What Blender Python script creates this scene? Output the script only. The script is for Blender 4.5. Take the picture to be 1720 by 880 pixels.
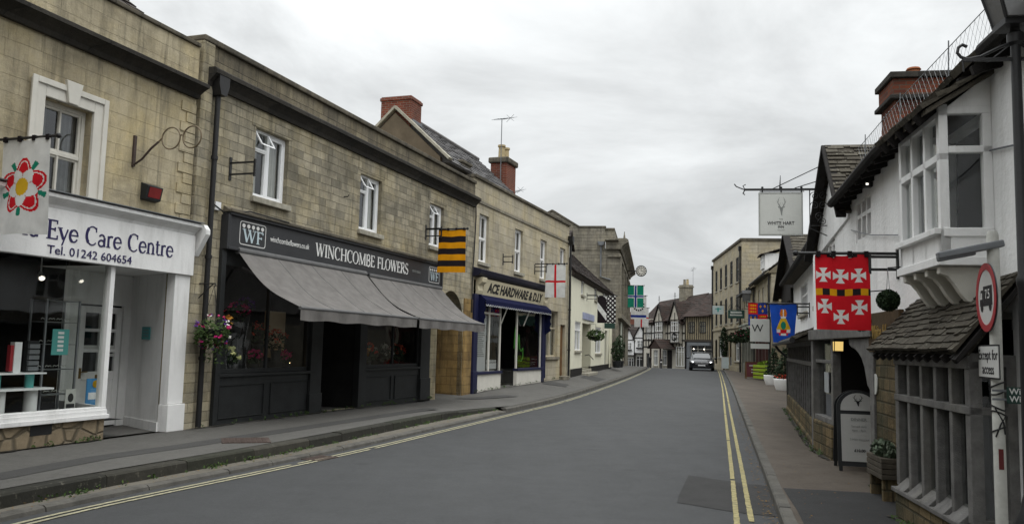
import bpy, bmesh, math, random
from mathutils import Vector, Matrix
R = random.Random(11)
SC = bpy.context.scene
for o in list(bpy.data.objects):
    bpy.data.objects.remove(o)

# ------------------------------------------------------------------ camera
EYE = 1.65
PITCH, ROLL = math.atan(.1), .025
cam_d = bpy.data.cameras.new('camera')
cam_d.sensor_width = 36
cam_d.lens = 36 * 1400 / 1720
cam_d.clip_end = 3000
cam = bpy.data.objects.new('camera', cam_d)
SC.collection.objects.link(cam)
cp, sp, cr, sr = math.cos(PITCH), math.sin(PITCH), math.cos(ROLL), math.sin(ROLL)
rt = Vector((cr, -sr * sp, sr * cp))
up = Vector((-sr, -cr * sp, cr * cp))
fw = Vector((0, cp, sp))
rt = Vector((cr, -sr * sp, sr * cp)); up = fw.cross(rt) * -1
m = Matrix((rt, up, -fw)).transposed().to_4x4()
m.translation = (0, 0, EYE)
cam.matrix_world = m
SC.camera = cam

# ------------------------------------------------------------------ sky and light
SUN_EL, SUN_AZ = math.radians(58), math.radians(150)
W = bpy.data.worlds.new('World')
SC.world = W
W.use_nodes = True
nt = W.node_tree
nt.nodes.clear()
def wn(t, **k):
    n = nt.nodes.new(t)
    for a, b in k.items():
        setattr(n, a, b)
    return n
wo = wn('ShaderNodeOutputWorld')
sky = wn('ShaderNodeTexSky', sky_type='NISHITA', sun_disc=False)
sky.sun_elevation = SUN_EL
sky.sun_rotation = SUN_AZ
bg1 = wn('ShaderNodeBackground'); bg1.inputs[1].default_value = .1
nt.links.new(sky.outputs[0], bg1.inputs[0])
tc = wn('ShaderNodeTexCoord')
sep = wn('ShaderNodeSeparateXYZ')
nt.links.new(tc.outputs['Generated'], sep.inputs[0])
def mth(op, a, b=None):
    n = wn('ShaderNodeMath', operation=op)
    for i, x in enumerate((a, b)):
        if x is None: continue
        if isinstance(x, (int, float)): n.inputs[i].default_value = x
        else: nt.links.new(x, n.inputs[i])
    return n.outputs[0]
z = mth('MAXIMUM', sep.outputs['Z'], 0.0)
# cloud layer projected on a plane overhead
den = mth('ADD', z, .30)
cx = mth('DIVIDE', sep.outputs['X'], den)
cy = mth('DIVIDE', sep.outputs['Y'], den)
cmb = wn('ShaderNodeCombineXYZ')
nt.links.new(cx, cmb.inputs[0]); nt.links.new(cy, cmb.inputs[1])
no1 = wn('ShaderNodeTexNoise'); no1.inputs['Scale'].default_value = 1.5; no1.inputs['Detail'].default_value = 7; no1.inputs['Roughness'].default_value = .58
no1.inputs['Distortion'].default_value = .5
nt.links.new(cmb.outputs[0], no1.inputs['Vector'])
lum = mth('ADD', mth('ADD', mth('MULTIPLY', z, .60), .52), mth('MULTIPLY', mth('POWER', z, 3.0), 1.9))
cl = mth('MULTIPLY', lum, mth('ADD', mth('MULTIPLY', no1.outputs[0], 1.55), .275))
colr = wn('ShaderNodeCombineColor')
nt.links.new(mth('MULTIPLY', cl, .975), colr.inputs[0]); nt.links.new(mth('MULTIPLY', cl, 1.0), colr.inputs[1]); nt.links.new(mth('MULTIPLY', cl, 1.005), colr.inputs[2])
bg2 = wn('ShaderNodeBackground'); bg2.inputs[1].default_value = 1.0
nt.links.new(colr.outputs[0], bg2.inputs[0])
mx = wn('ShaderNodeMixShader'); mx.inputs[0].default_value = .96
nt.links.new(bg1.outputs[0], mx.inputs[1]); nt.links.new(bg2.outputs[0], mx.inputs[2])
nt.links.new(mx.outputs[0], wo.inputs[0])

sd = bpy.data.lights.new('sun', 'SUN')
sd.energy = .9
sd.angle = math.radians(40)
sd.color = (1, .97, .92)
sun = bpy.data.objects.new('sun', sd)
SC.collection.objects.link(sun)
sdir = Vector((math.sin(SUN_AZ) * math.cos(SUN_EL), math.cos(SUN_AZ) * math.cos(SUN_EL), math.sin(SUN_EL)))
sun.rotation_euler = sdir.to_track_quat('Z', 'Y').to_euler()
sun.location = (0, 0, 40)

vs = SC.view_settings
vs.view_transform = 'Standard'; vs.look = 'None'; vs.gamma = 1; vs.exposure = 0.2
try: vs.use_curve_mapping = False
except Exception: pass
SC.render.engine = 'CYCLES'
SC.cycles.max_bounces = 8
SC.cycles.transparent_max_bounces = 12
SC.cycles.use_denoising = True

# ------------------------------------------------------------------ materials
MATS = {}
class NB:
    def __init__(s, name):
        s.m = bpy.data.materials.new(name); s.m.use_nodes = True
        s.t = s.m.node_tree; s.t.nodes.clear()
        s.out = s.n('ShaderNodeOutputMaterial')
        s.tc = s.n('ShaderNodeTexCoord')
        MATS[name] = s.m
    def n(s, t, ins=None, **k):
        n = s.t.nodes.new(t)
        for a, b in k.items(): setattr(n, a, b)
        for a, b in (ins or {}).items(): s.put(n.inputs[a], b)
        return n
    def put(s, sock, v):
        if isinstance(v, bpy.types.NodeSocket): s.t.links.new(v, sock)
        elif isinstance(v, tuple) and len(v) == 3 and sock.type == 'RGBA': sock.default_value = (*v, 1)
        else: sock.default_value = v
    def math(s, op, a, b=0.0, c=None):
        n = s.n('ShaderNodeMath', operation=op); s.put(n.inputs[0], a); s.put(n.inputs[1], b)
        if c is not None: s.put(n.inputs[2], c)
        return n.outputs[0]
    def noise(s, sc, det=4, rough=.55, vec=None, dist=0):
        n = s.n('ShaderNodeTexNoise', {'Scale': sc, 'Detail': det, 'Roughness': rough, 'Distortion': dist})
        s.t.links.new(vec if vec is not None else s.tc.outputs['Object'], n.inputs['Vector'])
        return n.outputs[0]
    def ramp(s, f, lo, hi):   # smooth 0..1 between lo and hi
        n = s.n('ShaderNodeMapRange', {'Value': f, 'From Min': lo, 'From Max': hi}); n.clamp = True
        return n.outputs[0]
    def mix(s, f, a, b, mode='MIX'):
        n = s.n('ShaderNodeMix', data_type='RGBA', blend_type=mode)
        s.put(n.inputs[0], f); s.put(n.inputs[6], a); s.put(n.inputs[7], b)
        return n.outputs[2]
    def uv(s, xs=1, zs=1):   # box-like mapping for upright faces: (x+y, z)
        sp_ = s.n('ShaderNodeSeparateXYZ'); s.t.links.new(s.tc.outputs['Object'], sp_.inputs[0])
        c = s.n('ShaderNodeCombineXYZ')
        s.put(c.inputs[0], s.math('MULTIPLY', s.math('ADD', sp_.outputs[0], sp_.outputs[1]), xs))
        s.put(c.inputs[1], s.math('MULTIPLY', sp_.outputs[2], zs))
        return c.outputs[0], sp_.outputs
    def bsdf(s, col, rough=.8, bump=None, bs=.3, bd=.02, metal=0, spec=.3, **k):
        b = s.n('ShaderNodeBsdfPrincipled', {'Base Color': col, 'Roughness': rough, 'Metallic': metal, 'Specular IOR Level': spec})
        if bump is not None:
            bn = s.n('ShaderNodeBump', {'Height': bump, 'Strength': bs, 'Distance': bd})
            s.t.links.new(bn.outputs[0], b.inputs['Normal'])
        for a, v in k.items(): s.put(b.inputs[a.replace('_', ' ')], v)
        s.t.links.new(b.outputs[0], s.out.inputs[0])
        return s.m

def mul(c, f): return tuple(min(1, x * f) for x in c)

def paint(name, col, rough=.6, var=.18, sc=3.0, spec=.3, bump=.15, metal=0, dirt=0.0):
    b = NB(name)
    n1 = b.noise(sc, 6, .65); n2 = b.noise(sc * 14, 3)
    c = b.mix(b.ramp(n1, .3, .72), mul(col, 1 - var), mul(col, 1 + var * .6))
    if dirt:
        sv = b.n('ShaderNodeMapping', {'Scale': (2.2, 2.2, .35)}); b.t.links.new(b.tc.outputs['Object'], sv.inputs[0])
        c = b.mix(b.math('MULTIPLY', b.ramp(b.noise(1.6, 6, .7, sv.outputs[0]), .5, .78), dirt), c, mul((.16, .15, .12), 1))
    return b.bsdf(c, b.math('ADD', b.math('MULTIPLY', n2, .2), rough - .1), n2, bump, .01, metal, spec)

def ashlar(name, c1, c2, mortar, bw=.55, bh=.24, stain=.35, stainc=(.06, .055, .05), yel=.5, mort=.008):
    b = NB(name)
    v, so = b.uv()
    wob = b.n('ShaderNodeVectorMath', operation='ADD')
    nz = b.n('ShaderNodeTexNoise', {'Scale': 1.1, 'Detail': 2}); b.t.links.new(b.tc.outputs['Object'], nz.inputs['Vector'])
    wsc = b.n('ShaderNodeVectorMath', operation='SCALE'); wsc.inputs['Scale'].default_value = .035
    b.t.links.new(nz.outputs['Color'], wsc.inputs[0])
    b.t.links.new(v, wob.inputs[0]); b.t.links.new(wsc.outputs[0], wob.inputs[1])
    br = b.n('ShaderNodeTexBrick', {'Color1': c1, 'Color2': c2, 'Mortar': mortar, 'Scale': 1.0, 'Mortar Size': mort, 'Mortar Smooth': .5, 'Bias': 0.0, 'Brick Width': bw, 'Row Height': bh})
    br.offset = .43; br.squash = .8; br.squash_frequency = 3
    b.t.links.new(wob.outputs[0], br.inputs['Vector'])
    # second course pattern: extra tint per large patch
    n1 = b.noise(.9, 6, .65); n2 = b.noise(7, 6, .75); n3 = b.noise(45, 4, .7); n5 = b.noise(.55, 8, .72, None, .6)
    c = b.mix(b.math('MULTIPLY', b.ramp(n1, .45, .7), yel), br.outputs['Color'], (c1[0] * 1.25, c1[1] * 1.12, c1[2] * .72))
    c = b.mix(b.math('MULTIPLY', b.ramp(n2, .35, .75), .45), c, mul(c2, .55))
    c = b.mix(b.math('MULTIPLY', b.ramp(n3, .52, .75), .4), c, mul(c1, 1.3))
    c = b.mix(b.math('MULTIPLY', b.ramp(n5, .50, .68), stain * 1.1), c, mul(c2, .42))
    c = b.mix(b.math('MULTIPLY', b.ramp(n5, .44, .30), .45), c, mul(c1, 1.25))
    # lichen and soot streaks running down
    mp = b.n('ShaderNodeMapping', {'Scale': (1.6, 1.6, .28)}); b.t.links.new(b.tc.outputs['Object'], mp.inputs[0])
    st = b.math('MULTIPLY', b.ramp(b.noise(1.5, 8, .72, mp.outputs[0]), .46, .72), stain)
    c = b.mix(st, c, stainc)
    mp2 = b.n('ShaderNodeMapping', {'Scale': (5.5, 5.5, .32)}); b.t.links.new(b.tc.outputs['Object'], mp2.inputs[0])
    c = b.mix(b.math('MULTIPLY', b.ramp(b.noise(1.0, 7, .7, mp2.outputs[0], .3), .53, .70), min(1, stain * 1.15)), c, mul(stainc, 1.1))
    h = b.math('ADD', b.math('MULTIPLY', br.outputs['Fac'], -.8), b.math('MULTIPLY', n2, .7))
    h = b.math('ADD', h, b.math('MULTIPLY', n3, .25))
    return b.bsdf(c, .92, h, .9, .028, 0, .15)

def rubble(name, c1, c2, c3, mortar, sc=4.0):
    b = NB(name)
    v, so = b.uv(1, 1.5)
    vo = b.n('ShaderNodeTexVoronoi', {'Scale': sc, 'Randomness': .85}); b.t.links.new(v, vo.inputs['Vector'])
    ve = b.n('ShaderNodeTexVoronoi', {'Scale': sc, 'Randomness': .85}, feature='DISTANCE_TO_EDGE'); b.t.links.new(v, ve.inputs['Vector'])
    sc_ = b.n('ShaderNodeSeparateColor'); b.t.links.new(vo.outputs['Color'], sc_.inputs[0])
    c = b.mix(sc_.outputs[0], c1, c2); c = b.mix(b.ramp(sc_.outputs[1], .6, .9), c, c3)
    n2 = b.noise(12, 6, .7)
    c = b.mix(b.math('MULTIPLY', b.ramp(n2, .4, .75), .5), c, mul(c2, .45))
    e = b.ramp(ve.outputs['Distance'], .02, .09)
    c = b.mix(e, mortar, c)
    h = b.math('ADD', b.math('MULTIPLY', e, .8), b.math('MULTIPLY', n2, .5))
    return b.bsdf(c, .93, h, .8, .03, 0, .15)

def brickm(name, c1=(.20, .055, .03), c2=(.14, .035, .022), mortar=(.2, .17, .14)):
    b = NB(name)
    v, so = b.uv()
    br = b.n('ShaderNodeTexBrick', {'Color1': c1, 'Color2': c2, 'Mortar': mortar, 'Scale': 1.0, 'Mortar Size': .007, 'Brick Width': .2, 'Row Height': .068})
    b.t.links.new(v, br.inputs['Vector'])
    n1 = b.noise(2.2, 6, .7)
    c = b.mix(b.math('MULTIPLY', b.ramp(n1, .42, .7), .6), br.outputs['Color'], (.05, .035, .03))
    return b.bsdf(c, .9, b.math('MULTIPLY', br.outputs['Fac'], -1), .5, .01, 0, .15)

def islandm(name, cols, rough=.9, nsc=7, lichen=0, lcol=(.30, .29, .24), bump=.4):
    b = NB(name)
    g = b.n('ShaderNodeNewGeometry')
    rr = b.n('ShaderNodeValToRGB'); b.t.links.new(g.outputs['Random Per Island'], rr.inputs[0])
    el = rr.color_ramp.elements
    while len(el) < len(cols): el.new(.5)
    for i, c in enumerate(cols):
        el[i].position = i / max(1, len(cols) - 1); el[i].color = (*c, 1)
    n = b.noise(nsc, 6, .7)
    c = b.mix(b.math('MULTIPLY', b.ramp(n, .35, .7), .5), rr.outputs[0], mul(cols[0], .55))
    if lichen:
        c = b.mix(b.math('MULTIPLY', b.ramp(b.noise(nsc * 1.7, 8, .75), .58, .66), lichen), c, lcol)
    return b.bsdf(c, rough, n, bump, .015, 0, .2)

def asphalt(name, col, crack=.5, blot=.35, sp=1.0, tint=None):
    b = NB(name)
    n1 = b.noise(.35, 6, .6); n2 = b.noise(2.3, 6, .7); n3 = b.noise(60, 3, .8); n4 = b.noise(190, 2, .8)
    c = b.mix(b.ramp(n1, .3, .7), mul(col, 1 - blot * .5), mul(col, 1 + blot * .5))
    c = b.mix(b.math('MULTIPLY', b.ramp(n2, .42, .75), blot), c, mul(tint or col, .62))
    c = b.mix(b.math('MULTIPLY', b.ramp(n3, .5, .8), .5 * sp), c, mul(col, 1.75))
    c = b.mix(b.math('MULTIPLY', b.ramp(n4, .52, .7), .5 * sp), c, mul(col, .45))
    n6 = b.noise(16, 4, .8)
    c = b.mix(b.math('MULTIPLY', b.ramp(n6, .5, .72), .45 * sp), c, mul(col, .62)); c = b.mix(b.math('MULTIPLY', b.ramp(n6, .46, .30), .4 * sp), c, mul(col, 1.45))
    rot = b.n('ShaderNodeMapping', {'Rotation': (0, 0, .235), 'Scale': (1.5, .05, 1)}); b.t.links.new(b.tc.outputs['Object'], rot.inputs[0])
    c = b.mix(b.math('MULTIPLY', b.ramp(b.noise(1.0, 4, .6, rot.outputs[0]), .45, .68), blot * .8), c, mul(col, 1.35))
    oil = b.n('ShaderNodeTexVoronoi', {'Scale': .8, 'Randomness': 1.0}); b.t.links.new(b.tc.outputs['Object'], oil.inputs['Vector'])
    c = b.mix(b.math('MULTIPLY', b.ramp(b.math('ADD', oil.outputs['Distance'], b.math('MULTIPLY', n6, .12)), .17, .09), .5), c, mul(col, .5))
    # fine cracks
    vo = b.n('ShaderNodeTexVoronoi', {'Scale': .55, 'Randomness': 1.0}, feature='DISTANCE_TO_EDGE')
    wv = b.n('ShaderNodeVectorMath', operation='ADD'); nn = b.n('ShaderNodeTexNoise', {'Scale': 1.3, 'Detail': 5, 'Roughness': .7}); b.t.links.new(b.tc.outputs['Object'], nn.inputs['Vector'])
    b.t.links.new(b.tc.outputs['Object'], wv.inputs[0]); b.t.links.new(nn.outputs['Color'], wv.inputs[1]); b.t.links.new(wv.outputs[0], vo.inputs['Vector'])
    ck = b.math('MULTIPLY', b.math('SUBTRACT', 1.0, b.ramp(vo.outputs['Distance'], .0, .012)), crack)
    c = b.mix(ck, c, mul(col, .4))
    h = b.math('ADD', b.math('MULTIPLY', n3, .7), n4)
    return b.bsdf(c, b.math('ADD', .72, b.math('MULTIPLY', n2, .2)), h, .35, .006, 0, .3)

def glassm(name, tint=.8, fres=1.5, base=.05, grime=.0):
    b = NB(name)
    ge = b.n('ShaderNodeNewGeometry'); dt = b.n('ShaderNodeVectorMath', operation='DOT_PRODUCT')
    b.t.links.new(ge.outputs['Normal'], dt.inputs[0]); b.t.links.new(ge.outputs['Incoming'], dt.inputs[1])
    f0 = ((fres - 1) / (fres + 1)) ** 2
    sch = b.math('ADD', b.math('MULTIPLY', b.math('POWER', b.math('SUBTRACT', 1.0, b.math('ABSOLUTE', dt.outputs['Value'])), 5.0), 1 - f0), f0)
    n = b.noise(2.5, 4)
    gl = b.n('ShaderNodeBsdfGlossy', {'Color': (.95, .97, 1), 'Roughness': .02})
    bp = b.n('ShaderNodeBump', {'Height': b.noise(1.1, 2), 'Strength': .12, 'Distance': .05}); b.t.links.new(bp.outputs[0], gl.inputs['Normal'])
    tr = b.n('ShaderNodeBsdfTransparent', {'Color': (tint, tint * 1.02, tint)})
    mxx = b.n('ShaderNodeMixShader')
    b.put(mxx.inputs[0], b.math('ADD', sch, base))
    b.t.links.new(tr.outputs[0], mxx.inputs[1]); b.t.links.new(gl.outputs[0], mxx.inputs[2])
    last = mxx.outputs[0]
    if grime:
        df = b.n('ShaderNodeBsdfDiffuse', {'Color': (.4, .4, .38)})
        m2 = b.n('ShaderNodeMixShader'); b.put(m2.inputs[0], b.math('MULTIPLY', b.ramp(n, .3, .8), grime))
        b.t.links.new(last, m2.inputs[1]); b.t.links.new(df.outputs[0], m2.inputs[2]); last = m2.outputs[0]
    b.t.links.new(last, b.out.inputs[0])
    return b.m

def emis(name, col, st):
    b = NB(name)
    e = b.n('ShaderNodeEmission', {'Color': col, 'Strength': st}); b.t.links.new(e.outputs[0], b.out.inputs[0])
    return b.m

def cloth(name, col, var=.12):
    b = NB(name)
    n = b.noise(5, 4); n2 = b.noise(160, 2)
    c = b.mix(b.ramp(n, .3, .7), mul(col, 1 - var), mul(col, 1 + var))
    mp = b.n('ShaderNodeMapping', {'Scale': (2.5, .8, .8)}); b.t.links.new(b.tc.outputs['Object'], mp.inputs[0])
    c = b.mix(b.math('MULTIPLY', b.ramp(b.noise(1.8, 7, .75, mp.outputs[0]), .52, .72), var * 3), c, mul(col, .5))
    bs_ = b.n('ShaderNodeBsdfPrincipled', {'Base Color': c, 'Roughness': .85, 'Specular IOR Level': .15})
    bn = b.n('ShaderNodeBump', {'Height': b.math('ADD', n2, b.math('MULTIPLY', b.noise(7, 3), 3.0)), 'Strength': .25, 'Distance': .01}); b.t.links.new(bn.outputs[0], bs_.inputs['Normal'])
    tl = b.n('ShaderNodeBsdfTranslucent', {'Color': c})
    m2 = b.n('ShaderNodeMixShader', {0: .3}); b.t.links.new(bs_.outputs[0], m2.inputs[1]); b.t.links.new(tl.outputs[0], m2.inputs[2])
    b.t.links.new(m2.outputs[0], b.out.inputs[0])
    return b.m

STONE = ashlar('honey_limestone', (.475, .425, .315), (.235, .215, .165), (.20, .18, .135), .42, .158, .6, (.075, .07, .055), mort=.006)
STONE_EYE = ashlar('pale_limestone', (.52, .455, .32), (.455, .395, .275), (.42, .365, .255), .62, .22, .62, (.11, .10, .072), yel=.6, mort=.003)
STONE_ACE = ashlar('warm_limestone', (.50, .45, .345), (.39, .35, .265), (.31, .27, .19), .7, .28, .34, (.11, .10, .075), mort=.004)
STONE_OCH = ashlar('ochre_limestone', (.36, .245, .10), (.20, .13, .055), (.17, .115, .055), .55, .24, .8, (.055, .045, .032), mort=.008)
STONE_GREY = ashlar('grey_limestone', (.30, .275, .22), (.20, .185, .15), (.16, .15, .12), .5, .22, .5, yel=.2)
STONE_FAR = ashlar('buff_limestone', (.44, .395, .30), (.37, .33, .245), (.31, .275, .205), .6, .3, .2, mort=.006)
SOOT = ashlar('weathered_coping', (.17, .15, .115), (.105, .095, .075), (.07, .065, .055), 1.1, .5, .7, (.035, .034, .032), yel=.15)
SOOT2 = ashlar('black_cornice_stone', (.06, .055, .047), (.035, .033, .03), (.03, .03, .03), 1.3, .5, .5, (.02, .02, .02), yel=.1)
PARAPET = ashlar('lichened_parapet', (.27, .235, .165), (.16, .14, .105), (.11, .10, .08), .7, .3, .75, (.05, .047, .04), yel=.25)
SILL = paint('stone_sill', (.36, .34, .28), .9, .35, 6, .1, .4, dirt=.4)
RUB = rubble('rubble_plinth', (.30, .24, .16), (.24, .19, .13), (.18, .155, .12), (.125, .105, .075), 3.3)
RUB2 = ashlar('mossy_plinth', (.21, .155, .085), (.085, .072, .046), (.075, .063, .042), .30, .14, 1.0, (.04, .045, .028), .5, .014)
BRICK = brickm('red_brick')
BRICK_DK = brickm('dark_brick', (.19, .05, .022), (.10, .03, .02), (.1, .08, .06))
SLATE = islandm('grey_slate', [(.10, .10, .105), (.15, .145, .145), (.125, .12, .12), (.18, .17, .165)], .75, 6)
SLATE_DK = islandm('dark_tile', [(.035, .03, .028), (.06, .048, .042), (.045, .036, .033)], .85, 5)
STILE = islandm('stone_slate', [(.045, .04, .032), (.085, .075, .058), (.06, .053, .042), (.11, .10, .08)], .95, 9, .7, (.26, .25, .20), .8)
TILE_RED = islandm('brown_plain_tile', [(.038, .028, .024), (.058, .038, .032), (.036, .03, .027), (.05, .038, .033)], .85, 5)
WHITE = paint('white_gloss_paint', (.80, .80, .79), .5, .08, 2, .35, .25, dirt=.35)
WRENDER = paint('white_limewash', (.83, .83, .82), .85, .07, 1.4, .15, .9, dirt=.30)
CREAM = paint('cream_render', (.74, .72, .58), .85, .08, 1.2, .15, .3, dirt=.15)
OFFW = paint('off_white_paint', (.62, .60, .54), .6, .1, 2, .3, .1, dirt=.2)
CREAMP = paint('cream_sign_paint', (.60, .54, .38), .5, .06, 2, .3)
CHAR = paint('charcoal_paint', (.022, .024, .025), .55, .35, 3, .3, .1)
CHAR2 = paint('charcoal_fascia', (.032, .033, .036), .5, .2, 2, .35, .06)
NAVY = paint('navy_paint', (.009, .011, .046), .45, .2, 3, .4)
NAVYC = cloth('navy_canvas', (.010, .013, .055))
GREYP = paint('grey_timber_paint', (.15, .146, .14), .75, .4, 7, .2, .7, dirt=.55)
BLACK = paint('black_iron', (.014, .014, .015), .5, .3, 8, .4, .2)
BTIMB = paint('black_timber', (.018, .016, .015), .8, .4, 5, .2, .5)
BROWNW = paint('brown_board', (.07, .045, .022), .8, .4, 5, .2, .5)
LEAD = paint('lead_grey', (.16, .17, .18), .6, .2, 5, .4)
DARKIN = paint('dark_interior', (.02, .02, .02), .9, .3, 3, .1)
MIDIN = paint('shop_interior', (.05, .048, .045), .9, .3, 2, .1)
CURT = paint('net_curtain', (.60, .60, .57), .95, .12, 6, .05, .3)
CURT2 = paint('grey_curtain', (.26, .27, .27), .95, .2, 9, .05, .3)
GLASS = glassm('window_glass', .8, 1.5, .06)
DGLASS = paint('dark_sash_glass', (.012, .013, .014), .22, .2, 2, .25, .02)
SHOPG = glassm('shop_glass', .93, 1.5, .015)
ACEG = glassm('shop_glass_dull', .7, 1.5, .06)
DOORB = paint('brown_door_paint', (.14, .07, .025), .6, .3, 4, .3)
TERRA = paint('terracotta', (.30, .11, .05), .9, .25, 6, .15)
BUFFPOT = paint('buff_chimney_pot', (.42, .34, .20), .9, .25, 5, .15)
GREYC = cloth('grey_canvas', (.215, .204, .194), .14)
AWNB = paint('awning_bar', (.12, .12, .12), .6, .2, 5)
PVC = paint('white_upvc', (.82, .83, .84), .35, .05, 2, .45, .04)
CONC = paint('concrete_kerb', (.105, .10, .09), .9, .35, 4, .15, .5, dirt=.4)
SIGNB = paint('pale_grey_sign', (.52, .53, .50), .5, .06, 3, .3)
DKGREEN = paint('dark_green_sign', (.012, .045, .035), .45, .2, 3, .4)
POLE = paint('weathered_white_pole', (.52, .52, .48), .6, .25, 7, .3, .15, dirt=.35)
REDP = paint('red_sign_paint', (.34, .022, .03), .45, .12, 4, .4)
GOLD = paint('gold_letter', (.30, .19, .04), .45, .2, 5, .5)
LETTER_W = paint('white_letter', (.72, .72, .70), .6, .05, 4, .2)
LETTER_B = paint('black_letter', (.02, .02, .022), .6, .1, 4, .2)
LETTER_N = paint('navy_letter', (.03, .025, .09), .6, .1, 4, .2)
LETTER_G = paint('grey_letter', (.20, .21, .20), .6, .1, 4, .2)
TEAL = paint('teal_card', (.10, .38, .36), .6, .08, 4)
BLUEC = paint('blue_card', (.05, .26, .55), .6, .1, 4)
LEAF = islandm('leaf_green', [(.03, .055, .015), (.05, .09, .02), (.04, .07, .02), (.08, .12, .03)], .7, 20)
LEAFD = islandm('dark_leaf', [(.012, .025, .010), (.02, .04, .015), (.03, .05, .02)], .7, 20)
LEAFG = islandm('grey_leaf', [(.10, .13, .09), (.07, .10, .06), (.15, .17, .13)], .8, 20)
PINKF = islandm('pink_petal', [(.55, .02, .13), (.45, .015, .18), (.65, .06, .15)], .6, 20)
REDF = islandm('red_petal', [(.62, .03, .02), (.68, .10, .03), (.42, .015, .03)], .6, 20)
WHTF = islandm('white_petal', [(.75, .75, .68), (.65, .62, .60)], .6, 20)
PURF = islandm('purple_petal', [(.12, .03, .28), (.08, .02, .16)], .6, 20)
ORGF = islandm('orange_petal', [(.62, .20, .02), (.55, .33, .04), (.5, .1, .02)], .6, 20)
YELF = islandm('cream_petal', [(.55, .55, .25), (.42, .48, .2)], .6, 20)

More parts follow.
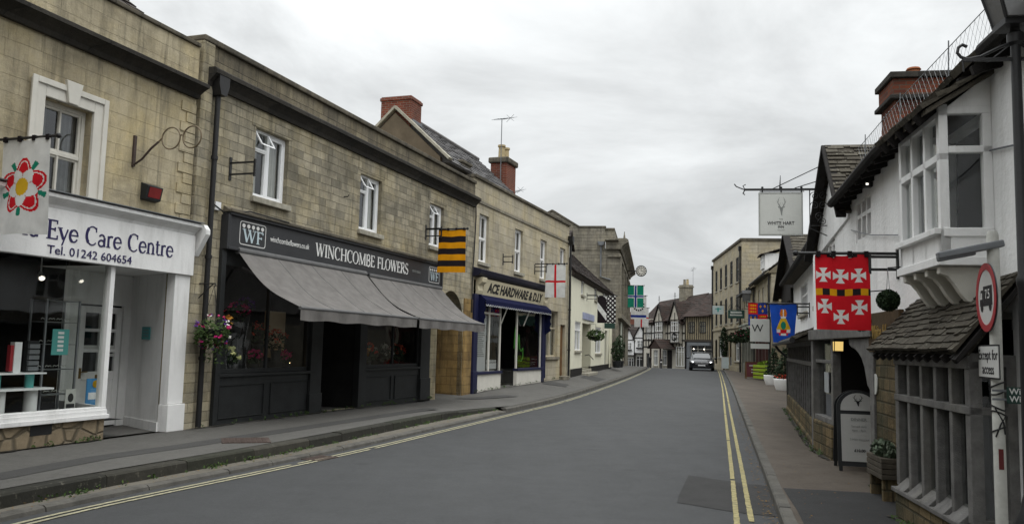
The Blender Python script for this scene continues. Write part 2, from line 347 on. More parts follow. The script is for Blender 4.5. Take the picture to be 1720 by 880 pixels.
# ------------------------------------------------------------------ mesh helpers
COL = SC.collection
class MB:
    def __init__(s): s.v = []; s.f = []; s.m = []
    def add(s, vs, fs, mi=0):
        b = len(s.v); s.v += [tuple(p) for p in vs]
        for f in fs: s.f.append([i + b for i in f]); s.m.append(mi)
        return s
    def quad(s, a, b, c, d, mi=0): return s.add((a, b, c, d), ((0, 1, 2, 3),), mi)
    def box(s, x0, x1, y0, y1, z0, z1, mi=0):
        v = [(x, y, z_) for x in (x0, x1) for y in (y0, y1) for z_ in (z0, z1)]
        return s.add(v, ((0, 1, 3, 2), (4, 6, 7, 5), (0, 4, 5, 1), (2, 3, 7, 6), (0, 2, 6, 4), (1, 5, 7, 3)), mi)
    def bar(s, a, b, w, h, mi=0, upv=(0, 0, 1)):   # rectangular bar from a to b
        a, b = Vector(a), Vector(b); d = (b - a).normalized(); u = Vector(upv)
        if abs(d.dot(u)) > .97: u = Vector((0, 1, 0))
        r = d.cross(u).normalized() * w / 2; t = r.cross(d).normalized() * h / 2
        v = [p + r * i + t * j for p in (a, b) for i, j in ((-1, -1), (1, -1), (1, 1), (-1, 1))]
        return s.add(v, ((0, 1, 2, 3), (4, 7, 6, 5), (0, 4, 5, 1), (1, 5, 6, 2), (2, 6, 7, 3), (3, 7, 4, 0)), mi)
    def prism(s, poly, ax, a0, a1, mi=0):   # poly in the two other axes, extruded along ax
        n = len(poly)
        def p(q, a):
            return {'x': (a, q[0], q[1]), 'y': (q[0], a, q[1]), 'z': (q[0], q[1], a)}[ax]
        v = [p(q, a0) for q in poly] + [p(q, a1) for q in poly]
        fs = [list(range(n)), list(range(2 * n - 1, n - 1, -1))] + [[i, i + n, (i + 1) % n + n, (i + 1) % n] for i in range(n)]
        return s.add(v, fs, mi)
    def tube(s, pts, r, n=8, mi=0):
        P = [Vector(p) for p in pts]; rs = r if isinstance(r, (list, tuple)) else [r] * len(P)
        rings = []; u = None
        for i, p in enumerate(P):
            d = (P[min(i + 1, len(P) - 1)] - P[max(i - 1, 0)]).normalized()
            if u is None:
                u = d.orthogonal().normalized()
            u = (u - d * u.dot(d))
            u = u.normalized() if u.length > 1e-6 else d.orthogonal().normalized()
            w = d.cross(u)
            rings.append([p + (u * math.cos(2 * math.pi * k / n) + w * math.sin(2 * math.pi * k / n)) * rs[i] for k in range(n)])
        v = [q for rg in rings for q in rg]; fs = []
        for i in range(len(P) - 1):
            for k in range(n):
                a, b = i * n + k, i * n + (k + 1) % n
                fs.append((a, b, b + n, a + n))
        fs.append(list(range(n - 1, -1, -1))); fs.append(list(range((len(P) - 1) * n, len(P) * n)))
        return s.add(v, fs, mi)
    def lathe(s, prof, c=(0, 0, 0), n=16, mi=0):
        v = []; fs = []
        for r, h in prof:
            for k in range(n):
                a = 2 * math.pi * k / n; v.append((c[0] + r * math.cos(a), c[1] + r * math.sin(a), c[2] + h))
        for i in range(len(prof) - 1):
            for k in range(n):
                a, b = i * n + k, i * n + (k + 1) % n; fs.append((a, b, b + n, a + n))
        fs.append(list(range(n - 1, -1, -1))); fs.append(list(range((len(prof) - 1) * n, len(prof) * n)))
        return s.add(v, fs, mi)
    def ball(s, c, r, n=12, mi=0, sq=(1, 1, 1), jit=0):
        prof = []; v = []; fs = []; m_ = n // 2
        for i in range(m_ + 1):
            t = math.pi * i / m_
            for k in range(n):
                a = 2 * math.pi * k / n; q = r * (1 + (R.uniform(-jit, jit) if jit else 0))
                v.append((c[0] + sq[0] * q * math.sin(t) * math.cos(a), c[1] + sq[1] * q * math.sin(t) * math.sin(a), c[2] - sq[2] * q * math.cos(t)))
        for i in range(m_):
            for k in range(n):
                a, b = i * n + k, i * n + (k + 1) % n; fs.append((a, b, b + n, a + n))
        return s.add(v, fs, mi)
    def wall(s, x0, x1, z0, z1, holes=(), y=0.0, rev=.12, mi=0, ztop=None):
        xs = sorted({x0, x1, *[h[0] for h in holes], *[h[1] for h in holes]}); xs = [x for x in xs if x0 <= x <= x1]
        zs = sorted({z0, z1, *[h[2] for h in holes], *[h[3] for h in holes]}); zs = [q for q in zs if z0 <= q <= z1]
        zt = lambda x, q: ztop(x) if (ztop and q == z1) else q
        for i in range(len(xs) - 1):
            for j in range(len(zs) - 1):
                mx_, mz = (xs[i] + xs[i + 1]) / 2, (zs[j] + zs[j + 1]) / 2
                if any(h[0] < mx_ < h[1] and h[2] < mz < h[3] for h in holes): continue
                a, b, c, d = xs[i], xs[i + 1], zs[j], zs[j + 1]
                s.quad((a, y, zt(a, c)), (b, y, zt(b, c)), (b, y, zt(b, d)), (a, y, zt(a, d)), mi)
        for h in holes:
            a, b, c, d = h[:4]; r_ = y + rev
            s.quad((a, y, c), (a, y, d), (a, r_, d), (a, r_, c), mi); s.quad((b, y, d), (b, y, c), (b, r_, c), (b, r_, d), mi)
            s.quad((a, y, d), (b, y, d), (b, r_, d), (a, r_, d), mi); s.quad((a, y, c), (a, r_, c), (b, r_, c), (b, y, c), mi)
        return s
    def shell(s, x0, x1, y0, y1, z0, z1, mi=0, top=True, zt=None, sl=True, sr_=True):
        t0, t1 = (zt(x0), zt(x1)) if zt else (z1, z1)
        if sl: s.quad((x0, y1, z0), (x0, y0, z0), (x0, y0, t0), (x0, y1, t0), mi)
        if sr_: s.quad((x1, y0, z0), (x1, y1, z0), (x1, y1, t1), (x1, y0, t1), mi)
        s.quad((x1, y1, z0), (x0, y1, z0), (x0, y1, t0), (x1, y1, t1), mi)
        if top: s.quad((x0, y0, t0), (x1, y0, t1), (x1, y1, t1), (x0, y1, t0), mi)
        return s
    def slates(s, e0, e1, r1, r0, course=.22, w=.25, th=.025, jit=.25, mi=0):
        # overlapping slates on the quad eave-left, eave-right, ridge-right, ridge-left
        e0, e1, r1, r0 = map(Vector, (e0, e1, r1, r0))
        nrm = (e1 - e0).cross(r0 - e0).normalized()
        if nrm.z < 0: nrm = -nrm
        n = max(1, int(((r0 - e0).length + (r1 - e1).length) / 2 / course))
        for i in range(n):
            t0, t1 = i / n, min(1, (i + 1.35) / n)
            A, B = e0.lerp(r0, t0), e1.lerp(r1, t0); C_, D = e1.lerp(r1, t1), e0.lerp(r0, t1)
            L = (B - A).length
            if L < .02: continue
            x = -R.uniform(0, w * .8)
            while x < L:
                ww = w * R.uniform(1 - jit, 1 + jit * 1.6)
                a, b = max(0, x) / L, min(L, x + ww - .006) / L
                x += ww
                if b - a < .005: continue
                dz = th * R.uniform(.6, 1.5); sl = R.uniform(-.12, .12) * course * jit * 2
                dd = (e0 - r0).normalized() * sl
                p = [A.lerp(B, a) + dd, A.lerp(B, b) + dd, D.lerp(C_, b), D.lerp(C_, a)]
                up_ = [p[0] + nrm * (dz + .012), p[1] + nrm * (dz + .012 + R.uniform(-.3, .3) * dz), p[2] + nrm * .004, p[3] + nrm * .004]
                lo = [q - nrm * .01 for q in p]
                s.add(up_ + lo, ((0, 1, 2, 3), (4, 5, 1, 0), (5, 6, 2, 1), (7, 4, 0, 3)), mi)
        return s
    def foliage(s, c, rad, n, size, mi=0, fill=.45, droop=0):
        for _ in range(n):
            while 1:
                d = Vector((R.uniform(-1, 1), R.uniform(-1, 1), R.uniform(-1, 1)))
                if .05 < d.length < 1: break
            d = d.normalized() * (d.length ** fill)
            p = Vector((c[0] + d.x * rad[0], c[1] + d.y * rad[1], c[2] + d.z * rad[2] - droop * R.random()))
            a = Vector((R.uniform(-1, 1), R.uniform(-1, 1), R.uniform(-1, 1))).normalized(); b = a.orthogonal().normalized()
            z_ = size * R.uniform(.6, 1.3)
            s.add((p - a * z_, p + b * z_ * .5, p + a * z_, p - b * z_ * .5), ((0, 1, 2, 3),), mi)
        return s
    def apart(s, name, mats, parent=None, **k):   # one object per cluster of touching pieces
        n = len(s.v); root = list(range(n))
        def find(i):
            while root[i] != i: root[i] = root[root[i]]; i = root[i]
            return i
        for f in s.f:
            for j in f[1:]: root[find(j)] = find(f[0])
        boxes = {}
        for i, p in enumerate(s.v):
            b = boxes.setdefault(find(i), [[1e9] * 3, [-1e9] * 3])
            for q in range(3): b[0][q] = min(b[0][q], p[q]); b[1][q] = max(b[1][q], p[q])
        ks = list(boxes)
        for i, a in enumerate(ks):
            for b in ks[i + 1:]:
                A, B = boxes[a], boxes[b]
                if all(A[0][q] <= B[1][q] + .004 and B[0][q] <= A[1][q] + .004 for q in range(3)): root[find(a)] = find(b)
        groups = {}
        for f, mi in zip(s.f, s.m): groups.setdefault(find(f[0]), []).append((f, mi))
        out = []
        for fs in groups.values():
            mb = MB(); idx = {}
            for f, mi in fs:
                g = []
                for i in f:
                    if i not in idx: idx[i] = len(mb.v); mb.v.append(s.v[i])
                    g.append(idx[i])
                mb.f.append(g); mb.m.append(mi)
            out.append(mb.build(name, mats, parent, **k))
        return out
    def build(s, name, mats, parent=None, smooth=None, bevel=0, loc=None):
        me = bpy.data.meshes.new(name)
        me.from_pydata(s.v, [], s.f)
        if not isinstance(mats, (list, tuple)): mats = [mats]
        for mt in mats: me.materials.append(mt)
        me.polygons.foreach_set('material_index', s.m)
        bm = bmesh.new(); bm.from_mesh(me); bmesh.ops.recalc_face_normals(bm, faces=bm.faces); bm.to_mesh(me); bm.free()
        if smooth:
            me.shade_smooth()
            me.set_sharp_from_angle(angle=math.radians(smooth))
        me.update()
        o = bpy.data.objects.new(name, me); COL.objects.link(o)
        if parent is not None: o.parent = parent
        if loc: o.location = loc
        if bevel:
            md = o.modifiers.new('bevel', 'BEVEL'); md.width = bevel; md.segments = 2; md.limit_method = 'ANGLE'
        return o

def tag(o, label=None, cat=None, group=None, kind=None):
    for k, v_ in (('label', label), ('category', cat), ('group', group), ('kind', kind)):
        if v_: o[k] = v_
    return o
def struct(o): o['kind'] = 'structure'; return o

class Fr:   # street frontage: local x runs to the right as seen from the road, -y is out into the road
    def __init__(s, O, D, sign=1):
        L = math.hypot(*D); s.O = O; s.d = (D[0] / L, D[1] / L); s.sg = sign
        s.x = (s.d[0] * sign, s.d[1] * sign); s.rot = math.atan2(s.x[1], s.x[0])
        s.n = (s.x[1], -s.x[0])       # outward
    def P(s, a, o=0, h=0):            # a = distance along D (measured away from camera)
        return Vector((s.O[0] + s.d[0] * a + s.n[0] * o, s.O[1] + s.d[1] * a + s.n[1] * o, h))
    def empty(s, name, a=0, o=0, h=0):
        e = bpy.data.objects.new(name, None); COL.objects.link(e); e.empty_display_size = .2
        e.location = s.P(a, o, h); e.rotation_euler = (0, 0, s.rot); return e
    def thing(s, name, label, cat, a=0, o=0, h=0, group=None):
        return tag(s.empty(name, a, o, h), label, cat, group)

def empty_at(name, label, cat, loc, rz=0, group=None):
    e = bpy.data.objects.new(name, None); COL.objects.link(e); e.empty_display_size = .2
    e.location = loc; e.rotation_euler = (0, 0, rz); return tag(e, label, cat, group)

def copy_tree(o, parent=None):
    c = o.copy(); COL.objects.link(c)
    if parent is not None: c.parent = parent
    for ch in list(o.children): copy_tree(ch, c)
    return c

# ------------------------------------------------------------------ windows
WCACHE = {}
def window(parent, x, z_, w, h, kind='sash', mat=None, depth=.1, sill=True, curtain=CURT, sillmat=None, glass=None, y=0.0):
    mat = mat or WHITE
    key = (kind, round(w, 2), round(h, 2), mat.name, sill, curtain.name if curtain else '', (sillmat or SILL).name, depth, glass.name if glass else '')
    if key in WCACHE:
        c = copy_tree(WCACHE[key], parent); c.location = (x, y + depth, z_); return c
    F = MB(); t = .055 if h > .9 else .04; G = MB()
    def ring(x0, x1, z0, z1, t, y0, y1):
        F.box(x0, x0 + t, y0, y1, z0, z1); F.box(x1 - t, x1, y0, y1, z0, z1)
        F.box(x0 + t, x1 - t, y0, y1, z0, z0 + t); F.box(x0 + t, x1 - t, y0, y1, z1 - t, z1)
    ring(0, w, 0, h, t, -.02, .06)
    gy = .03
    if kind in ('sash', 'sash1'):
        F.box(t, w - t, -.01, .05, h * .5 - .025, h * .5 + .025)
        F.box(w / 2 - .014, w / 2 + .014, -.005, .04, t, h * .5 - .025); F.box(w / 2 - .014, w / 2 + .014, -.005, .04, h * .5 + .025, h - t)
        ring(t, w - t, t, h * .5 - .02, .035, .012, .045); ring(t, w - t, h * .5 + .02, h - t, .035, .0, .035)
    elif kind == 'casement':     # upvc pair with an open fanlight on the left
        F.box(w * .48 - .03, w * .48 + .03, -.015, .055, t, h - t)
        F.box(t, w * .48 - .03, -.015, .05, h * .72 - .02, h * .72 + .02)
        ring(w * .48 + .03, w - t, t, h - t, .04, -.01, .05); ring(t, w * .48 - .03, t, h * .72 - .02, .03, -.01, .05)
        a = math.radians(32); x0, x1 = t, w * .48 - .03; H = h * .28 - t
        for (u0, u1, v0, v1) in ((x0, x0 + .035, 0, H), (x1 - .035, x1, 0, H), (x0, x1, H - .035, H)):
            vs = []
            for xx in (u0, u1):
                for vv in (v0, v1):
                    for q in (0, .03):
                        vs.append((xx, -.03 - math.sin(a) * vv - q, h - t - math.cos(a) * vv))
            F.add(vs, ((0, 1, 3, 2), (4, 6, 7, 5), (0, 4, 5, 1), (2, 3, 7, 6), (0, 2, 6, 4), (1, 5, 7, 3)))
        G.quad((x0 + .03, -.04, h - t), (x1 - .03, -.04, h - t), (x1 - .03, -.04 - math.sin(a) * H, h - t - math.cos(a) * H), (x0 + .03, -.04 - math.sin(a) * H, h - t - math.cos(a) * H))
    elif kind == 'mull2':
        F.box(w / 2 - .05, w / 2 + .05, -.03, .07, t, h - t); F.box(t, w - t, -.02, .05, h * .62 - .03, h * .62 + .03)
    elif kind == 'mull3':
        for q in (1 / 3, 2 / 3): F.box(w * q - .03, w * q + .03, -.02, .06, t, h - t)
        F.box(t, w - t, -.018, .055, h * .62 - .025, h * .62 + .025)
    elif kind == 'shop3':
        for q in (1 / 3, 2 / 3): F.box(w * q - .03, w * q + .03, -.02, .06, t, h - t)
        F.box(t, w - t, -.018, .055, h * .74 - .025, h * .74 + .025)
    elif kind == 'top':          # casements with small top lights
        F.box(w / 2 - .03, w / 2 + .03, -.015, .055, t, h - t); F.box(t, w - t, -.014, .05, h * .7 - .03, h * .7 + .03)
        F.box(w / 4 - .012, w / 4 + .012, -.01, .045, h * .7, h - t); F.box(w * .75 - .012, w * .75 + .012, -.01, .045, h * .7, h - t)
    o = F.build('window', mat, parent, bevel=.004 if h > .9 else 0)
    o.location = (x, y + depth, z_)
    G.quad((t, gy, t), (w - t, gy, t), (w - t, gy, h - t), (t, gy, h - t))
    G.build('pane', glass or GLASS, o)
    if sill:
        MB().box(-.07, w + .07, -depth - .08, .0, -.11, -.003).build('sill', sillmat or SILL, o, bevel=.012)
    if curtain:
        c = MB(); n = 40; yy = .14
        def strip(x0, x1, gather):
            for i in range(n):
                a, b = x0 + (x1 - x0) * i / n, x0 + (x1 - x0) * (i + 1) / n
                fa, fb = yy + .018 * math.sin(i * 1.9) * gather, yy + .018 * math.sin((i + 1) * 1.9) * gather
                c.quad((a, fa, .03), (b, fb, .03), (b, fb, h - .03), (a, fa, h - .03))
        if kind in ('sash', 'casement'): strip(t * .5, w * .36, 1); strip(w * .64, w - t * .5, 1)
        else: strip(.02, w - .02, 1)
        c.build('curtain', curtain, o)
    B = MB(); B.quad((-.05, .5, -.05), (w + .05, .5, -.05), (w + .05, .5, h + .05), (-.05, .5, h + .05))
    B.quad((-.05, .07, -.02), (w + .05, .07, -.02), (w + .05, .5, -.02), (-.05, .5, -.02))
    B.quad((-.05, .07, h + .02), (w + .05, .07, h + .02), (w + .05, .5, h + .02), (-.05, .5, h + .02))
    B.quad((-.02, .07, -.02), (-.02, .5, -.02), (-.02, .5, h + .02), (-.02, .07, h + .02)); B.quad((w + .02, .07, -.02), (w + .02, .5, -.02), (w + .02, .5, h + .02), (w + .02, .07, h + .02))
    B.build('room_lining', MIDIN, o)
    WCACHE[key] = o
    return o

# ------------------------------------------------------------------ lettering
def text(s, size, mat, parent, loc, rot=(math.pi / 2, 0, 0), xs=1.0, align='LEFT', ext=.004, sp=1.0, name='lettering', bold=0.0, shear=0.0, fit=None):
    cu = bpy.data.curves.new('lettering', 'FONT'); cu.body = s; cu.size = size; cu.align_x = align
    cu.extrude = ext; cu.space_character = sp; cu.resolution_u = 3; cu.offset = bold; cu.shear = shear
    ob = bpy.data.objects.new('lettering', cu); COL.objects.link(ob)
    dg = bpy.context.evaluated_depsgraph_get(); dg.update()
    me = bpy.data.meshes.new_from_object(ob.evaluated_get(dg))
    bpy.data.objects.remove(ob); bpy.data.curves.remove(cu)
    if fit:
        q = [v_.co.x for v_ in me.vertices]; xs = fit / (max(q) - min(q))
    for v_ in me.vertices: v_.co.x *= xs
    me.materials.clear(); me.materials.append(mat); me.name = name
    o = bpy.data.objects.new(name, me); COL.objects.link(o); o.parent = parent; o.location = loc; o.rotation_euler = rot
    return o

# stroke lettering with thick and thin strokes and serifs (capital roman letters), unit height
def _arc(cx_, cy_, rx, ry, a0, a1, n=14):
    return [(cx_ + rx * math.cos(math.radians(a0 + (a1 - a0) * i / n)), cy_ + ry * math.sin(math.radians(a0 + (a1 - a0) * i / n))) for i in range(n + 1)]
TK, TN = .13, .055
ROMAN = {   # letter: (advance, [(points, width)], [serif centres x,y])
    'I': (.34, [([(.17, 0), (.17, 1)], TK)], [(.17, 0), (.17, 1)]),
    'W': (1.08, [([(.1, 1), (.34, 0)], TK), ([(.34, 0), (.55, .95)], TN), ([(.52, 1), (.75, 0)], TK), ([(.75, 0), (.98, 1)], TN)], [(.1, 1), (.52, 1), (.98, 1)]),
    'N': (.84, [([(.14, 0), (.14, 1)], TN), ([(.14, 1), (.7, 0)], TK), ([(.7, 0), (.7, 1)], TN)], [(.14, 0), (.1, 1), (.7, 1)]),
    'C': (.76, [(_arc(.43, .5, .33, .5, 50, 130), TN), (_arc(.43, .5, .33, .5, 130, 230), TK), (_arc(.43, .5, .33, .5, 230, 315), TN), ([(.66, .98), (.66, .72)], TN)], []),
    'H': (.84, [([(.16, 0), (.16, 1)], TK), ([(.68, 0), (.68, 1)], TK), ([(.16, .5), (.68, .5)], TN)], [(.16, 0), (.16, 1), (.68, 0), (.68, 1)]),
    'O': (.84, [(_arc(.42, .5, .34, .5, -40, 40), TK), (_arc(.42, .5, .34, .5, 40, 140), TN), (_arc(.42, .5, .34, .5, 140, 220), TK), (_arc(.42, .5, .34, .5, 220, 320), TN)], []),
    'M': (1.02, [([(.14, 0), (.16, 1)], TN), ([(.16, 1), (.5, .05)], TK), ([(.5, .05), (.84, 1)], TN), ([(.84, 1), (.86, 0)], TK)], [(.14, 0), (.86, 0), (.14, 1), (.86, 1)]),
    'B': (.68, [([(.15, 0), (.15, 1)], TK), (_arc(.3, .76, .24, .24, -90, 90), .09), (_arc(.3, .26, .3, .26, -90, 90), .1), ([(.15, .97), (.3, .97)], TN), ([(.15, .52), (.3, .52)], TN), ([(.15, .03), (.3, .03)], TN)], [(.13, 0), (.13, 1)]),
    'E': (.64, [([(.15, 0), (.15, 1)], TK), ([(.15, .97), (.54, .97)], TN), ([(.15, .52), (.44, .52)], TN), ([(.15, .03), (.58, .03)], TN), ([(.54, 1), (.54, .8)], TN), ([(.58, 0), (.58, .22)], TN), ([(.44, .62), (.44, .42)], TN)], [(.13, 0), (.13, 1)]),
    'F': (.6, [([(.15, 0), (.15, 1)], TK), ([(.15, .97), (.54, .97)], TN), ([(.15, .5), (.44, .5)], TN), ([(.54, 1), (.54, .8)], TN), ([(.44, .6), (.44, .4)], TN)], [(.15, 0), (.13, 1)]),
    'L': (.6, [([(.15, 0), (.15, 1)], TK), ([(.15, .03), (.55, .03)], TN), ([(.55, 0), (.55, .25)], TN)], [(.13, 0), (.15, 1)]),
    'R': (.74, [([(.15, 0), (.15, 1)], TK), (_arc(.32, .75, .24, .25, -90, 90), .09), ([(.15, .97), (.32, .97)], TN), ([(.15, .5), (.32, .5)], TN), ([(.34, .5), (.68, 0)], TK)], [(.15, 0), (.13, 1)]),
    'S': (.58, [(_arc(.29, .75, .2, .25, 30, 180), TN), (_arc(.29, .75, .2, .25, 180, 270), .11), (_arc(.29, .25, .22, .25, 90, 0), .11), (_arc(.29, .25, .22, .25, 0, -150), TN), ([(.47, .98), (.47, .8)], TN), ([(.09, .02), (.09, .22)], TN)], []),
    ' ': (.36, [], []),
    'y': (.56, [([(.06, .62), (.28, .06)], .11), ([(.5, .62), (.22, -.26)], .06)], [(.07, .66)]),
    'e': (.56, [(_arc(.29, .32, .22, .32, 0, 120), .07), (_arc(.29, .32, .22, .32, 120, 250), .11), (_arc(.29, .32, .22, .32, 250, 330), .06), ([(.09, .34), (.5, .36)], .05)], []),
    'a': (.54, [(_arc(.25, .42, .17, .22, 25, 150), .07), ([(.42, .5), (.42, .0)], .11), (_arc(.24, .17, .17, .17, 20, 340), .07)], []),
    'r': (.42, [([(.13, 0), (.13, .64)], .11), (_arc(.3, .4, .17, .22, 60, 170), .08)], [(.13, 0)]),
    'n': (.6, [([(.13, 0), (.13, .64)], .11), (_arc(.3, .4, .17, .24, 0, 170), .08), ([(.47, .42), (.47, 0)], .11)], [(.13, 0), (.47, 0)]),
    't': (.38, [([(.16, .84), (.16, .12)], .11), (_arc(.26, .13, .1, .12, 180, 330), .06), ([(.04, .62), (.34, .62)], .05)], []),
    'l': (.28, [([(.14, 0), (.14, 1.05)], .11)], [(.14, 0)]),
    'd': (.58, [([(.45, 0), (.45, 1.05)], .11), (_arc(.27, .32, .2, .32, 40, 320), .08)], [])}
def stroke(mb, pts, w, th=.004, mi=0, y=0):
    P = [Vector((p[0], p[1])) for p in pts]; L = []; Rr = []
    for i, p in enumerate(P):
        d = (P[min(i + 1, len(P) - 1)] - P[max(0, i - 1)]).normalized(); n = Vector((-d.y, d.x)) * w / 2
        L.append(p + n); Rr.append(p - n)
    for i in range(len(P) - 1):
        q = (L[i], L[i + 1], Rr[i + 1], Rr[i])
        mb.add([(a.x, y - th, a.y) for a in q] + [(a.x, y, a.y) for a in q], ((0, 1, 2, 3), (0, 4, 5, 1), (1, 5, 6, 2), (2, 6, 7, 3), (3, 7, 4, 0)), mi)
def roman(s, h, mat, parent, x, y, z_, width, name='lettering'):
    adv = sum(ROMAN[c][0] for c in s); k = width / adv; mb = MB(); cx_ = x; j = 0
    out = None
    for c in s + ' ':
        a, st, se = ROMAN[c]
        if c == ' ' and mb.v: out = mb.build(name, mat, parent); mb = MB()
        for pts, w in st:
            j += 1
            stroke(mb, [(cx_ + p[0] * k, z_ + p[1] * h) for p in pts], w * (k + h) / 2 * 1.25, .004 + .0004 * (j % 4), 0, y)
        for sx, sy in se:
            j += 1
            zz = z_ + (sy * h) + (.018 * h if sy == 0 else -.018 * h)
            stroke(mb, [(cx_ + (sx - .13) * k, zz), (cx_ + (sx + .13) * k, zz)], .05 * h, .004 + .0004 * (j % 4), 0, y)
        cx_ += a * k
    return out

# ------------------------------------------------------------------ banners
FLM = {k: cloth('banner_' + k, c) for k, c in dict(white=(.66, .66, .64), red=(.55, .012, .02), gold=(.62, .30, .008), orange=(.66, .28, .006), black=(.018, .014, .016), green=(.012, .20, .125),
        blue=(.015, .075, .42), navy=(.02, .04, .22), purple=(.07, .035, .24), maroon=(.08, .015, .035), yellow=(.62, .38, .02), pink=(.5, .3, .3), lightblue=(.25, .35, .5)).items()}
FLK = list(FLM)
def flag(label, fr, a, o0, o1, h, H, design, group='heraldic banners hung along the street', nx=70, nz=100, pole_end=None, taper=0.0, tilt=0.0, ph=0.0, image_left_is_wall=True, pole0=0.0, ties=True, amp=1.0):
    t = fr.thing('banner', label, 'banner', a, 0, h, group)
    mb = MB(); wdt = o1 - o0
    def pos(u, v):
        amp_ = amp * (.012 + .03 * v)
        uu = .5 + (u - .5) * (1 - taper * v)
        x = amp_ * math.sin(5.5 * u + ph + 2.2 * v) + .018 * amp * math.sin(9 * u - ph) * v ** 2
        zz = -H * v + .01 * math.sin(math.pi * u * 3) * (1 - v) - tilt * u
        return (x, -(o0 + wdt * uu), zz)
    vs = [pos(i / nx, j / nz) for j in range(nz + 1) for i in range(nx + 1)]
    fs = []; ms = []
    for j in range(nz):
        for i in range(nx):
            q = j * (nx + 1) + i; fs.append((q, q + 1, q + nx + 2, q + nx + 1))
            u = (i + .5) / nx; u = u if image_left_is_wall else 1 - u
            ms.append(FLK.index(design(u, (j + .5) / nz)))
    used = sorted(set(ms)); mb.v = vs; mb.f = fs; mb.m = [used.index(q) for q in ms]
    o = mb.build('cloth', [FLM[FLK[q]] for q in used], t)
    o.data.shade_smooth()
    p = MB(); pe = pole_end or o1 + .05
    p.tube([(0, -pole0, .022), (0, -pe, .022 - tilt)], .017, 8); p.ball((0, -pe, .022 - tilt), .034, 10)
    p.build('pole', BLACK, t, smooth=40)
    if ties:
        k = MB()
        for q in (.06, .36, .66, .94):
            y = -(o0 + wdt * q); k.box(-.023, .023, y - .022, y + .022, -.02, .045)
        k.build('pole_tie', FLM['black'] if ties == 1 else FLM['white'], t)
    return t

def bracket(fr, a, h, out, gap, label, o0=0.0):   # ladder-shaped iron flag bracket
    t = fr.thing('wall_bracket', label, 'bracket', a, 0, h, 'iron banner brackets on the walls')
    MB().box(-.03, .03, -.018 - o0, -.002 - o0, -.1, gap + .1).build('wall_plate', BLACK, t)
    mb = MB()
    for q in (0, gap): mb.bar((0, -.018 - o0, q), (0, -out, q), .028, .028)
    mb.bar((0, -out, -.05), (0, -out, gap + .05), .03, .03)
    mb.build('arm', BLACK, t)
    return t

# ------------------------------------------------------------------ ground
ASPH = asphalt('road_asphalt', (.046, .0475, .049), .25, .22)
ASPH_P = asphalt('dark_patch_asphalt', (.026, .0255, .025), .0, .35)
PAVE_L = asphalt('grey_footway', (.092, .089, .082), .35, .3, 1)
PAVE_D = asphalt('footway_trench', (.052, .051, .049), 0, .25, .8)
PAVE_R = asphalt('brown_footway', (.074, .060, .047), .3, .5, 1, (.06, .047, .034))
TARMAC = asphalt('black_footway', (.021, .021, .021), .1, .3, .7)
GRIT = asphalt('sandy_gutter', (.115, .105, .085), 0, .6, 1)
KERBM = islandm('old_kerbstone', [(.036, .035, .029), (.023, .023, .019), (.06, .056, .046), (.03, .033, .023)], .95, 8, .5, (.16, .15, .12), .8)
GRASS = paint('bare_ground', (.07, .065, .055), .95, .3, .5, .1)
YEL_L = paint('faded_yellow_line', (.35, .33, .23), .85, .4, 14, .1, .3, dirt=.7)
YEL_R = paint('worn_yellow_line', (.33, .29, .15), .85, .45, 14, .1, .3, dirt=.8)

def chaikin(P, n=2):
    for _ in range(n):
        Q = [P[0]]
        for a, b in zip(P, P[1:]):
            Q.append(tuple(a[i] * .75 + b[i] * .25 for i in range(len(a)))); Q.append(tuple(a[i] * .25 + b[i] * .75 for i in range(len(a))))
        Q.append(P[-1]); P = Q
    return P
def itp(P, y, k=0):   # P: list of (x, y, ..) sorted by y ; interpolate column k at y
    if y <= P[0][1]: return P[0][k]
    for a, b in zip(P, P[1:]):
        if a[1] <= y <= b[1]:
            t = (y - a[1]) / (b[1] - a[1]); return a[k] * (1 - t) + b[k] * t
    return P[-1][k]
def off(P, d):
    out = []
    for i, p in enumerate(P):
        a, b = P[max(0, i - 1)], P[min(len(P) - 1, i + 1)]
        dx, dy = b[0] - a[0], b[1] - a[1]; L = math.hypot(dx, dy) or 1
        out.append((p[0] + dy / L * d, p[1] - dx / L * d) + tuple(p[2:]))
    return out
def zr(y):
    t = max(0, min(1, (y - 70) / 22)); return -.35 * t * t * (3 - 2 * t)
LOW = chaikin([(-5.6, -4), (-5.1, 3), (-4.75, 6), (-4.40, 7.6), (-4.08, 8.6), (-3.45, 10.2), (-2.85, 11.8), (-2.25, 13.5), (-1.60, 15.6), (-.72, 18.4), (.02, 20.8), (1.34, 24.94), (3.42, 33.29), (7.23, 49.87), (10.7, 66), (11.9, 72), (12.35, 76), (11.6, 80), (8.5, 84), (3, 87)])
TALL = chaikin([(-5.95, -4), (-5.4, 3), (-4.98, 6), (-4.62, 7.6), (-4.28, 8.75), (-3.72, 10.3), (-3.14, 11.9), (-2.56, 13.7), (-1.92, 15.9), (-1.06, 18.6), (-.28, 20.7)])
RK = chaikin([(.3, -4), (1.4, 3), (1.9, 5.2), (2.65, 8.25), (3.42, 11.31), (6.43, 23.43), (10.22, 38.61), (16.4, 64.0), (17.9, 70.5), (19.2, 75.5), (22, 79.5), (30, 83)])

def strip(name, mat, A, B, zA, zB, n=1):
    mb = MB(); vs = []
    for (a, b) in zip(A, B):
        for i in range(n + 1):
            t = i / n; x, y = a[0] * (1 - t) + b[0] * t, a[1] * (1 - t) + b[1] * t
            vs.append((x, y, zA(y) * (1 - t) + zB(y) * t))
    fs = [(i * (n + 1) + j, i * (n + 1) + j + 1, (i + 1) * (n + 1) + j + 1, (i + 1) * (n + 1) + j) for i in range(len(A) - 1) for j in range(n)]
    mb.add(vs, fs)
    return struct(mb.build(name, mat))

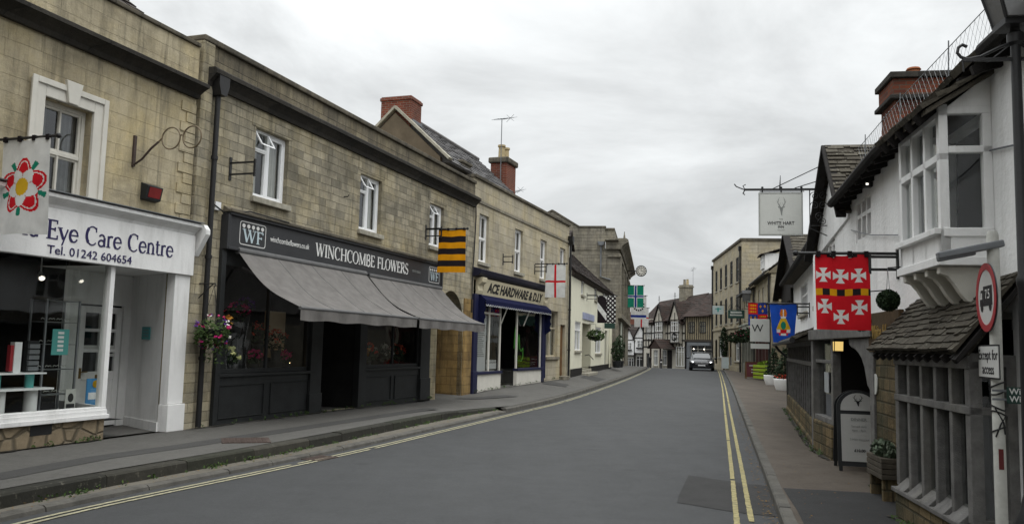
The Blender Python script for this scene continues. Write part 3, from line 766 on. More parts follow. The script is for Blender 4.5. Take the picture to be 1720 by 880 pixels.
g = MB(); g.quad((-1500, -1500, -.7), (1500, -1500, -.7), (1500, 1500, -.7), (-1500, 1500, -.7))
struct(g.build('ground', GRASS))
g = MB()
ys = [-4 + 2 * i for i in range(38)]
for a, b in zip(ys, ys[1:]):
    la, lb, ra, rb = itp(LOW, a) - .3, itp(LOW, b) - .3, itp(RK, a) + .3, itp(RK, b) + .3
    g.quad((la, a, zr(a)), (ra, a, zr(a)), (rb, b, zr(b)), (lb, b, zr(b)))
ys = [70 + 2 * i for i in range(19)]
for a, b in zip(ys, ys[1:]): g.quad((2, a, zr(a) - (.004 if a < 70.1 else 0)), (44, a, zr(a) - (.004 if a < 70.1 else 0)), (44, b, zr(b)), (2, b, zr(b)))
struct(g.build('road', ASPH))

# left footway
def zk(y): return .2 if y < 18 else (.2 - .08 * min(1, (y - 18) / 3) if y < 70 else .12 + zr(y))
WZ = [(0, -4, .2), (0, 24, .2), (0, 35, .42), (0, 50, .52), (0, 57, .46), (0, 75, .15), (0, 87, -.2)]
def zw(y): return itp(WZ, y, 2)
WALLX = [(-13, -4), (-10.9, 6), (-7.0, 17.5), (-4.2, 24.2), (-1.4, 25.3), (2.1, 35.4), (5.9, 52), (6.8, 54), (9.8, 75), (8, 82), (2, 86.5)]
KT = [(p[0] - .05, p[1]) for p in TALL if p[1] < 20.6] + [(p[0] - .03, p[1]) for p in LOW if p[1] > 20.9]
KT = [p for p in KT]
A = [(p[0] - .16, p[1]) for p in KT]
B = [(min(itp(WALLX, p[1]), p[0] - .4), p[1]) for p in KT]
strip('footway', PAVE_L, B, A, zw, zk, 6)
# tall old kerbstones, one mesh of separate stones
mb = MB()
def kerb_run(P, wid, zt, zb, seg, mb, jit=.012, y0=-4, y1=90):
    acc = 0; cur = [P[0]]
    def emit(Q):
        if len(Q) < 2 or Q[0][1] < y0 or Q[-1][1] > y1: return
        O_ = off(Q, -wid); dz = R.uniform(-jit, jit); n = len(Q); gap = .008
        if n < 2: return
        vs = []
        for i in range(n):
            f, b_ = Q[i], O_[i]
            if i in (0, n - 1):
                j = Q[1] if i == 0 else Q[-2]; L = math.hypot(j[0] - f[0], j[1] - f[1]); k = gap / L
                f = (f[0] + (j[0] - f[0]) * k, f[1] + (j[1] - f[1]) * k)
            z_ = zt(f[1]) + dz
            vs += [(f[0] + R.uniform(-jit, jit) * .5, f[1], zb(f[1])), (f[0] - .012, f[1], z_ - .02), (f[0] - .035, f[1], z_), (b_[0], b_[1], z_)]
        fs = [(i * 4 + k, i * 4 + k + 1, i * 4 + k + 5, i * 4 + k + 4) for i in range(n - 1) for k in range(3)] + [(0, 1, 2, 3), (4 * n - 1, 4 * n - 2, 4 * n - 3, 4 * n - 4)]
        mb.add(vs, fs)
    for a, b in zip(P, P[1:]):
        d = math.hypot(b[0] - a[0], b[1] - a[1]); k = max(1, int(d / .25))
        for i in range(k):
            t0 = (i + 1) / k; q = (a[0] + (b[0] - a[0]) * t0, a[1] + (b[1] - a[1]) * t0); cur.append(q); acc += d / k
            if acc >= seg * R.uniform(.8, 1.2): emit(cur); cur = [q]; acc = 0
    emit(cur)
kerb_run(TALL, .2, zk, lambda y: .0, .95, mb)
struct(mb.build('kerb_stones', KERBM))
mb = MB()
kerb_run([p for p in LOW if p[1] > 20.4], .16, zk, lambda y: zr(y) - .02, .9, mb, .004)
struct(mb.build('kerb', CONC))
strip('gutter_step', GRIT, off(TALL, -.03), [(itp(LOW, p[1]) - .1, p[1]) for p in TALL], lambda y: .064, lambda y: .058, 2)
mb = MB(); kerb_run([p for p in LOW if p[1] < 20.75], .14, lambda y: .06, lambda y: -.02, .9, mb, .004)
struct(mb.build('lower_kerb', CONC))
mb = MB()
def kerb_right(P, wid, seg):
    acc = 0; m_ = MB()
    for a, b in zip(P, P[1:]):
        d = math.hypot(b[0] - a[0], b[1] - a[1]); k = max(1, round(d / seg))
        for i in range(k):
            q0 = [a[j] + (b[j] - a[j]) * i / k for j in (0, 1)]; q1 = [a[j] + (b[j] - a[j]) * ((i + 1) / k - .01) for j in (0, 1)]
            dx, dy = q1[0] - q0[0], q1[1] - q0[1]; L = math.hypot(dx, dy); nx_, ny_ = dy / L, -dx / L; dz = R.uniform(-.004, .004)
            vs = []
            for q in (q0, q1):
                z0 = zr(q[1])
                for o_, h_ in ((0, -.02), (.008, .08), (.025, .1 + dz), (wid, .1 + dz)): vs.append((q[0] + nx_ * o_, q[1] + ny_ * o_, z0 + h_))
            m_.add(vs, [(k_, k_ + 1, k_ + 5, k_ + 4) for k_ in range(3)])
    return m_
struct(kerb_right(RK, .13, .9).build('kerb', CONC))
# footway on the right
WR = [(3.0, -4), (4.3, 3), (5.6, 8), (7.2, 14), (8.6, 22), (12.2, 31), (13.6, 36), (18.6, 62), (20.6, 78.5), (22, 81), (30, 86)]
A = off(RK, .125); B = [(max(itp(WR, p[1]), p[0] + .5), p[1]) for p in A]
strip('footway', PAVE_R, A, B, lambda y: .1 + zr(y), lambda y: .1 + zr(y), 4)
def sheet(name, pts, z_, mat, n=5):
    a, b, c, d = [Vector((*p, z_)) for p in pts]; m_ = MB()
    jag = lambda v_: v_ + Vector((R.uniform(-.02, .02), R.uniform(-.02, .02), 0))
    ring_ = []
    for s_, e_ in ((a, b), (b, c), (c, d), (d, a)):
        for i in range(n): ring_.append(jag(s_.lerp(e_, i / n)))
    m_.add(ring_, [list(range(len(ring_)))]); return struct(m_.build(name, mat))
sheet('road_patch', [(2.42, 11.25), (2.92, 10.75), (2.43, 8.75), (1.84, 9.25)], .004, ASPH_P)
sheet('road_patch', [(2.92, 10.75), (3.28, 10.45), (2.82, 8.55), (2.43, 8.75)], .0045, ASPH_P)
sheet('footway_patch', [(3.19, 9.78), (4.9, 9.45), (4.2, 4.0), (1.92, 4.5)], .104, TARMAC, 8)
# service trench reinstatements in the left footway
TR = [(-5.6, 6.5), (-5.14, 8.64), (-4.85, 10.1), (-4.3, 11.5), (-3.62, 13.5), (-2.85, 15.7), (-1.7, 19.0)]
strip('trench_patch', PAVE_D, off(TR, -.17), off(TR, .17), lambda y: .2045, lambda y: .2045)
def lpatch(pts, name='trench_patch'):
    m_ = MB(); vs = []
    for x, y in pts:
        xa, xb = itp(KT, y) - .16, itp(WALLX, y); t = (x - xb) / (xa - xb); vs.append((x, y, zw(y) * (1 - t) + zk(y) * t + .012))
    m_.add(vs, [list(range(len(vs)))]); struct(m_.build(name, PAVE_D))
lpatch([(-1.5, 23.2), (-.9, 23.2), (.3, 25.0), (-.1, 25.2)]); lpatch([(1.2, 31.0), (2.1, 31.0), (2.3, 32.4), (1.5, 32.4)]); lpatch([(3.2, 37.5), (3.9, 37.2), (4.6, 40.0), (3.7, 40.2)])
# double yellow lines, broken slightly where they have worn
def line(P, d, w, mat, y0, y1, wear=.1):
    m_ = MB(); Q = off(P, d); L_, R_ = off(Q, -w / 2), off(Q, w / 2)
    for i in range(len(Q) - 1):
        n = max(1, int(math.hypot(Q[i + 1][0] - Q[i][0], Q[i + 1][1] - Q[i][1]) / .12))
        for k in range(n):
            t0, t1 = k / n, (k + 1) / n
            f = lambda A_, t: (A_[i][0] * (1 - t) + A_[i + 1][0] * t, A_[i][1] * (1 - t) + A_[i + 1][1] * t)
            if not y0 < Q[i][1] < y1 or R.random() < wear * .35: continue
            e = lambda: R.uniform(0, .008)
            p = [f(L_, t0), f(R_, t0), f(R_, t1), f(L_, t1)]
            m_.quad(*[(q[0] + e(), q[1], zr(q[1]) + .008) for q in p])
    return struct(m_.build('road_marking', mat))
line(LOW, .17, .05, YEL_L, -4, 76, .06); line(LOW, .27, .05, YEL_L, -4, 76, .06)
line(RK, -.27, .055, YEL_R, -4, 77, .08); line(RK, -.41, .055, YEL_R, -4, 77, .06)
# leaf litter and grit in the gutters
m_ = MB()
def litter(P, lo, hi, n, y0, y1, zf, s0, s1):
    for _ in range(n):
        y = y0 + (y1 - y0) * R.random() ** 1.6; x = itp(P, y) + R.uniform(lo, hi); a = R.uniform(0, 6.3); s_ = R.uniform(s0, s1)
        c, d = math.cos(a) * s_, math.sin(a) * s_
        m_.quad((x - c, y - d, zf(y) + .012), (x + d * .5, y - c * .5, zf(y) + .014), (x + c, y + d, zf(y) + .018), (x - d * .5, y + c * .5, zf(y) + .012))
litter(RK, -.16, -.01, 420, 7.5, 30, zr, .008, .024); litter(RK, .2, 1.2, 50, 7.5, 12, lambda y: .1, .008, .02)
litter(LOW, -.28, -.02, 260, 7, 22, lambda y: .062, .006, .018); litter(LOW, -.5, .5, 60, 8, 20, lambda y: -.006, .005, .012)
tag(m_.build('leaf_litter', islandm('dry_leaf', [(.16, .09, .03), (.22, .14, .05), (.10, .06, .03)], .9, 20)), kind='stuff')
m_ = MB()
for _ in range(70):
    y = 8 + 13 * R.random(); x = itp(TALL, y) + R.uniform(-.0, .05)
    for k in range(6): m_.foliage((x + R.uniform(-.05, .05), y + R.uniform(-.06, .06), .085), (.03, .04, .03), 2, .018)
tag(m_.build('kerb_weeds', LEAF), kind='stuff')
# painted contact shade strip and small weeds where the walls meet the paving
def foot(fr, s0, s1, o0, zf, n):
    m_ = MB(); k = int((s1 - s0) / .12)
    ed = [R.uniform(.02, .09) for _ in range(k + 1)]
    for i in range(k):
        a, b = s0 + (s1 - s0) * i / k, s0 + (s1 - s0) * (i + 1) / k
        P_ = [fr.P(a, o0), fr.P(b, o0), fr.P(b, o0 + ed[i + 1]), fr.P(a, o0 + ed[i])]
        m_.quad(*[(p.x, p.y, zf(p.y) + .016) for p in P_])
    struct(m_.build('contact_shade_strip', SHADE_DIRT)); m_ = MB()
    for _ in range(n):
        p = fr.P(s0 + (s1 - s0) * R.random(), o0 + R.uniform(.01, .06))
        for q in range(R.randint(2, 6)): m_.foliage((p.x + R.uniform(-.03, .03), p.y + R.uniform(-.05, .05), zf(p.y) + R.uniform(.015, .06)), (.025, .03, .03), 2, .02)
    tag(m_.build('wall_weeds', LEAF), kind='stuff')
SHADE_DIRT = asphalt('shade_dirt', (.03, .028, .022), 0, .5, 1)  # dark colour for the painted wall-foot shade and the gully floor
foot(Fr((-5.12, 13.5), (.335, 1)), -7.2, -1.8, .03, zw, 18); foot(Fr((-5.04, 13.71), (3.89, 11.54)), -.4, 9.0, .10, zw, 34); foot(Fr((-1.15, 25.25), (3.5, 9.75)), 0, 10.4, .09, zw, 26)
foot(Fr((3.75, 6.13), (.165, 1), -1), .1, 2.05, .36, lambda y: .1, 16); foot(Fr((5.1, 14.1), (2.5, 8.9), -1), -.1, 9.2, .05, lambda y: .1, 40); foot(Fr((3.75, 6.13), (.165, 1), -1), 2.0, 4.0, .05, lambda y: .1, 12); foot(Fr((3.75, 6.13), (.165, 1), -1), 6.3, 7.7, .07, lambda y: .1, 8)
# iron manhole cover
mh = empty_at('manhole_cover', 'rectangular rusty iron manhole cover set in the grey footway', 'manhole cover', (-3.75, 12.15, .2), .34)
m_ = MB(); m_.box(-.33, .33, -.30, .30, -.02, .011); m_.build('frame', paint('rusty_iron', (.07, .05, .042), .8, .3, 9, .3, .5), mh)
m_ = MB()
for i in range(8):
    for j in range(7): m_.box(-.29 + i * .073, -.235 + i * .073, -.27 + j * .077, -.21 + j * .077, .011, .016)
m_.build('tread_pattern', MATS['rusty_iron'], mh)
mh = empty_at('gully_grate', 'small iron gully grate at the road edge by the double yellow lines', 'drain', (-2.72, 12.0, 0), -.4)
m_ = MB(); m_.box(-.2, .2, -.24, -.2, -.02, .012).box(-.2, .2, .2, .24, -.02, .012).box(-.24, -.2, -.24, .24, -.02, .012).box(.2, .24, -.24, .24, -.02, .012); m_.build('frame', MATS['rusty_iron'], mh)
m_ = MB()
for i in range(7): m_.box(-.19 + i * .057, -.155 + i * .057, -.2, .2, -.02, .010)
m_.box(-.2, .2, -.2, .2, -.02, .004, 1); m_.build('bars', [MATS['rusty_iron'], SHADE_DIRT], mh)

# ------------------------------------------------------------------ left side of the street
FE = Fr((-5.12, 13.5), (.335, 1))
FL = Fr((-5.04, 13.71), (3.89, 11.54))
FA = Fr((-1.15, 25.25), (3.5, 9.75))
FC = Fr((2.6, 35.95), (3.71, 16.1))
FK = Fr((6.94, 54), (3.56, 21))

def cornice(mb, x0, x1, z0, z1, out, mi=0, back=.0):   # moulded band, profile in y,z
    h = z1 - z0
    prof = [(back, z0), (-out * .25, z0), (-out * .35, z0 + h * .25), (-out * .6, z0 + h * .45), (-out * .9, z0 + h * .62), (-out, z0 + h * .66), (-out, z0 + h * .88), (-out * .8, z1), (back, z1 + .01)]
    mb.prism(prof, 'x', x0, x1, mi)
    return mb
def downpipe(fr, parent, x, z0, z1, y=-.09, r=.045, mat=None, hopper=True):
    mb = MB(); mb.tube([(x, y, z0), (x, y, z1)], r, 10)
    for q in (.2, .5, .8): mb.tube([(x, y, z0 + (z1 - z0) * q - .03), (x, y, z0 + (z1 - z0) * q + .03)], r * 1.3, 10)
    if hopper:
        mb.prism([(x - .07, z1 - .05), (x + .07, z1 - .05), (x + .13, z1 + .12), (x + .13, z1 + .26), (x + .15, z1 + .3), (x - .15, z1 + .3), (x - .13, z1 + .26), (x - .13, z1 + .12)], 'y', y - .12, y + .08)
    return mb.build('downpipe', mat or BLACK, parent, smooth=40)

# --- opticians -------------------------------------------------------
E_ = FE.thing('shop_building', 'pale stone opticians shop with white fascia and recessed white panelled door', 'building')
X0, X1 = -7.6, -.26
w = MB(); w.wall(X0, X1, -.1, 5.5, [(-3.13, -2.34, 3.38, 4.70), (X0 + .4, -.5, .2, 3.3), (-6.4, -5.6, 3.38, 4.7)], rev=.16)
w.shell(X0, X1, 0, 6, 2.7, 5.5); w.shell(X0, X1, 0, 6, -.1, 2.7, top=False, sr_=False)
w.build('wall', STONE_EYE, E_)
w = MB(); w.wall(X0, X1, 5.5, 6.36, y=-.01); w.shell(X0, X1, -.01, .32, 5.5, 6.36); w.build('parapet', STONE_EYE, E_)
w = MB(); w.box(X0, X1 - .01, -.05, .36, 6.36, 6.43); w.build('coping', SOOT, E_, bevel=.015)
w = MB(); cornice(w, X0, X1 - .012, 5.5, 5.74, .26); w.build('cornice', SOOT2, E_)
w = MB()
for i in range(13):      # quoins at the corner, bonded long and short
    a = .34 if i % 2 else .22; z_ = 3.42 + i * .165
    if z_ < 5.4: w.box(X1 - a, X1 - .004, -.022, .0, z_ + .006, z_ + .159)
w.build('quoins', STONE_EYE, E_, bevel=.006)
for xx in (-3.13, -6.4):
    wd = window(E_, xx, 3.38, .79, 1.32, 'sash', OFFW, .12, False, CURT2)
    w = MB(); a, b, c, d = xx - .2, xx + .99, 3.484, 4.7
    w.box(a, xx - .004, -.05, 0, c, d + .2); w.box(xx + .794, b, -.05, 0, c, d + .2); w.box(xx - .004, xx + .794, -.05, 0, d + .004, d + .2)
    w.box(a - .03, a + .05, -.075, -.05, c, d + .23); w.box(b - .05, b + .03, -.075, -.05, c, d + .23); w.box(a + .05, b - .05, -.075, -.05, d + .15, d + .23)
    w.prism([(xx + .32, d + .0), (xx + .47, d + .0), (xx + .53, d + .3), (xx + .26, d + .3)], 'y', -.1, -.051)
    w.build('window_surround', OFFW, E_, bevel=.008)
w = MB(); w.slates((X0, .45, 6.3), (.02, .45, 6.3), (.02, 3.0, 8.5), (X0, 3.0, 8.5), .22, .3); w.prism([(.45, 6.3), (3.0, 8.5), (3.0, 8.35), (.55, 6.25)], 'x', X0, .0)
w.prism([(3.0, 8.5), (5.6, 6.3), (5.6, 6.2), (3.0, 8.35)], 'x', X0, 0)
w.build('roof', SLATE_DK, E_)
# shopfront
w = MB(); w.box(X0 + .4, -.19, -.1, .02, 2.63, 3.27); w.build('fascia', WHITE, E_, bevel=.006)
w = MB(); cornice(w, X0 + .3, -.16, 3.27, 3.47, .2); w.box(X0 + .3, -.15, -.235, 0, 3.471, 3.482, 1); w.build('fascia_cornice', [WHITE, LEAD], E_)
w = MB(); w.prism([(-.06, 2.95), (-.26, 3.3), (-.26, 3.38), (-.2, 3.46), (.0, 3.46), (.0, 2.95)], 'x', -.15, -.04); w.build('console_bracket', WHITE, E_, bevel=.01)
w = MB(); w.box(-.54, -.2, -.055, .1, .62, 2.63); w.box(-.56, -.18, -.09, .1, .2, .615); w.build('pilaster', WHITE, E_, bevel=.008)
w = MB(); w.box(X0 + .4, -1.74, -.03, .3, .2, .5); w.build('stone_plinth', RUB, E_, bevel=.015)
w = MB(); w.box(-2.95, -2.62, -.034, -.03, .36, .49); w.build('air_vent', BLACK, E_)
w = MB(); w.box(X0 + .4, -1.72, -.09, .12, .5, .56); w.box(X0 + .4, -1.73, -.06, .12, .56, .62); w.box(X0 + .4, -1.74, -.04, .1, .62, .66)
w.box(-1.82, -1.74, -.035, .06, .66, 2.63); w.box(-4.9, -4.84, -.03, .05, .66, 2.63)
sf = w.build('shop_window', WHITE, E_, bevel=.006)
w = MB(); w.quad((X0 + .4, .02, .66), (-1.82, .02, .66), (-1.82, .02, 2.63), (X0 + .4, .02, 2.63)); w.quad((-1.78, .06, .66), (-1.35, 1.22, .66), (-1.35, 1.22, 2.63), (-1.78, .06, 2.63)); w.build('pane', SHOPG, sf)
w = MB(); w.box(-1.80, -1.76, .06, .10, .2, 2.63); w.bar((-1.78, .08, .62), (-1.35, 1.2, .62), .05, .1); w.quad((-1.78, .07, .2), (-1.35, 1.22, .2), (-1.35, 1.22, .6), (-1.78, .07, .6)); w.build('return_frame', WHITE, sf)
# lobby: splayed side, ceiling, door wall
w = MB(); w.quad((-.56, .1, .2), (-.02, 1.24, .2), (-.02, 1.24, 2.64), (-.56, .1, 2.64)); w.quad((-1.82, .05, 2.635), (-.02, .05, 2.635), (-.02, 1.3, 2.635), (-1.82, 1.3, 2.635))
w.wall(-1.4, 0, .2, 2.63, [(-1.06, -.18, .2, 2.13)], y=1.24, rev=.05); w.bar((-.57, .09, .27), (-.03, 1.23, .27), .02, .14)
w.build('lobby_lining', WHITE, E_)
w = MB(); D0, D1 = -1.04, -.2; y = 1.25
w.box(D0, D0 + .1, y, y + .05, .22, 2.1); w.box(D1 - .1, D1, y, y + .05, .22, 2.1)
for a, b in ((.22, .42), (.95, 1.08), (1.38, 1.43), (1.70, 1.75), (2.0, 2.1)): w.box(D0 + .1, D1 - .1, y, y + .05, a, b)
w.box(-.65, -.59, y, y + .05, .42, .95); w.box(D0 + .1, -.65, y + .015, y + .04, .42, .95); w.box(-.59, D1 - .1, y + .015, y + .04, .42, .95)
w.box(-.64, -.6, y, y + .05, 1.08, 2.0)
dr = w.build('door', WHITE, E_, bevel=.006)
w = MB(); w.quad((D0 + .1, y + .03, 1.08), (D1 - .1, y + .03, 1.08), (D1 - .1, y + .03, 2.0), (D0 + .1, y + .03, 2.0)); w.build('pane', GLASS, dr)
w = MB(); w.box(D0 + .035, D0 + .075, y - .012, y, .98, 1.14); w.tube([(D0 + .055, y - .05, 1.08), (D0 + .15, y - .05, 1.08)], .011); w.tube([(D0 + .055, y, 1.08), (D0 + .055, y - .05, 1.08)], .011); w.build('handle', paint('brass', (.25, .16, .05), .35, .1, 4, .5, .05, .9), dr)
w = MB(); w.box(-.68, -.56, y - .008, y, .97, 1.03); w.build('letter_plate', MATS['brass'], dr)
w = MB(); w.box(-1.0, -.62, y + .015, y + .028, 1.42, 1.49); w.box(-.58, -.3, y + .015, y + .028, 1.42, 1.49); w.box(-.58, -.3, y + .015, y + .028, 1.31, 1.36); w.box(-.6, -.49, y + .012, y + .028, 1.0, 1.18); w.build('notice', SIGNB, dr)
# interior
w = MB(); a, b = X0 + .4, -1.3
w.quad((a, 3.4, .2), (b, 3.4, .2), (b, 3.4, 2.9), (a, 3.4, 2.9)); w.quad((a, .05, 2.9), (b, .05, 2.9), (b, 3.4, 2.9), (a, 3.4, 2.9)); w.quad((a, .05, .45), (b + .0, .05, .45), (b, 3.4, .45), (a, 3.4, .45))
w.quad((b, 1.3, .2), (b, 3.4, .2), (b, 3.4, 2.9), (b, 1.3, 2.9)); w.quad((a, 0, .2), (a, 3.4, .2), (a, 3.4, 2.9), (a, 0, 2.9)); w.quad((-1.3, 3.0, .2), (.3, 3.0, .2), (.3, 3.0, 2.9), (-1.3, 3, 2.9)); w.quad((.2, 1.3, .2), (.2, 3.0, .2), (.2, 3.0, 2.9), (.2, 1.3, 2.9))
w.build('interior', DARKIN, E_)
# fascia lettering
roman('ld Eye Care Centre', .25, LETTER_N, E_, -3.36, -.101, 2.87, 2.68)
text('Tel. 01242 604654', .16, LETTER_N, E_, (-2.98, -.104, 2.68), fit=1.45)
# shop display, each piece its own thing
t = FE.thing('display_shelf', 'white two tier display shelf on teal and white drums in the opticians window', 'shelf', -2.62, -.55, .452)
w = MB(); w.box(-.55, .38, -.16, .2, .45, .475); w.box(-.5, .26, -.14, .18, .66, .68); w.build('shelf_board', PVC, t)
for xx in (-.33, .16): MB().lathe([(.085, .0), (.085, .45)], (xx, 0, 0), 20).build('white_drum', PVC, t, smooth=40)
for xx in (-.38, .12): MB().lathe([(.055, .475), (.055, .66)], (xx, 0, 0), 20).build('teal_drum', TEAL, t, smooth=40)
t = FE.thing('leaflet_rack', 'red and white leaflet holder standing on the opticians display shelf', 'leaflet rack', -2.72, -.56, 1.132)
MB().box(-.06, .05, -.03, .05, 0, .40).build('white_card', PVC, t); MB().box(-.11, -.062, -.02, .04, .02, .36).build('red_card', REDP, t)
t = FE.thing('leaflet_rack', 'black leaflet stand with grey pockets beside the red and white leaflet holder', 'leaflet rack', -2.47, -.56, 1.132)
MB().box(-.09, .09, 0, .06, 0, .42).build('back_board', CHAR, t)
w = MB()
for k in range(5): w.box(-.08, .08, -.03, .0, .02 + k * .075, .075 + k * .075)
w.build('pocket', LEAD, t)
t = FE.thing('hanging_chart', 'teal eye chart poster hanging behind the opticians window', 'poster', -2.0, -.6, 1.36)
MB().box(-.14, .14, -.004, .004, 0, .36).build('card', TEAL, t)
w = MB()
for k in range(5): w.box(-.05, .05, -.008, -.005, .05 + k * .06, .085 + k * .06)
w.build('chart_print', PVC, t)
w = MB(); w.tube([(0, 0, .36), (0, 0, 1.5)], .002, 4); w.build('cord', LEAD, t)
t = FE.thing('window_card', 'blue poster with a yellow head shape low in the opticians window', 'poster', -1.42, -.5, .62)
MB().box(-.16, .16, -.004, .004, 0, .40).build('card', BLUEC, t)
w = MB(); w.lathe([(.055, -.007), (.055, -.005)], (0, 0, 0), 20); w.v = [(x, z_ - .002, y_ + .32) for x, y_, z_ in w.v]; w.build('yellow_shape', FLM['yellow'], t)
w = MB(); w.box(-.12, .12, -.008, -.005, .1, .2); w.build('pale_print', PVC, t)
t = FE.thing('window_card', 'small black and white portrait card low in the opticians window', 'poster', -1.8, -.55, .6)
MB().box(-.09, .09, -.004, .004, 0, .28).build('card', SIGNB, t)
w = MB(); w.ball((0, -.006, .16), .05, 14, sq=(1, .1, 1.25)); w.box(-.07, .07, -.009, -.005, .02, .075); w.build('portrait_print', CHAR, t)
t = FE.thing('display_case', 'tall narrow glass display case with pale edges in the opticians window', 'display case', -1.98, -.75, .452)
w = MB()
for x in (-.28, .28):
    for y in (-.14, .14): w.box(x - .012, x + .012, y - .012, y + .012, 0, 1.68)
for z_ in (0, .35, .7, 1.05, 1.36, 1.66): w.box(-.28, .28, -.14, .14, z_, z_ + .008)
w.build('case_frame', LEAD, t)
w = MB(); w.quad((-.28, -.145, 0), (.28, -.145, 0), (.28, -.145, 1.66), (-.28, -.145, 1.66)); w.build('pane', SHOPG, t)
w = MB()
for z_ in (.36, .71, 1.06, 1.37):
    for k in range(4): x = -.2 + k * .13; w.tube([(x - .05, -.02, z_ + .03), (x - .03, -.02, z_ + .05), (x, -.02, z_ + .035), (x + .03, -.02, z_ + .05), (x + .05, -.02, z_ + .03)], .006, 5)
w.build('spectacle_frames', SIGNB, t)
for a, l in ((-5.6, 'wall rack of spectacle frames deep inside the opticians, further from the door'), (-3.2, 'wall rack of spectacle frames deep inside the opticians, nearer to the door')):
    t = FE.thing('wall_rack', l, 'rack', a, -3.3, .9); MB().box(-.9, .9, 0, .05, 0, 1.5).build('back_board', MIDIN, t); w = MB()
    for i in range(11):
        for k in range(7): w.box(-.82 + i * .16, -.72 + i * .16, -.03, 0, .1 + k * .2, .13 + k * .2)
    w.build('spectacle_frames', SIGNB, t)
SPOTE = emis('spot_lamp', (1, .9, .75), 7)
for xx, oo, zz in ((-1.51, -1.6, 2.48), (-1.07, -1.6, 2.45)):
    t = FE.thing('ceiling_spotlight', 'lit white ceiling spotlight inside the opticians, %s' % ('further from the shop door' if xx < -1.3 else 'nearer to the shop door'), 'spotlight', xx, oo, zz, 'lit spotlights in the opticians')
    w = MB(); w.tube([(0, 0, .42), (0, 0, .06)], .012, 6); w.tube([(.03, .04, .09), (-.03, -.06, -.0)], [.03, .05], 12); w.build('housing', PVC, t, smooth=40)
    MB().ball((-.032, -.063, -.004), .034, 10, sq=(1, .7, .8)).build('lamp', SPOTE, t)
t = FE.thing('wall_plaque', 'small teal plaque on the white side wall of the opticians porch', 'plaque', -.33, -.62, 1.60)
t.rotation_euler.z += math.atan2(1.14, .54) - 0
w = MB(); w.box(-.15, .15, .0, .012, 0, .2); w.build('plate', paint('teal_plaque', (.08, .30, .31), .5, .1, 4), t)
w = MB()
for k in range(3): w.box(-.1, .1, .012, .014, .05 + k * .045, .062 + k * .045)
w.build('engraved_lines', LETTER_G, t)
t = FE.thing('spectacles_sign', 'wrought iron spectacles sign on a rusty wall bracket above the white fascia', 'sign', -1.53, 0, 4.12)
w = MB(); w.box(-.025, .025, -.03, .0, 0, .46); w.build('wall_plate', MATS['rusty_iron'], t)
w = MB(); w.tube([(0, -.03, .03), (0, -.16, .1), (.02, -.3, .26), (.05, -.4, .36)], .016, 8); w.build('arm', MATS['rusty_iron'], t, smooth=40)
w = MB()
for cy_ in (-.62, -.99):
    w.tube([(.05, cy_ + .16 * math.cos(a * math.pi / 14), .40 + .16 * math.sin(a * math.pi / 14)) for a in range(29)], .011, 8)
w.tube([(.05, -.78, .42), (.05, -.805, .45), (.05, -.83, .42)], .01, 6); w.tube([(.05, -.4, .36), (.05, -.47, .42)], .012, 6); w.build('spectacle_rim', paint('bronze_iron', (.16, .12, .07), .6, .3, 8, .4), t, smooth=40)
t = FE.thing('alarm_box', 'dark red faced alarm box on the pale stone wall below the iron spectacles', 'alarm', -1.18, 0, 3.66)
w = MB(); w.prism([(0, 0), (-.1, .02), (-.14, .22), (0, .27)], 'x', -.16, .16); w.build('case', CHAR, t, bevel=.01)
w = MB(); w.prism([(-.112, .05), (-.145, .2), (-.139, .2), (-.106, .05)], 'x', -.12, .12); w.build('front', paint('alarm_red', (.22, .02, .02), .5, .2, 5), t)

# --- florist ---------------------------------------------------------
F_ = FL.thing('shop_building', 'long limestone florist shop with dark shopfront, twin grey awnings and soot black cornice', 'building')
X0, X1 = -.44, 12.1
arch = []
ac, ar, az = 10.47, .93, 2.2
holes = [(1.12, 2.17, 4.2, 5.46), (5.0, 6.03, 4.15, 5.42), (8.8, 9.75, 4.25, 5.40), (.3, 9.0, .2, 3.2)]
w = MB(); w.wall(X0, X1, -.1, 5.85, holes + [(ac - ar, ac + ar, -.05, 3.2)], rev=.14)
n = 14
for i in range(n):         # stones closing the arch head
    a0, a1 = math.pi * i / n, math.pi * (i + 1) / n
    p0, p1 = (ac + ar * math.cos(a0), az + .95 * math.sin(a0)), (ac + ar * math.cos(a1), az + .95 * math.sin(a1))
    w.quad((p0[0], 0, p0[1]), (p1[0], 0, p1[1]), (p1[0], 0, 3.2), (p0[0], 0, 3.2)); w.quad((p0[0], 0, p0[1]), (p0[0], 5, p0[1]), (p1[0], 5, p1[1]), (p1[0], 0, p1[1]))
w.shell(X0, X1, 0, 6, 2.7, 5.85); w.shell(X0, X1, 0, 6, -.1, 2.7, top=False, sl=False); w.quad((X0, 0, -.1), (X0, .1, -.1), (X0, .1, 2.7), (X0, 0, 2.7))
w.build('wall', STONE, F_)
w = MB()
w.quad((ac + ar, .0, .1), (ac + ar, 5, .1), (ac + ar, 5, 2.3), (ac + ar, 0, 2.3)); w.quad((ac - ar, .0, .1), (ac - ar, 5, .1), (ac - ar, 5, 2.3), (ac - ar, 0, 2.3))
w.box(11.42, 12.09, -.03, 0, .1, 3.0); w.build('passage_wall', STONE_OCH, F_)
w = MB(); w.quad((ac - ar, 4.98, .1), (ac + ar, 4.98, .1), (ac + ar, 4.98, 3.2), (ac - ar, 4.98, 3.2)); w.build('passage_door', CHAR, F_)
w = MB(); w.wall(X0 + .28, X1, 5.85, 6.52, y=.005); w.shell(X0 + .28, X1, .005, .3, 5.85, 6.52); w.build('parapet', PARAPET, F_)
w = MB(); w.box(X0 - .0, X1 - .02, -.06, .34, 6.52, 6.62); w.build('coping', SOOT, F_, bevel=.02)
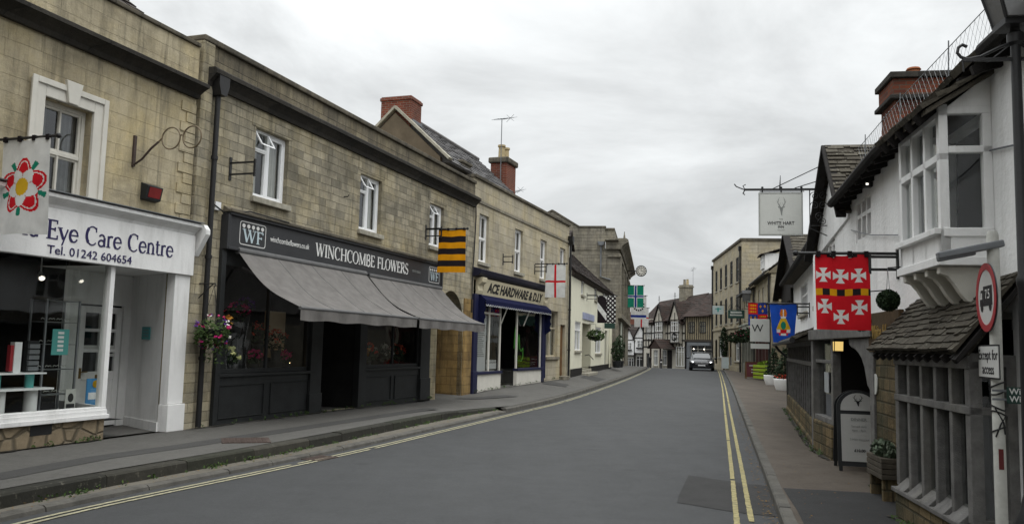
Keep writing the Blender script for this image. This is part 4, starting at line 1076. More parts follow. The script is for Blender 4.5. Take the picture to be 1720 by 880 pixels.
w = MB(); cornice(w, -.3, X1 - .03, 5.8, 6.1, .22); w.build('cornice', SOOT2, F_)
w = MB(); w.box(X0 + .002, -.16, -.045, .3, .1, 6.519); w.build('pilaster', STONE, F_, bevel=.012)
for (x, z_, wi, hi) in ((1.12, 4.2, 1.05, 1.26), (5.0, 4.15, 1.03, 1.27), (8.8, 4.25, .95, 1.15)):
    window(F_, x, z_, wi, hi, 'casement', PVC, .11, True)
for xx in (1.12, 5.0, 8.8):
    w = MB(); w.box(xx - .12, xx + 1.15, -.012, 0, 5.47, 5.76); w.build('lintel', STONE, F_, bevel=.006)
# roof behind the parapet with gable and brick stack
w = MB(); g0, g1, ry, rz = 10.6, 17.4, 2.0, 8.55
w.slates((g0, .25, 6.93), (g1, .25, 6.93), (g1, ry, rz), (g0, ry, rz), .2, .28); w.slates((g1, 3.7, 6.93), (g0, 3.7, 6.93), (g0, ry, rz), (g1, ry, rz), .25, .4)
w.prism([(.25, 6.9), (ry, rz - .02), (3.7, 6.9)], 'x', g0 + .04, g1 - .02)
w.tube([(g0, ry, rz + .03), (g1, ry, rz + .03)], .07, 8); rf = w.build('roof', SLATE, F_)
w = MB(); w.prism([(.5, 6.3), (.5, 7.05), (ry, rz - .1), (3.5, 7.05), (3.5, 6.3)], 'x', g0 - .12, g0 + .03); w.build('gable_wall', paint('brown_render', (.13, .105, .075), .95, .25, 2, .1, .5), F_)
w = MB()
w.bar((g0 - .05, .2, 6.98), (g0 - .05, ry, rz + .08), .26, .07); w.bar((g0 - .05, 3.75, 6.98), (g0 - .05, ry, rz + .08), .26, .07); w.build('verge_coping', SILL, F_)
w = MB(); w.box(g0 + .0, g0 + .75, ry - .45, ry + .55, 7.9, 9.0); w.box(g0 - .03, g0 + .78, ry - .48, ry + .58, 8.86, 8.96); w.build('chimney', BRICK, F_, bevel=.02)
w = MB()
for i in range(7): w.box(g0 + .1 + i * .0, g0 + .78, ry - .48 + 0, ry - .44, 8.2 - 0, 8.3) if i == 0 else w.box(g0 + .751, g0 + .77, ry - .45 + i * .09, ry - .37 + i * .09, 8.05, 8.6 - abs(i - 4) * .09)
w.build('lead_flashing', LEAD, F_)
# dark shopfront
w = MB(); w.box(.38, 9.42, -.12, .02, 3.2, 3.74); w.box(.34, 9.46, -.17, .02, 3.74, 3.79); w.box(.34, 9.46, -.16, -.0, 3.15, 3.2); w.box(.30, .38, -.15, .02, 3.15, 3.74); w.box(9.42, 9.5, -.15, .02, 3.15, 3.74); w.build('fascia', CHAR2, F_, bevel=.008)
w = MB(); w.box(.32, 9.48, -.2, .05, 3.792, 3.83); w.prism([(0, 3.83), (-.12, 3.83), (0, 3.9)], 'x', .34, 9.46); w.build('fascia_flashing', SOOT, F_)
def stall(x0, x1, zb, top):
    w = MB(); w.box(x0, x1, -.02, .08, .1, zb - .05); n_ = max(1, round((x1 - x0) / 1.5))
    for i in range(n_):
        a, b = x0 + (x1 - x0) * i / n_ + .1, x0 + (x1 - x0) * (i + 1) / n_ - .1
        w.box(a, b, -.045, -.02, .3, .31); w.box(a, b, -.045, -.02, zb - .2, zb - .19); w.box(a, a + .012, -.045, -.02, .31, zb - .2); w.box(b - .012, b, -.045, -.02, .31, zb - .2)
    w.box(x0, x1, -.07, .14, zb - .05, zb); return w
w = stall(.36, 3.3, 1.05, 3.1); w.build('stall_riser', CHAR, F_, bevel=.005); w = stall(5.4, 8.45, 1.05, 3.1); w.build('stall_riser', CHAR, F_, bevel=.005)
w = MB()
for a, b in ((.3, .42), (3.2, 3.62), (5.18, 5.5), (8.40, 8.98)): w.box(a, b, -.07, .08, .1, 3.15)
w.box(8.38, 9.0, -.1, .08, .1, .75); w.box(3.18, 3.64, -.09, .08, .1, .6); w.apart('pilaster', CHAR, F_, bevel=.008)
w = MB()
for a, b in ((.42, 3.2), (5.5, 8.4)): w.box(a, a + .06, -.0, .06, 1.05, 3.15); w.box(b - .06, b, 0, .06, 1.05, 3.15); w.box(a, b, 0, .06, 1.052, 1.13); w.box(a, b, 0, .06, 2.9, 3.15); w.box((a + b) / 2 - .025, (a + b) / 2 + .025, 0, .05, 1.13, 2.9)
sfs = w.apart('shop_window', CHAR, F_, bevel=.005)
w = MB()
for sf, (a, b) in zip(sorted(sfs, key=lambda o: o.data.vertices[0].co.x), ((.48, 3.14), (5.56, 8.34))): MB().quad((a, .03, 1.13), (b, .03, 1.13), (b, .03, 2.9), (a, .03, 2.9)).build('pane', SHOPG, sf)
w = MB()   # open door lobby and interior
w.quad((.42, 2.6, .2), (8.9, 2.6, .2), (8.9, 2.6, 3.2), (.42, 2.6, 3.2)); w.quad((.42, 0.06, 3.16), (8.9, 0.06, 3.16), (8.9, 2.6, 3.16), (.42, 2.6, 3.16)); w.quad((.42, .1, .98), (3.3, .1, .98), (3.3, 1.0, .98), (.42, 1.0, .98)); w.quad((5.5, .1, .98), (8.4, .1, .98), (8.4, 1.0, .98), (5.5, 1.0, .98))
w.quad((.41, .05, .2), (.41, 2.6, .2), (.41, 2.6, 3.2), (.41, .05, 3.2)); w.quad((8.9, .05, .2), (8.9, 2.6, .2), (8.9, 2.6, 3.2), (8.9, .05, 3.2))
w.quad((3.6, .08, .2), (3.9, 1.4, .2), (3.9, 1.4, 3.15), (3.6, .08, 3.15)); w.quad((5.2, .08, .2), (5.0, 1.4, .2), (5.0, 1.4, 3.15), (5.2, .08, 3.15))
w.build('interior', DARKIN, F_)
w = MB(); w.box(2.45, 3.1, .5, .54, 1.3, 2.2); w.build('back_panel', paint('beige_panel', (.42, .34, .24), .8, .1, 3), F_)
w = MB(); w.box(3.62, 3.66, .15, .95, .25, 2.4); w.build('open_door', CHAR, F_)
def wf(x, z_, s_):
    k = MB(); r_ = .05 * s_; pts = []
    for cx_, cz, a0 in ((x + .74 * s_ - r_, z_ + .40 - r_, 0), (x + r_, z_ + .40 - r_, 90), (x + r_, z_ + r_, 180), (x + .74 * s_ - r_, z_ + r_, 270)):
        pts += [(cx_ + r_ * math.cos(math.radians(a0 + q * 30)), cz + r_ * math.sin(math.radians(a0 + q * 30))) for q in range(4)]
    stroke(k, pts + [pts[0]], .014, .004, 0, -.1205)
    for q in range(5):
        k.lathe([(.045 * s_, 0), (.045 * s_, .003)], (0, 0, 0), 10); k.v[-20:] = [(x + (.1 + q * .135) * s_ + a, -.1235 + c - .001, z_ + .33 + b * .8) for a, b, c in k.v[-20:]]
        stroke(k, [(x + (.1 + q * .135) * s_, z_ + .3), (x + (.12 + q * .125) * s_, z_ + .24)], .008, .003, 0, -.1205)
    k.build('logo', LETTER_W, F_)
    roman('WF', .22, paint('pale_blue_letter', (.50, .60, .64), .6, .05) if 'pale_blue_letter' not in MATS else MATS['pale_blue_letter'], F_, x + .08 * s_, -.1215, z_ + .05, .6 * s_, 'logo')
wf(.66, 3.28, 1.0); wf(8.62, 3.26, .9)
roman('WINCHCOMBE FLOWERS', .26, LETTER_W, F_, 3.08, -.1215, 3.34, 4.28)
text('winchcombeflowers.co.uk', .15, LETTER_W, F_, (1.55, -.122, 3.43), fit=1.3)
text('01242 602023', .09, LETTER_G, F_, (7.6, -.122, 3.42), xs=.95)
downpipe(FL, F_, -.08, .22, 5.72)
w = MB(); w.tube([(12.02, -.05, 6.1), (12.04, -.07, 5.5), (11.98, -.06, 4.2), (11.9, -.06, 3.8), (11.95, -.06, 2.6)], .02, 6); w.tube([(-.08, -.05, 3.9), (.3, -.08, 3.75), (.8, -.2, 3.86), (2, -.2, 3.84)], .012, 6); w.apart('cable', BLACK, F_)
w = MB(); w.box(.06, .2, -.06, 0, 3.78, 3.92); w.build('junction_box', PVC, F_)
# awnings
def awning(x0, x1, ya, za, yb, zb, label):
    t = FL.thing('awning', label, 'awning', x0, .0, zb - .25, 'grey awnings over the florist windows'); wd = x1 - x0; z0 = zb - .25
    c = MB(); nx_, ny_ = 44, 16
    def pt(i, j):
        u, v = i / nx_, j / ny_
        sag = -.15 * math.sin(math.pi * v) * (.55 + .45 * abs(2 * u - 1)) - .022 * math.sin(u * 17 + v * 4) * math.sin(math.pi * v) - .016 * math.sin(u * 43 + 2 + v * 3) * math.sin(math.pi * v) - .05 * math.exp(-((u - .45 - .25 * v) / .03) ** 2) * (1 - v) * v * 2
        return (wd * u, -(ya + (yb - ya) * v), za + (zb - za) * v + sag - z0)
    c.v = [pt(i, j) for j in range(ny_ + 1) for i in range(nx_ + 1)]
    for j in range(ny_):
        for i in range(nx_): q = j * (nx_ + 1) + i; c.f.append((q, q + 1, q + nx_ + 2, q + nx_ + 1)); c.m.append(0)
    o = c.build('canvas', GREYC, t); o.data.shade_smooth()
    sm = MB(); ns = round(wd / 1.15)
    for q in range(1, ns): sm.tube([Vector(pt(q * nx_ / ns, j)) + Vector((0, 0, .002)) for j in range(ny_ + 1)], .006, 4)
    sm.apart('seam', AWNB, t)
    c = MB()
    c.v = [(wd * i / nx_, -(yb + .015 + .02 * math.sin(i * .8) * j / 4), zb - z0 - .02 - (.2 + .012 * math.sin(i * .55)) * j / 4) for j in range(5) for i in range(nx_ + 1)]
    for j in range(4):
        for i in range(nx_): q = j * (nx_ + 1) + i; c.f.append((q, q + 1, q + nx_ + 2, q + nx_ + 1)); c.m.append(0)
    o = c.build('valance', GREYC, t); o.data.shade_smooth()
    MB().tube([(0, -yb, zb - z0 - .015), (wd, -yb, zb - z0 - .015)], .03, 8).build('front_bar', AWNB, t)
    MB().tube([(0, -.12, za - z0 + .02), (wd, -.12, za - z0 + .02)], .06, 10).build('roller', AWNB, t)
    for xx in (.25, wd - .25):
        a = MB(); a.tube([(xx, -.05, za - z0 - .25), (xx + (.5 if xx < 1 else -.5), -yb * .55, (za + zb) / 2 - z0 - .22), (xx, -yb, zb - z0 - .03)], .02, 8); a.build('folding_arm', AWNB, t)
awning(.62, 5.18, .14, 3.14, 1.42, 2.2, 'large grey canvas awning over the florist window next to the flower basket')
awning(5.3, 9.42, .14, 3.12, 1.42, 2.2, 'smaller grey canvas awning next to the arched passage')
# flowers in the window, each bucket a thing
def bouquet(fr, a, o, h, fl, label, r=.2, n=90, pot=CHAR, ph=.2, pr=.1, hb=None):
    t = fr.thing('flower_bucket', label, 'flowers', a, o, h, 'buckets of flowers in the florist window')
    MB().lathe([(pr * .8, 0), (pr, ph), (pr * 1.05, ph), (pr * 1.05, ph + .015)], (0, 0, 0), 14).build('bucket', pot, t, smooth=40)
    MB().foliage((0, 0, ph + r * .7), (r, r * .8, r * .9), n, .05).build('leaves', LEAFD, t)
    w = MB()
    for _ in range(n // 5):
        a_, e = R.uniform(0, 6.28), R.uniform(-.1, 1.4); c = (r * math.cos(a_) * math.cos(e), r * math.sin(a_) * math.cos(e), ph + r * .8 + r * math.sin(e))
        w.foliage(c, (.035, .035, .03), 7, .03)
    w.build('petals', fl, t); return t
SPEC = [(.72, -.2, ORGF, 'orange and yellow flowers in a dark bucket at the left end of the florist window', .19, .55), (.95, -.14, YELF, 'pale cream hydrangea in a low dark bucket in the florist window', .17, .0), (1.35, -.35, PINKF, 'magenta flowers at the back of the florist window', .2, .75),
        (1.75, -.22, PINKF, 'low pink flowers in the middle of the florist window', .14, 0), (2.1, -.4, REDF, 'tall red flowers in the middle of the florist window', .24, .35), (2.45, -.25, REDF, 'orange red flowers beside the beige lit panel', .22, .25), (2.7, -.2, PINKF, 'small pink potted flowers right of the florist window', .14, 0.0), (1.7, -.45, PURF, 'purple flowers high behind the florist window', .17, .9)]
for a, o, f, l, r_, dz in SPEC:
    bouquet(FL, a, o, .985 + dz, f, l, r_, 110)
    if dz:
        t = FL.thing('plinth_stand', 'dark stand carrying the ' + ' '.join(l.split()[:3]) + ' in the florist window', 'stand', a, o, .985); MB().box(-.1, .1, -.1, .1, 0, dz - .002).build('stand', CHAR, t)
for a, o, f, l in ((5.8, -.3, ORGF, 'orange flowers in the right florist window'), (6.3, -.35, REDF, 'dark red foliage display in the right florist window'), (7.0, -.3, WHTF, 'white flowers in the right florist window'), (7.7, -.3, REDF, 'small red flowers at the far end of the right florist window')):
    bouquet(FL, a, o, .985, f, l, .24, 120)
WARM = emis('warm_lamp', (1, .72, .38), 16)
for a, o, h, l in ((.95, -.8, 2.62, 'warm lit ceiling lamp behind the left florist window'), (2.98, -.3, 1.2, 'small warm lit lamp low beside the beige panel')):
    t = FL.thing('shop_lamp', l, 'lamp', a, o, h); MB().ball((0, 0, 0), .05 if h > 2 else .025, 12, sq=(1.3, 1, .55)).build('bulb', WARM, t)
    MB().tube([(0, 0, .03), (0, 0, .53 if h > 2 else .035)], .01, 6).build('flex', CHAR, t)
# hanging basket with petunias
t = FL.thing('hanging_basket', 'hanging basket of pink, purple and white petunias by the black downpipe', 'flower basket', -.2, .34, 1.62)
t.scale = (.88, .9, .92)
MB().lathe([(.03, 0), (.14, .06), (.2, .17), (.2, .19)], (0, 0, 0), 16).build('basket', CHAR, t, smooth=40)
w = MB(); w.foliage((0, 0, .22), (.31, .31, .22), 620, .042, 0, .5, .22); w.foliage((.05, -.05, .0), (.22, .22, .3), 160, .035, 0, .5, .2); w.build('leaves', LEAF, t)
for nm, mt, k in (('pink_petals', PINKF, 26), ('white_petals', WHTF, 14), ('purple_petals', PURF, 18)):
    w = MB()
    for _ in range(k):
        d = Vector((R.gauss(0, 1), R.gauss(0, 1), R.gauss(.1, .8))).normalized(); c = (d.x * .31, d.y * .31, .2 + d.z * .24 - (.12 if d.z < 0 else 0))
        w.foliage(c, (.025, .025, .02), 6, .028)
    w.build(nm, mt, t)
w = MB()
for k in range(3): w.tube([(.19 * math.cos(k * 2.1), .19 * math.sin(k * 2.1), .19), (0, 0, .95)], .004, 5)
w.build('chain', BLACK, t); w = MB(); w.tube([(0, .34, .98), (0, -.02, .98), (0, -.03, .94)], .012, 6); w.tube([(0, .34, .72), (0, .02, .98)], .01, 6); w.build('wall_hook', BLACK, t)
bracket(FL, .45, 4.45, .5, .2, 'empty iron ladder bracket beside the florist downpipe'); bracket(FL, 8.58, 4.46, .45, .2, 'iron ladder bracket holding the black and orange striped banner')
t = FL.thing('wall_hook', 'tiny iron hook in the florist wall between two upper windows', 'hook', 4.3, 0, 4.75); MB().tube([(0, 0, 0), (0, -.1, 0), (.0, -.12, .04)], .012, 6).build('hook', BLACK, t)

# --- hardware shop ---------------------------------------------------
A_ = FA.thing('shop_building', 'tall limestone hardware shop with navy shopfront and four sash windows above', 'building')
X0, X1 = -.12, 10.55; up4 = [(.33, .82), (3.66, .84), (6.55, .82), (9.2, .80)]
w = MB(); w.wall(X0, X1, -.1, 6.05, [(x, x + q, 4.2, 5.7) for x, q in up4] + [(-.0, 7.15, .2, 3.62), (7.52, 9.1, 1.25, 3.05), (9.45, 10.2, .3, 2.55)], rev=.15); w.shell(X0, X1, 0, 6, -.1, 6.05); w.build('wall', STONE_ACE, A_)
w = MB(); w.wall(X0, X1, 6.05, 6.74, y=.01); w.shell(X0, X1, .01, .3, 6.05, 6.74); w.build('parapet', STONE_ACE, A_)
w = MB(); w.box(X0, X1, -.04, .01, 6.0, 6.1); w.build('string_course', STONE_GREY, A_, bevel=.01)
w = MB(); w.box(X0 - .03, X1 - .002, -.06, .36, 6.74, 6.84); w.build('coping', SOOT, A_, bevel=.015)
w = MB(); w.box(-.1, .62, .45, .95, 6.7, 7.22); w.box(-.14, .66, .41, .99, 7.22, 7.32); w.build('stone_stack', SOOT, A_, bevel=.03)
for x, q in up4: window(A_, x, 4.2, q, 1.5, 'sash', WHITE, .11, True, CURT2)
w = MB(); w.slates((X0, .5, 6.6), (X1, .5, 6.6), (X1, 2.6, 7.75), (X0, 2.6, 7.75), .25, .35); w.prism([(.5, 6.55), (2.6, 7.72), (4.8, 6.5)], 'x', X0, X1); rf = w.build('roof', SLATE_DK, A_)
w = MB(); w.box(5.6, 6.65, 1.1, 1.75, 6.9, 8.5); w.build('chimney', BRICK, A_, bevel=.02)
w = MB(); w.box(5.52, 6.73, 1.02, 1.83, 8.5, 8.72); w.build('chimney_cap', SOOT, A_, bevel=.05)
for xx in (5.88, 6.36): MB().lathe([(.13, 8.72), (.115, 9.15), (.15, 9.17), (.15, 9.24), (.12, 9.25)], (xx, 1.42, 0), 14).build('chimney_pot', BUFFPOT, A_, smooth=40)
def aerial(fr, a, o, h, H, label, big=1.0):
    t = fr.thing('television_aerial', label, 'aerial', a, o, h); w = MB(); w.tube([(0, 0, 0), (0, 0, H)], .016, 6); w.build('mast', LEAD, t)
    w = MB(); w.bar((-.45 * big, .1, H - .12), (.5 * big, -.15, H + .16), .018, .018)
    for k in range(7): f = k / 6; p = Vector((-.45 * big, .1, H - .12)).lerp(Vector((.5 * big, -.15, H + .16)), f); w.tube([p + Vector((.05, .16, 0)) * (1 + f), p - Vector((.05, .16, 0)) * (1 + f)], .006, 4)
    w.tube([(.5 * big, -.3, H + .05), (.5 * big, 0, H + .3)], .008, 4); w.tube([(.5 * big, -.0, H + .02), (.5 * big, -.3, H + .3)], .008, 4); w.build('antenna', LEAD, t)
aerial(FA, 5.5, -1.3, 7.0, 3.15, 'tall television aerial beside the red brick chimney with two buff pots')
aerial(FA, 12.5, -3.2, 7.0, 1.7, 'small television aerial on the roof beyond the hardware shop', .6)
# shopfront
w = MB(); w.prism([(0, 3.7), (-.2, 3.74), (-.26, 3.8), (-.3, 3.92), (0, 4.0)], 'x', -.11, 7.2); w.build('fascia_cornice', paint('blue_black_paint', (.012, .013, .03), .5, .2, 4), A_, bevel=.01)
w = MB(); w.prism([(-.0, 3.18), (-.06, 3.18), (-.17, 3.68), (0, 3.70)], 'x', .56, 6.86); w.build('fascia_board', CREAMP, A_)
text('ACE HARDWARE & D.I.Y', .42, LETTER_B, A_, (.95, -.089, 3.29), rot=(math.radians(90 + 12.4), 0, 0), fit=5.6, bold=.014)
for xx in (.14, 6.9):
    w = MB(); w.prism([(0, 3.18), (-.08, 3.18), (-.12, 3.3), (-.1, 3.45), (-.24, 3.55), (-.26, 3.7), (0, 3.7)], 'x', xx, xx + .36); w.build('console_bracket', CREAMP, A_, bevel=.02)
w = MB(); w.box(-.08, .24, -.09, .1, .1, 3.18); w.box(-.1, .26, -.11, .1, .1, .85); w.box(6.88, 7.14, -.07, .1, .3, 3.18); w.apart('pilaster', NAVY, A_, bevel=.008)
w = MB(); w.box(.26, 2.5, -.03, .1, .1, .74); w.box(4.1, 6.88, -.03, .1, .25, .78); w.box(2.55, 4.05, .8, .9, .1, .78); w.quad((2.5, .1, .1), (2.56, .85, .1), (2.56, .85, .74), (2.5, .1, .74)); w.build('stall_riser', OFFW, A_, bevel=.006)
w = MB(); w.box(.26, 2.52, -.08, .12, .74, .82); w.box(4.08, 6.88, -.08, .12, .78, .86); w.build('sill', NAVY, A_, bevel=.006)
w = MB(); w.box(1.42, 1.5, -.0, .06, .82, 3.0); w.box(2.42, 2.5, 0, .06, .82, 3.18); w.box(.26, 2.5, 0, .06, 2.62, 2.68); w.box(.26, 2.5, 0, .08, 3.0, 3.18); w.box(4.1, 4.18, 0, .06, .86, 3.18); w.box(4.18, 6.88, 0, .06, 3.0, 3.18); w.box(6.8, 6.88, 0, .06, .86, 3.0)
w.box(3.2, 3.3, .84, .92, .25, 2.9); sf = w.build('shop_window', OFFW, A_, bevel=.005)
w = MB(); w.quad((.26, .03, .82), (2.46, .03, .82), (2.46, .03, 3.1), (.26, .03, 3.1)); w.quad((4.12, .03, .86), (6.84, .03, .86), (6.84, .03, 3.1), (4.12, .03, 3.1)); w.quad((4.12, .05, .3), (4.06, .85, .3), (4.06, .85, 3.1), (4.12, .05, 3.1)); w.quad((2.5, .05, .82), (2.56, .85, .82), (2.56, .85, 3.1), (2.5, .05, 3.1)); w.build('pane', ACEG, sf)
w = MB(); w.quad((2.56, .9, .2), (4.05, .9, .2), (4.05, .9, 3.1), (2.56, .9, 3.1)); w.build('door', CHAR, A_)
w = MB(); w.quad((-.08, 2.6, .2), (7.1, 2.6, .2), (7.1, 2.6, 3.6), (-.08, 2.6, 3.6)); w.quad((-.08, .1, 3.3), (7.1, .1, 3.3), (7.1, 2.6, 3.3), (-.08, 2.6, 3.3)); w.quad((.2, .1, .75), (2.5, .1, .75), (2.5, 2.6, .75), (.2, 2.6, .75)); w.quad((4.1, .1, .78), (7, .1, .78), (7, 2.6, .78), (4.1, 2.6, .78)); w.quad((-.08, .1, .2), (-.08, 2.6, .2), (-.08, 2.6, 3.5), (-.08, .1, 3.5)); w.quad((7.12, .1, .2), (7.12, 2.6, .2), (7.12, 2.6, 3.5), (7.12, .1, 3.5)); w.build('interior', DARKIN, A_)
t = FA.thing('notice_board', 'white price list board inside the left hardware shop window', 'notice', .85, -.09, .83); MB().box(-.55, .5, -.01, .01, 0, 1.75).build('board', PVC, t)
w = MB()
for k in range(20): w.box(-.48, .42 - R.random() * .3, -.014, -.011, .45 + k * .06, .47 + k * .06)
w.build('printed_lines', LETTER_G, t)
t = FA.thing('net_blind', 'short white lace net along the bottom of the hardware shop left window', 'lace net', 1.95, -.11, .83); w = MB()
for k in range(7): w.lathe([(.05, -.004), (.05, .004)], (0, 0, 0), 8); w.v[-16:] = [(a - .4 + k * .13, c, b + .3) for a, b, c in w.v[-16:]]
w.box(-.46, .46, -.003, .003, .05, .24); w.build('lace', PVC, t)
t = FA.thing('neon_squiggle', 'green neon scribble sign glowing in the hardware shop right window', 'neon sign', 5.0, -.25, 1.35)
w = MB(); w.tube([(-.45, 0, .2), (-.4, 0, .75), (-.35, 0, .95), (-.2, 0, .3), (-.1, 0, .1), (-.02, 0, .55), (.05, 0, .7), (.15, 0, .2), (.3, 0, .1), (.5, 0, .22), (.52, 0, -.1), (.35, 0, -.25), (-.2, 0, -.2), (-.4, 0, -.05)], .016, 6); w.build('neon_tube', emis('green_neon', (.10, .40, .06), .35), t)
# blue scalloped blind
t = FA.thing('scalloped_blind', 'navy canvas blind with white scalloped edge above the hardware shop window', 'blind', .3, 0, 2.9)
w = MB(); w.prism([(0, .3), (-.1, .28), (-.30, .12), (-.30, .09), (-.02, .2)], 'x', 0, 6.85); w.build('canvas', NAVYC, t)
for yy, mt, d0, nm in ((-.305, NAVYC, 0, 'valance'), (-.308, PVC, .022, 'white_trim')):
    w = MB(); n = 34; dx = 6.85 / n
    for i in range(n):
        for k in range(6):
            a, b = k / 6, (k + 1) / 6; f = lambda q: .0 - .055 * math.sin(math.pi * q)
            if d0: w.quad((dx * (i + a), yy, f(a) - .018), (dx * (i + b), yy, f(b) - .018), (dx * (i + b), yy, f(b)), (dx * (i + a), yy, f(a)))
            else: w.quad((dx * (i + a), yy, f(a)), (dx * (i + b), yy, f(b)), (dx * (i + b), yy, .1), (dx * (i + a), yy, .1))
    w.build(nm, mt, t)
for xx in (.0, 6.85):
    w = MB(); pts = [(-.02, .2), (-.30, .1)]
    for k in range(13): q = k / 12; pts.append((-.31 + .05 * abs(math.sin(q * 6 * math.pi / 2)), .1 - .75 * q))
    pts += [(-.02, -.85)]; w.prism(pts, 'x', xx - .006, xx + .006); w.build('side_flap', NAVYC, t)
for xx in (2.1, 4.4): w = MB(); w.bar((xx, -.03, -.55), (xx, -.29, .1), .03, .03); w.build('stay', OFFW, t)
# right bay and door
window(A_, 7.52, 1.25, 1.58, 1.8, 'mull2', STONE_ACE, .13, True, CURT2, STONE_GREY)
w = MB(); w.box(9.46, 10.19, .12, .16, .3, 2.54); w.box(9.55, 9.8, .1, .12, .5, 1.2); w.box(9.86, 10.1, .1, .12, .5, 1.2); w.box(9.55, 10.1, .1, .12, 1.35, 2.3); w.build('door', DOORB, A_, bevel=.01)
w = MB(); w.box(9.4, 10.25, -.2, .1, .3, .46); w.build('doorstep', STONE_GREY, A_, bevel=.015)
downpipe(FA, A_, 10.43, .4, 6.0, -.1, .05); w = MB(); w.tube([(7.2, -.06, .45), (7.2, -.06, 3.1)], .035, 8); w.build('downpipe', NAVY, A_)
bracket(FA, 2.5, 4.4, .35, .18, 'empty iron ladder bracket between the first two hardware shop windows'); bracket(FA, 5.9, 4.4, .45, .16, 'iron ladder bracket holding the red cross banner')

# --- cream cottage ---------------------------------------------------
C_ = FC.thing('cottage', 'low cream painted cottage with dark tiled roof and recessed doorway', 'building')
hs = [(2.95, 3.95, 4.1, 4.85), (7.85, 9.1, 4.15, 4.85), (11.7, 13.1, 4.15, 4.85), (1.2, 3.0, 1.5, 2.8), (3.5, 6.7, .45, 2.8), (8.5, 11.0, 1.35, 2.75), (12.9, 14.1, .5, 2.65)]
w = MB(); w.wall(0, 16.4, .7, 4.98, hs, rev=.16); w.shell(0, 16.4, 0, 6, -.1, 4.98); w.build('wall', CREAM, C_)
w = MB(); w.wall(0, 16.4, -.1, .7, [(3.5, 6.7, -.1, .7)], y=-.02); w.build('plinth', BTIMB, C_)
for i, (a, b, c, d) in enumerate(hs):
    if i in (0, 1, 2): window(C_, a, c, b - a, d - c, 'casement', WHITE, .09, True, CURT2)
    elif i in (3, 5): window(C_, a, c, b - a, d - c, 'top', WHITE, .05, True, CURT2)
w = MB(); w.quad((3.5, 1.0, .4), (6.7, 1.0, .4), (6.7, 1.0, 2.85), (3.5, 1.0, 2.85)); w.quad((6.7, .16, .4), (6.7, 1.0, .4), (6.7, 1, 2.85), (6.7, .16, 2.85)); w.quad((3.5, .16, .4), (3.5, 1.0, .4), (3.5, 1, 2.85), (3.5, .16, 2.85)); w.build('porch_lining', CREAM, C_)
w = MB(); w.box(3.7, 4.7, .93, .99, .6, 2.65); w.build('door', BTIMB, C_); w = MB(); w.box(3.4, 6.9, -.35, .9, .3, .45); w.box(3.5, 6.7, -.05, .95, .45, .6); w.build('doorstep', SILL, C_, bevel=.02)
w = MB(); w.tube([(5.2, -.1, 1.3), (5.9, -.15, 1.15), (6.6, -.15, 1.05)], .02, 6); w.tube([(5.2, -.1, 1.3), (5.2, .1, 1.25)], .02, 6); w.build('handrail', BLACK, C_)
w = MB(); w.box(12.95, 14.05, .1, .15, .5, 2.6); w.build('side_door', CHAR, C_)
w = MB(); w.box(3.5, 7.6, -.05, 0, 2.98, 3.3); w.build('name_board', paint('pale_blue_board', (.33, .36, .50), .6, .3, 3), C_)
w = MB(); w.slates((-.05, -.25, 4.86), (16.5, -.25, 4.86), (16.5, 2.6, 7.5), (-.05, 2.6, 7.5), .26, .3); w.prism([(-.22, 4.84), (2.6, 7.46), (6.2, 4.9), (6, 4.7), (0, 4.7)], 'x', .0, 16.4); w.build('roof', SLATE_DK, C_)
w = MB(); w.prism([(.4, 5.55), (.4, 6.1), (1.2, 6.75), (2.0, 6.1), (2.0, 5.55)], 'y', .35, 2.2); dm = w.build('dormer', SLATE_DK, C_)
w = MB(); w.slates((.3, .2, 6.0), (.3, 2.4, 6.0), (1.2, 2.4, 6.85), (1.2, .2, 6.85), .22, .3); w.slates((2.1, .2, 6.0), (2.1, 2.4, 6.0), (1.2, 2.4, 6.85), (1.2, .2, 6.85), .22, .3); w.build('dormer_roof', SLATE_DK, dm)
w = MB(); w.box(.75, 1.65, .31, .35, 5.65, 6.15); w.build('dormer_window', OFFW, dm)
w = MB(); w.tube([(14.6, -.1, .5), (14.6, -.1, 4.8)], .04, 8); w.tube([(15.5, -.1, .5), (15.5, -.1, 4.6)], .03, 8); w.apart('downpipe', CREAM, C_)
t = FC.thing('hanging_basket', 'green hanging basket beside the cream cottage doorway', 'flower basket', 5.8, .35, 1.95); MB().lathe([(.03, 0), (.2, .1), (.28, .25)], (0, 0, 0), 12).build('basket', CHAR, t); MB().foliage((0, 0, .3), (.55, .45, .28), 260, .09).build('leaves', LEAF, t); MB().tube([(0, 0, .3), (0, 0, .85), (0, .36, .85)], .01, 5).build('wall_hook', BLACK, t)
t = FC.thing('hanging_sign', 'small green and white sign hanging on the cream cottage', 'sign', 12.1, .35, 2.75); MB().box(-.02, .02, -.3, .3, 0, .3).build('panel', MATS['dark_green_sign'], t); MB().box(.02, .03, -.25, .25, .05, .25).build('print', PVC, t); MB().bar((0, .36, .32), (0, -.3, .32), .02, .02).build('arm', BLACK, t)
bracket(FC, 4.9, 4.0, .5, .2, 'iron ladder bracket holding the black and white lattice banner')
for a, o, l, hh in ((14.9, .5, 'dark green potted shrub nearer to the cream cottage door', 1.2), (16.2, .55, 'taller dark potted shrub at the far end of the cream cottage', 1.5)):
    t = FC.thing('potted_shrub', l, 'shrub', a, o, .48, 'potted shrubs outside the cream cottage'); MB().lathe([(.2, 0), (.27, .4), (.24, .4)], (0, 0, 0), 14).build('pot', CHAR, t); MB().foliage((0, 0, .4 + hh * .5), (.33, .33, hh * .55), 420, .08, 0, .5).build('leaves', LEAFD, t); MB().tube([(0, 0, .3), (0, 0, .9)], .02, 6).build('stem', BTIMB, t)

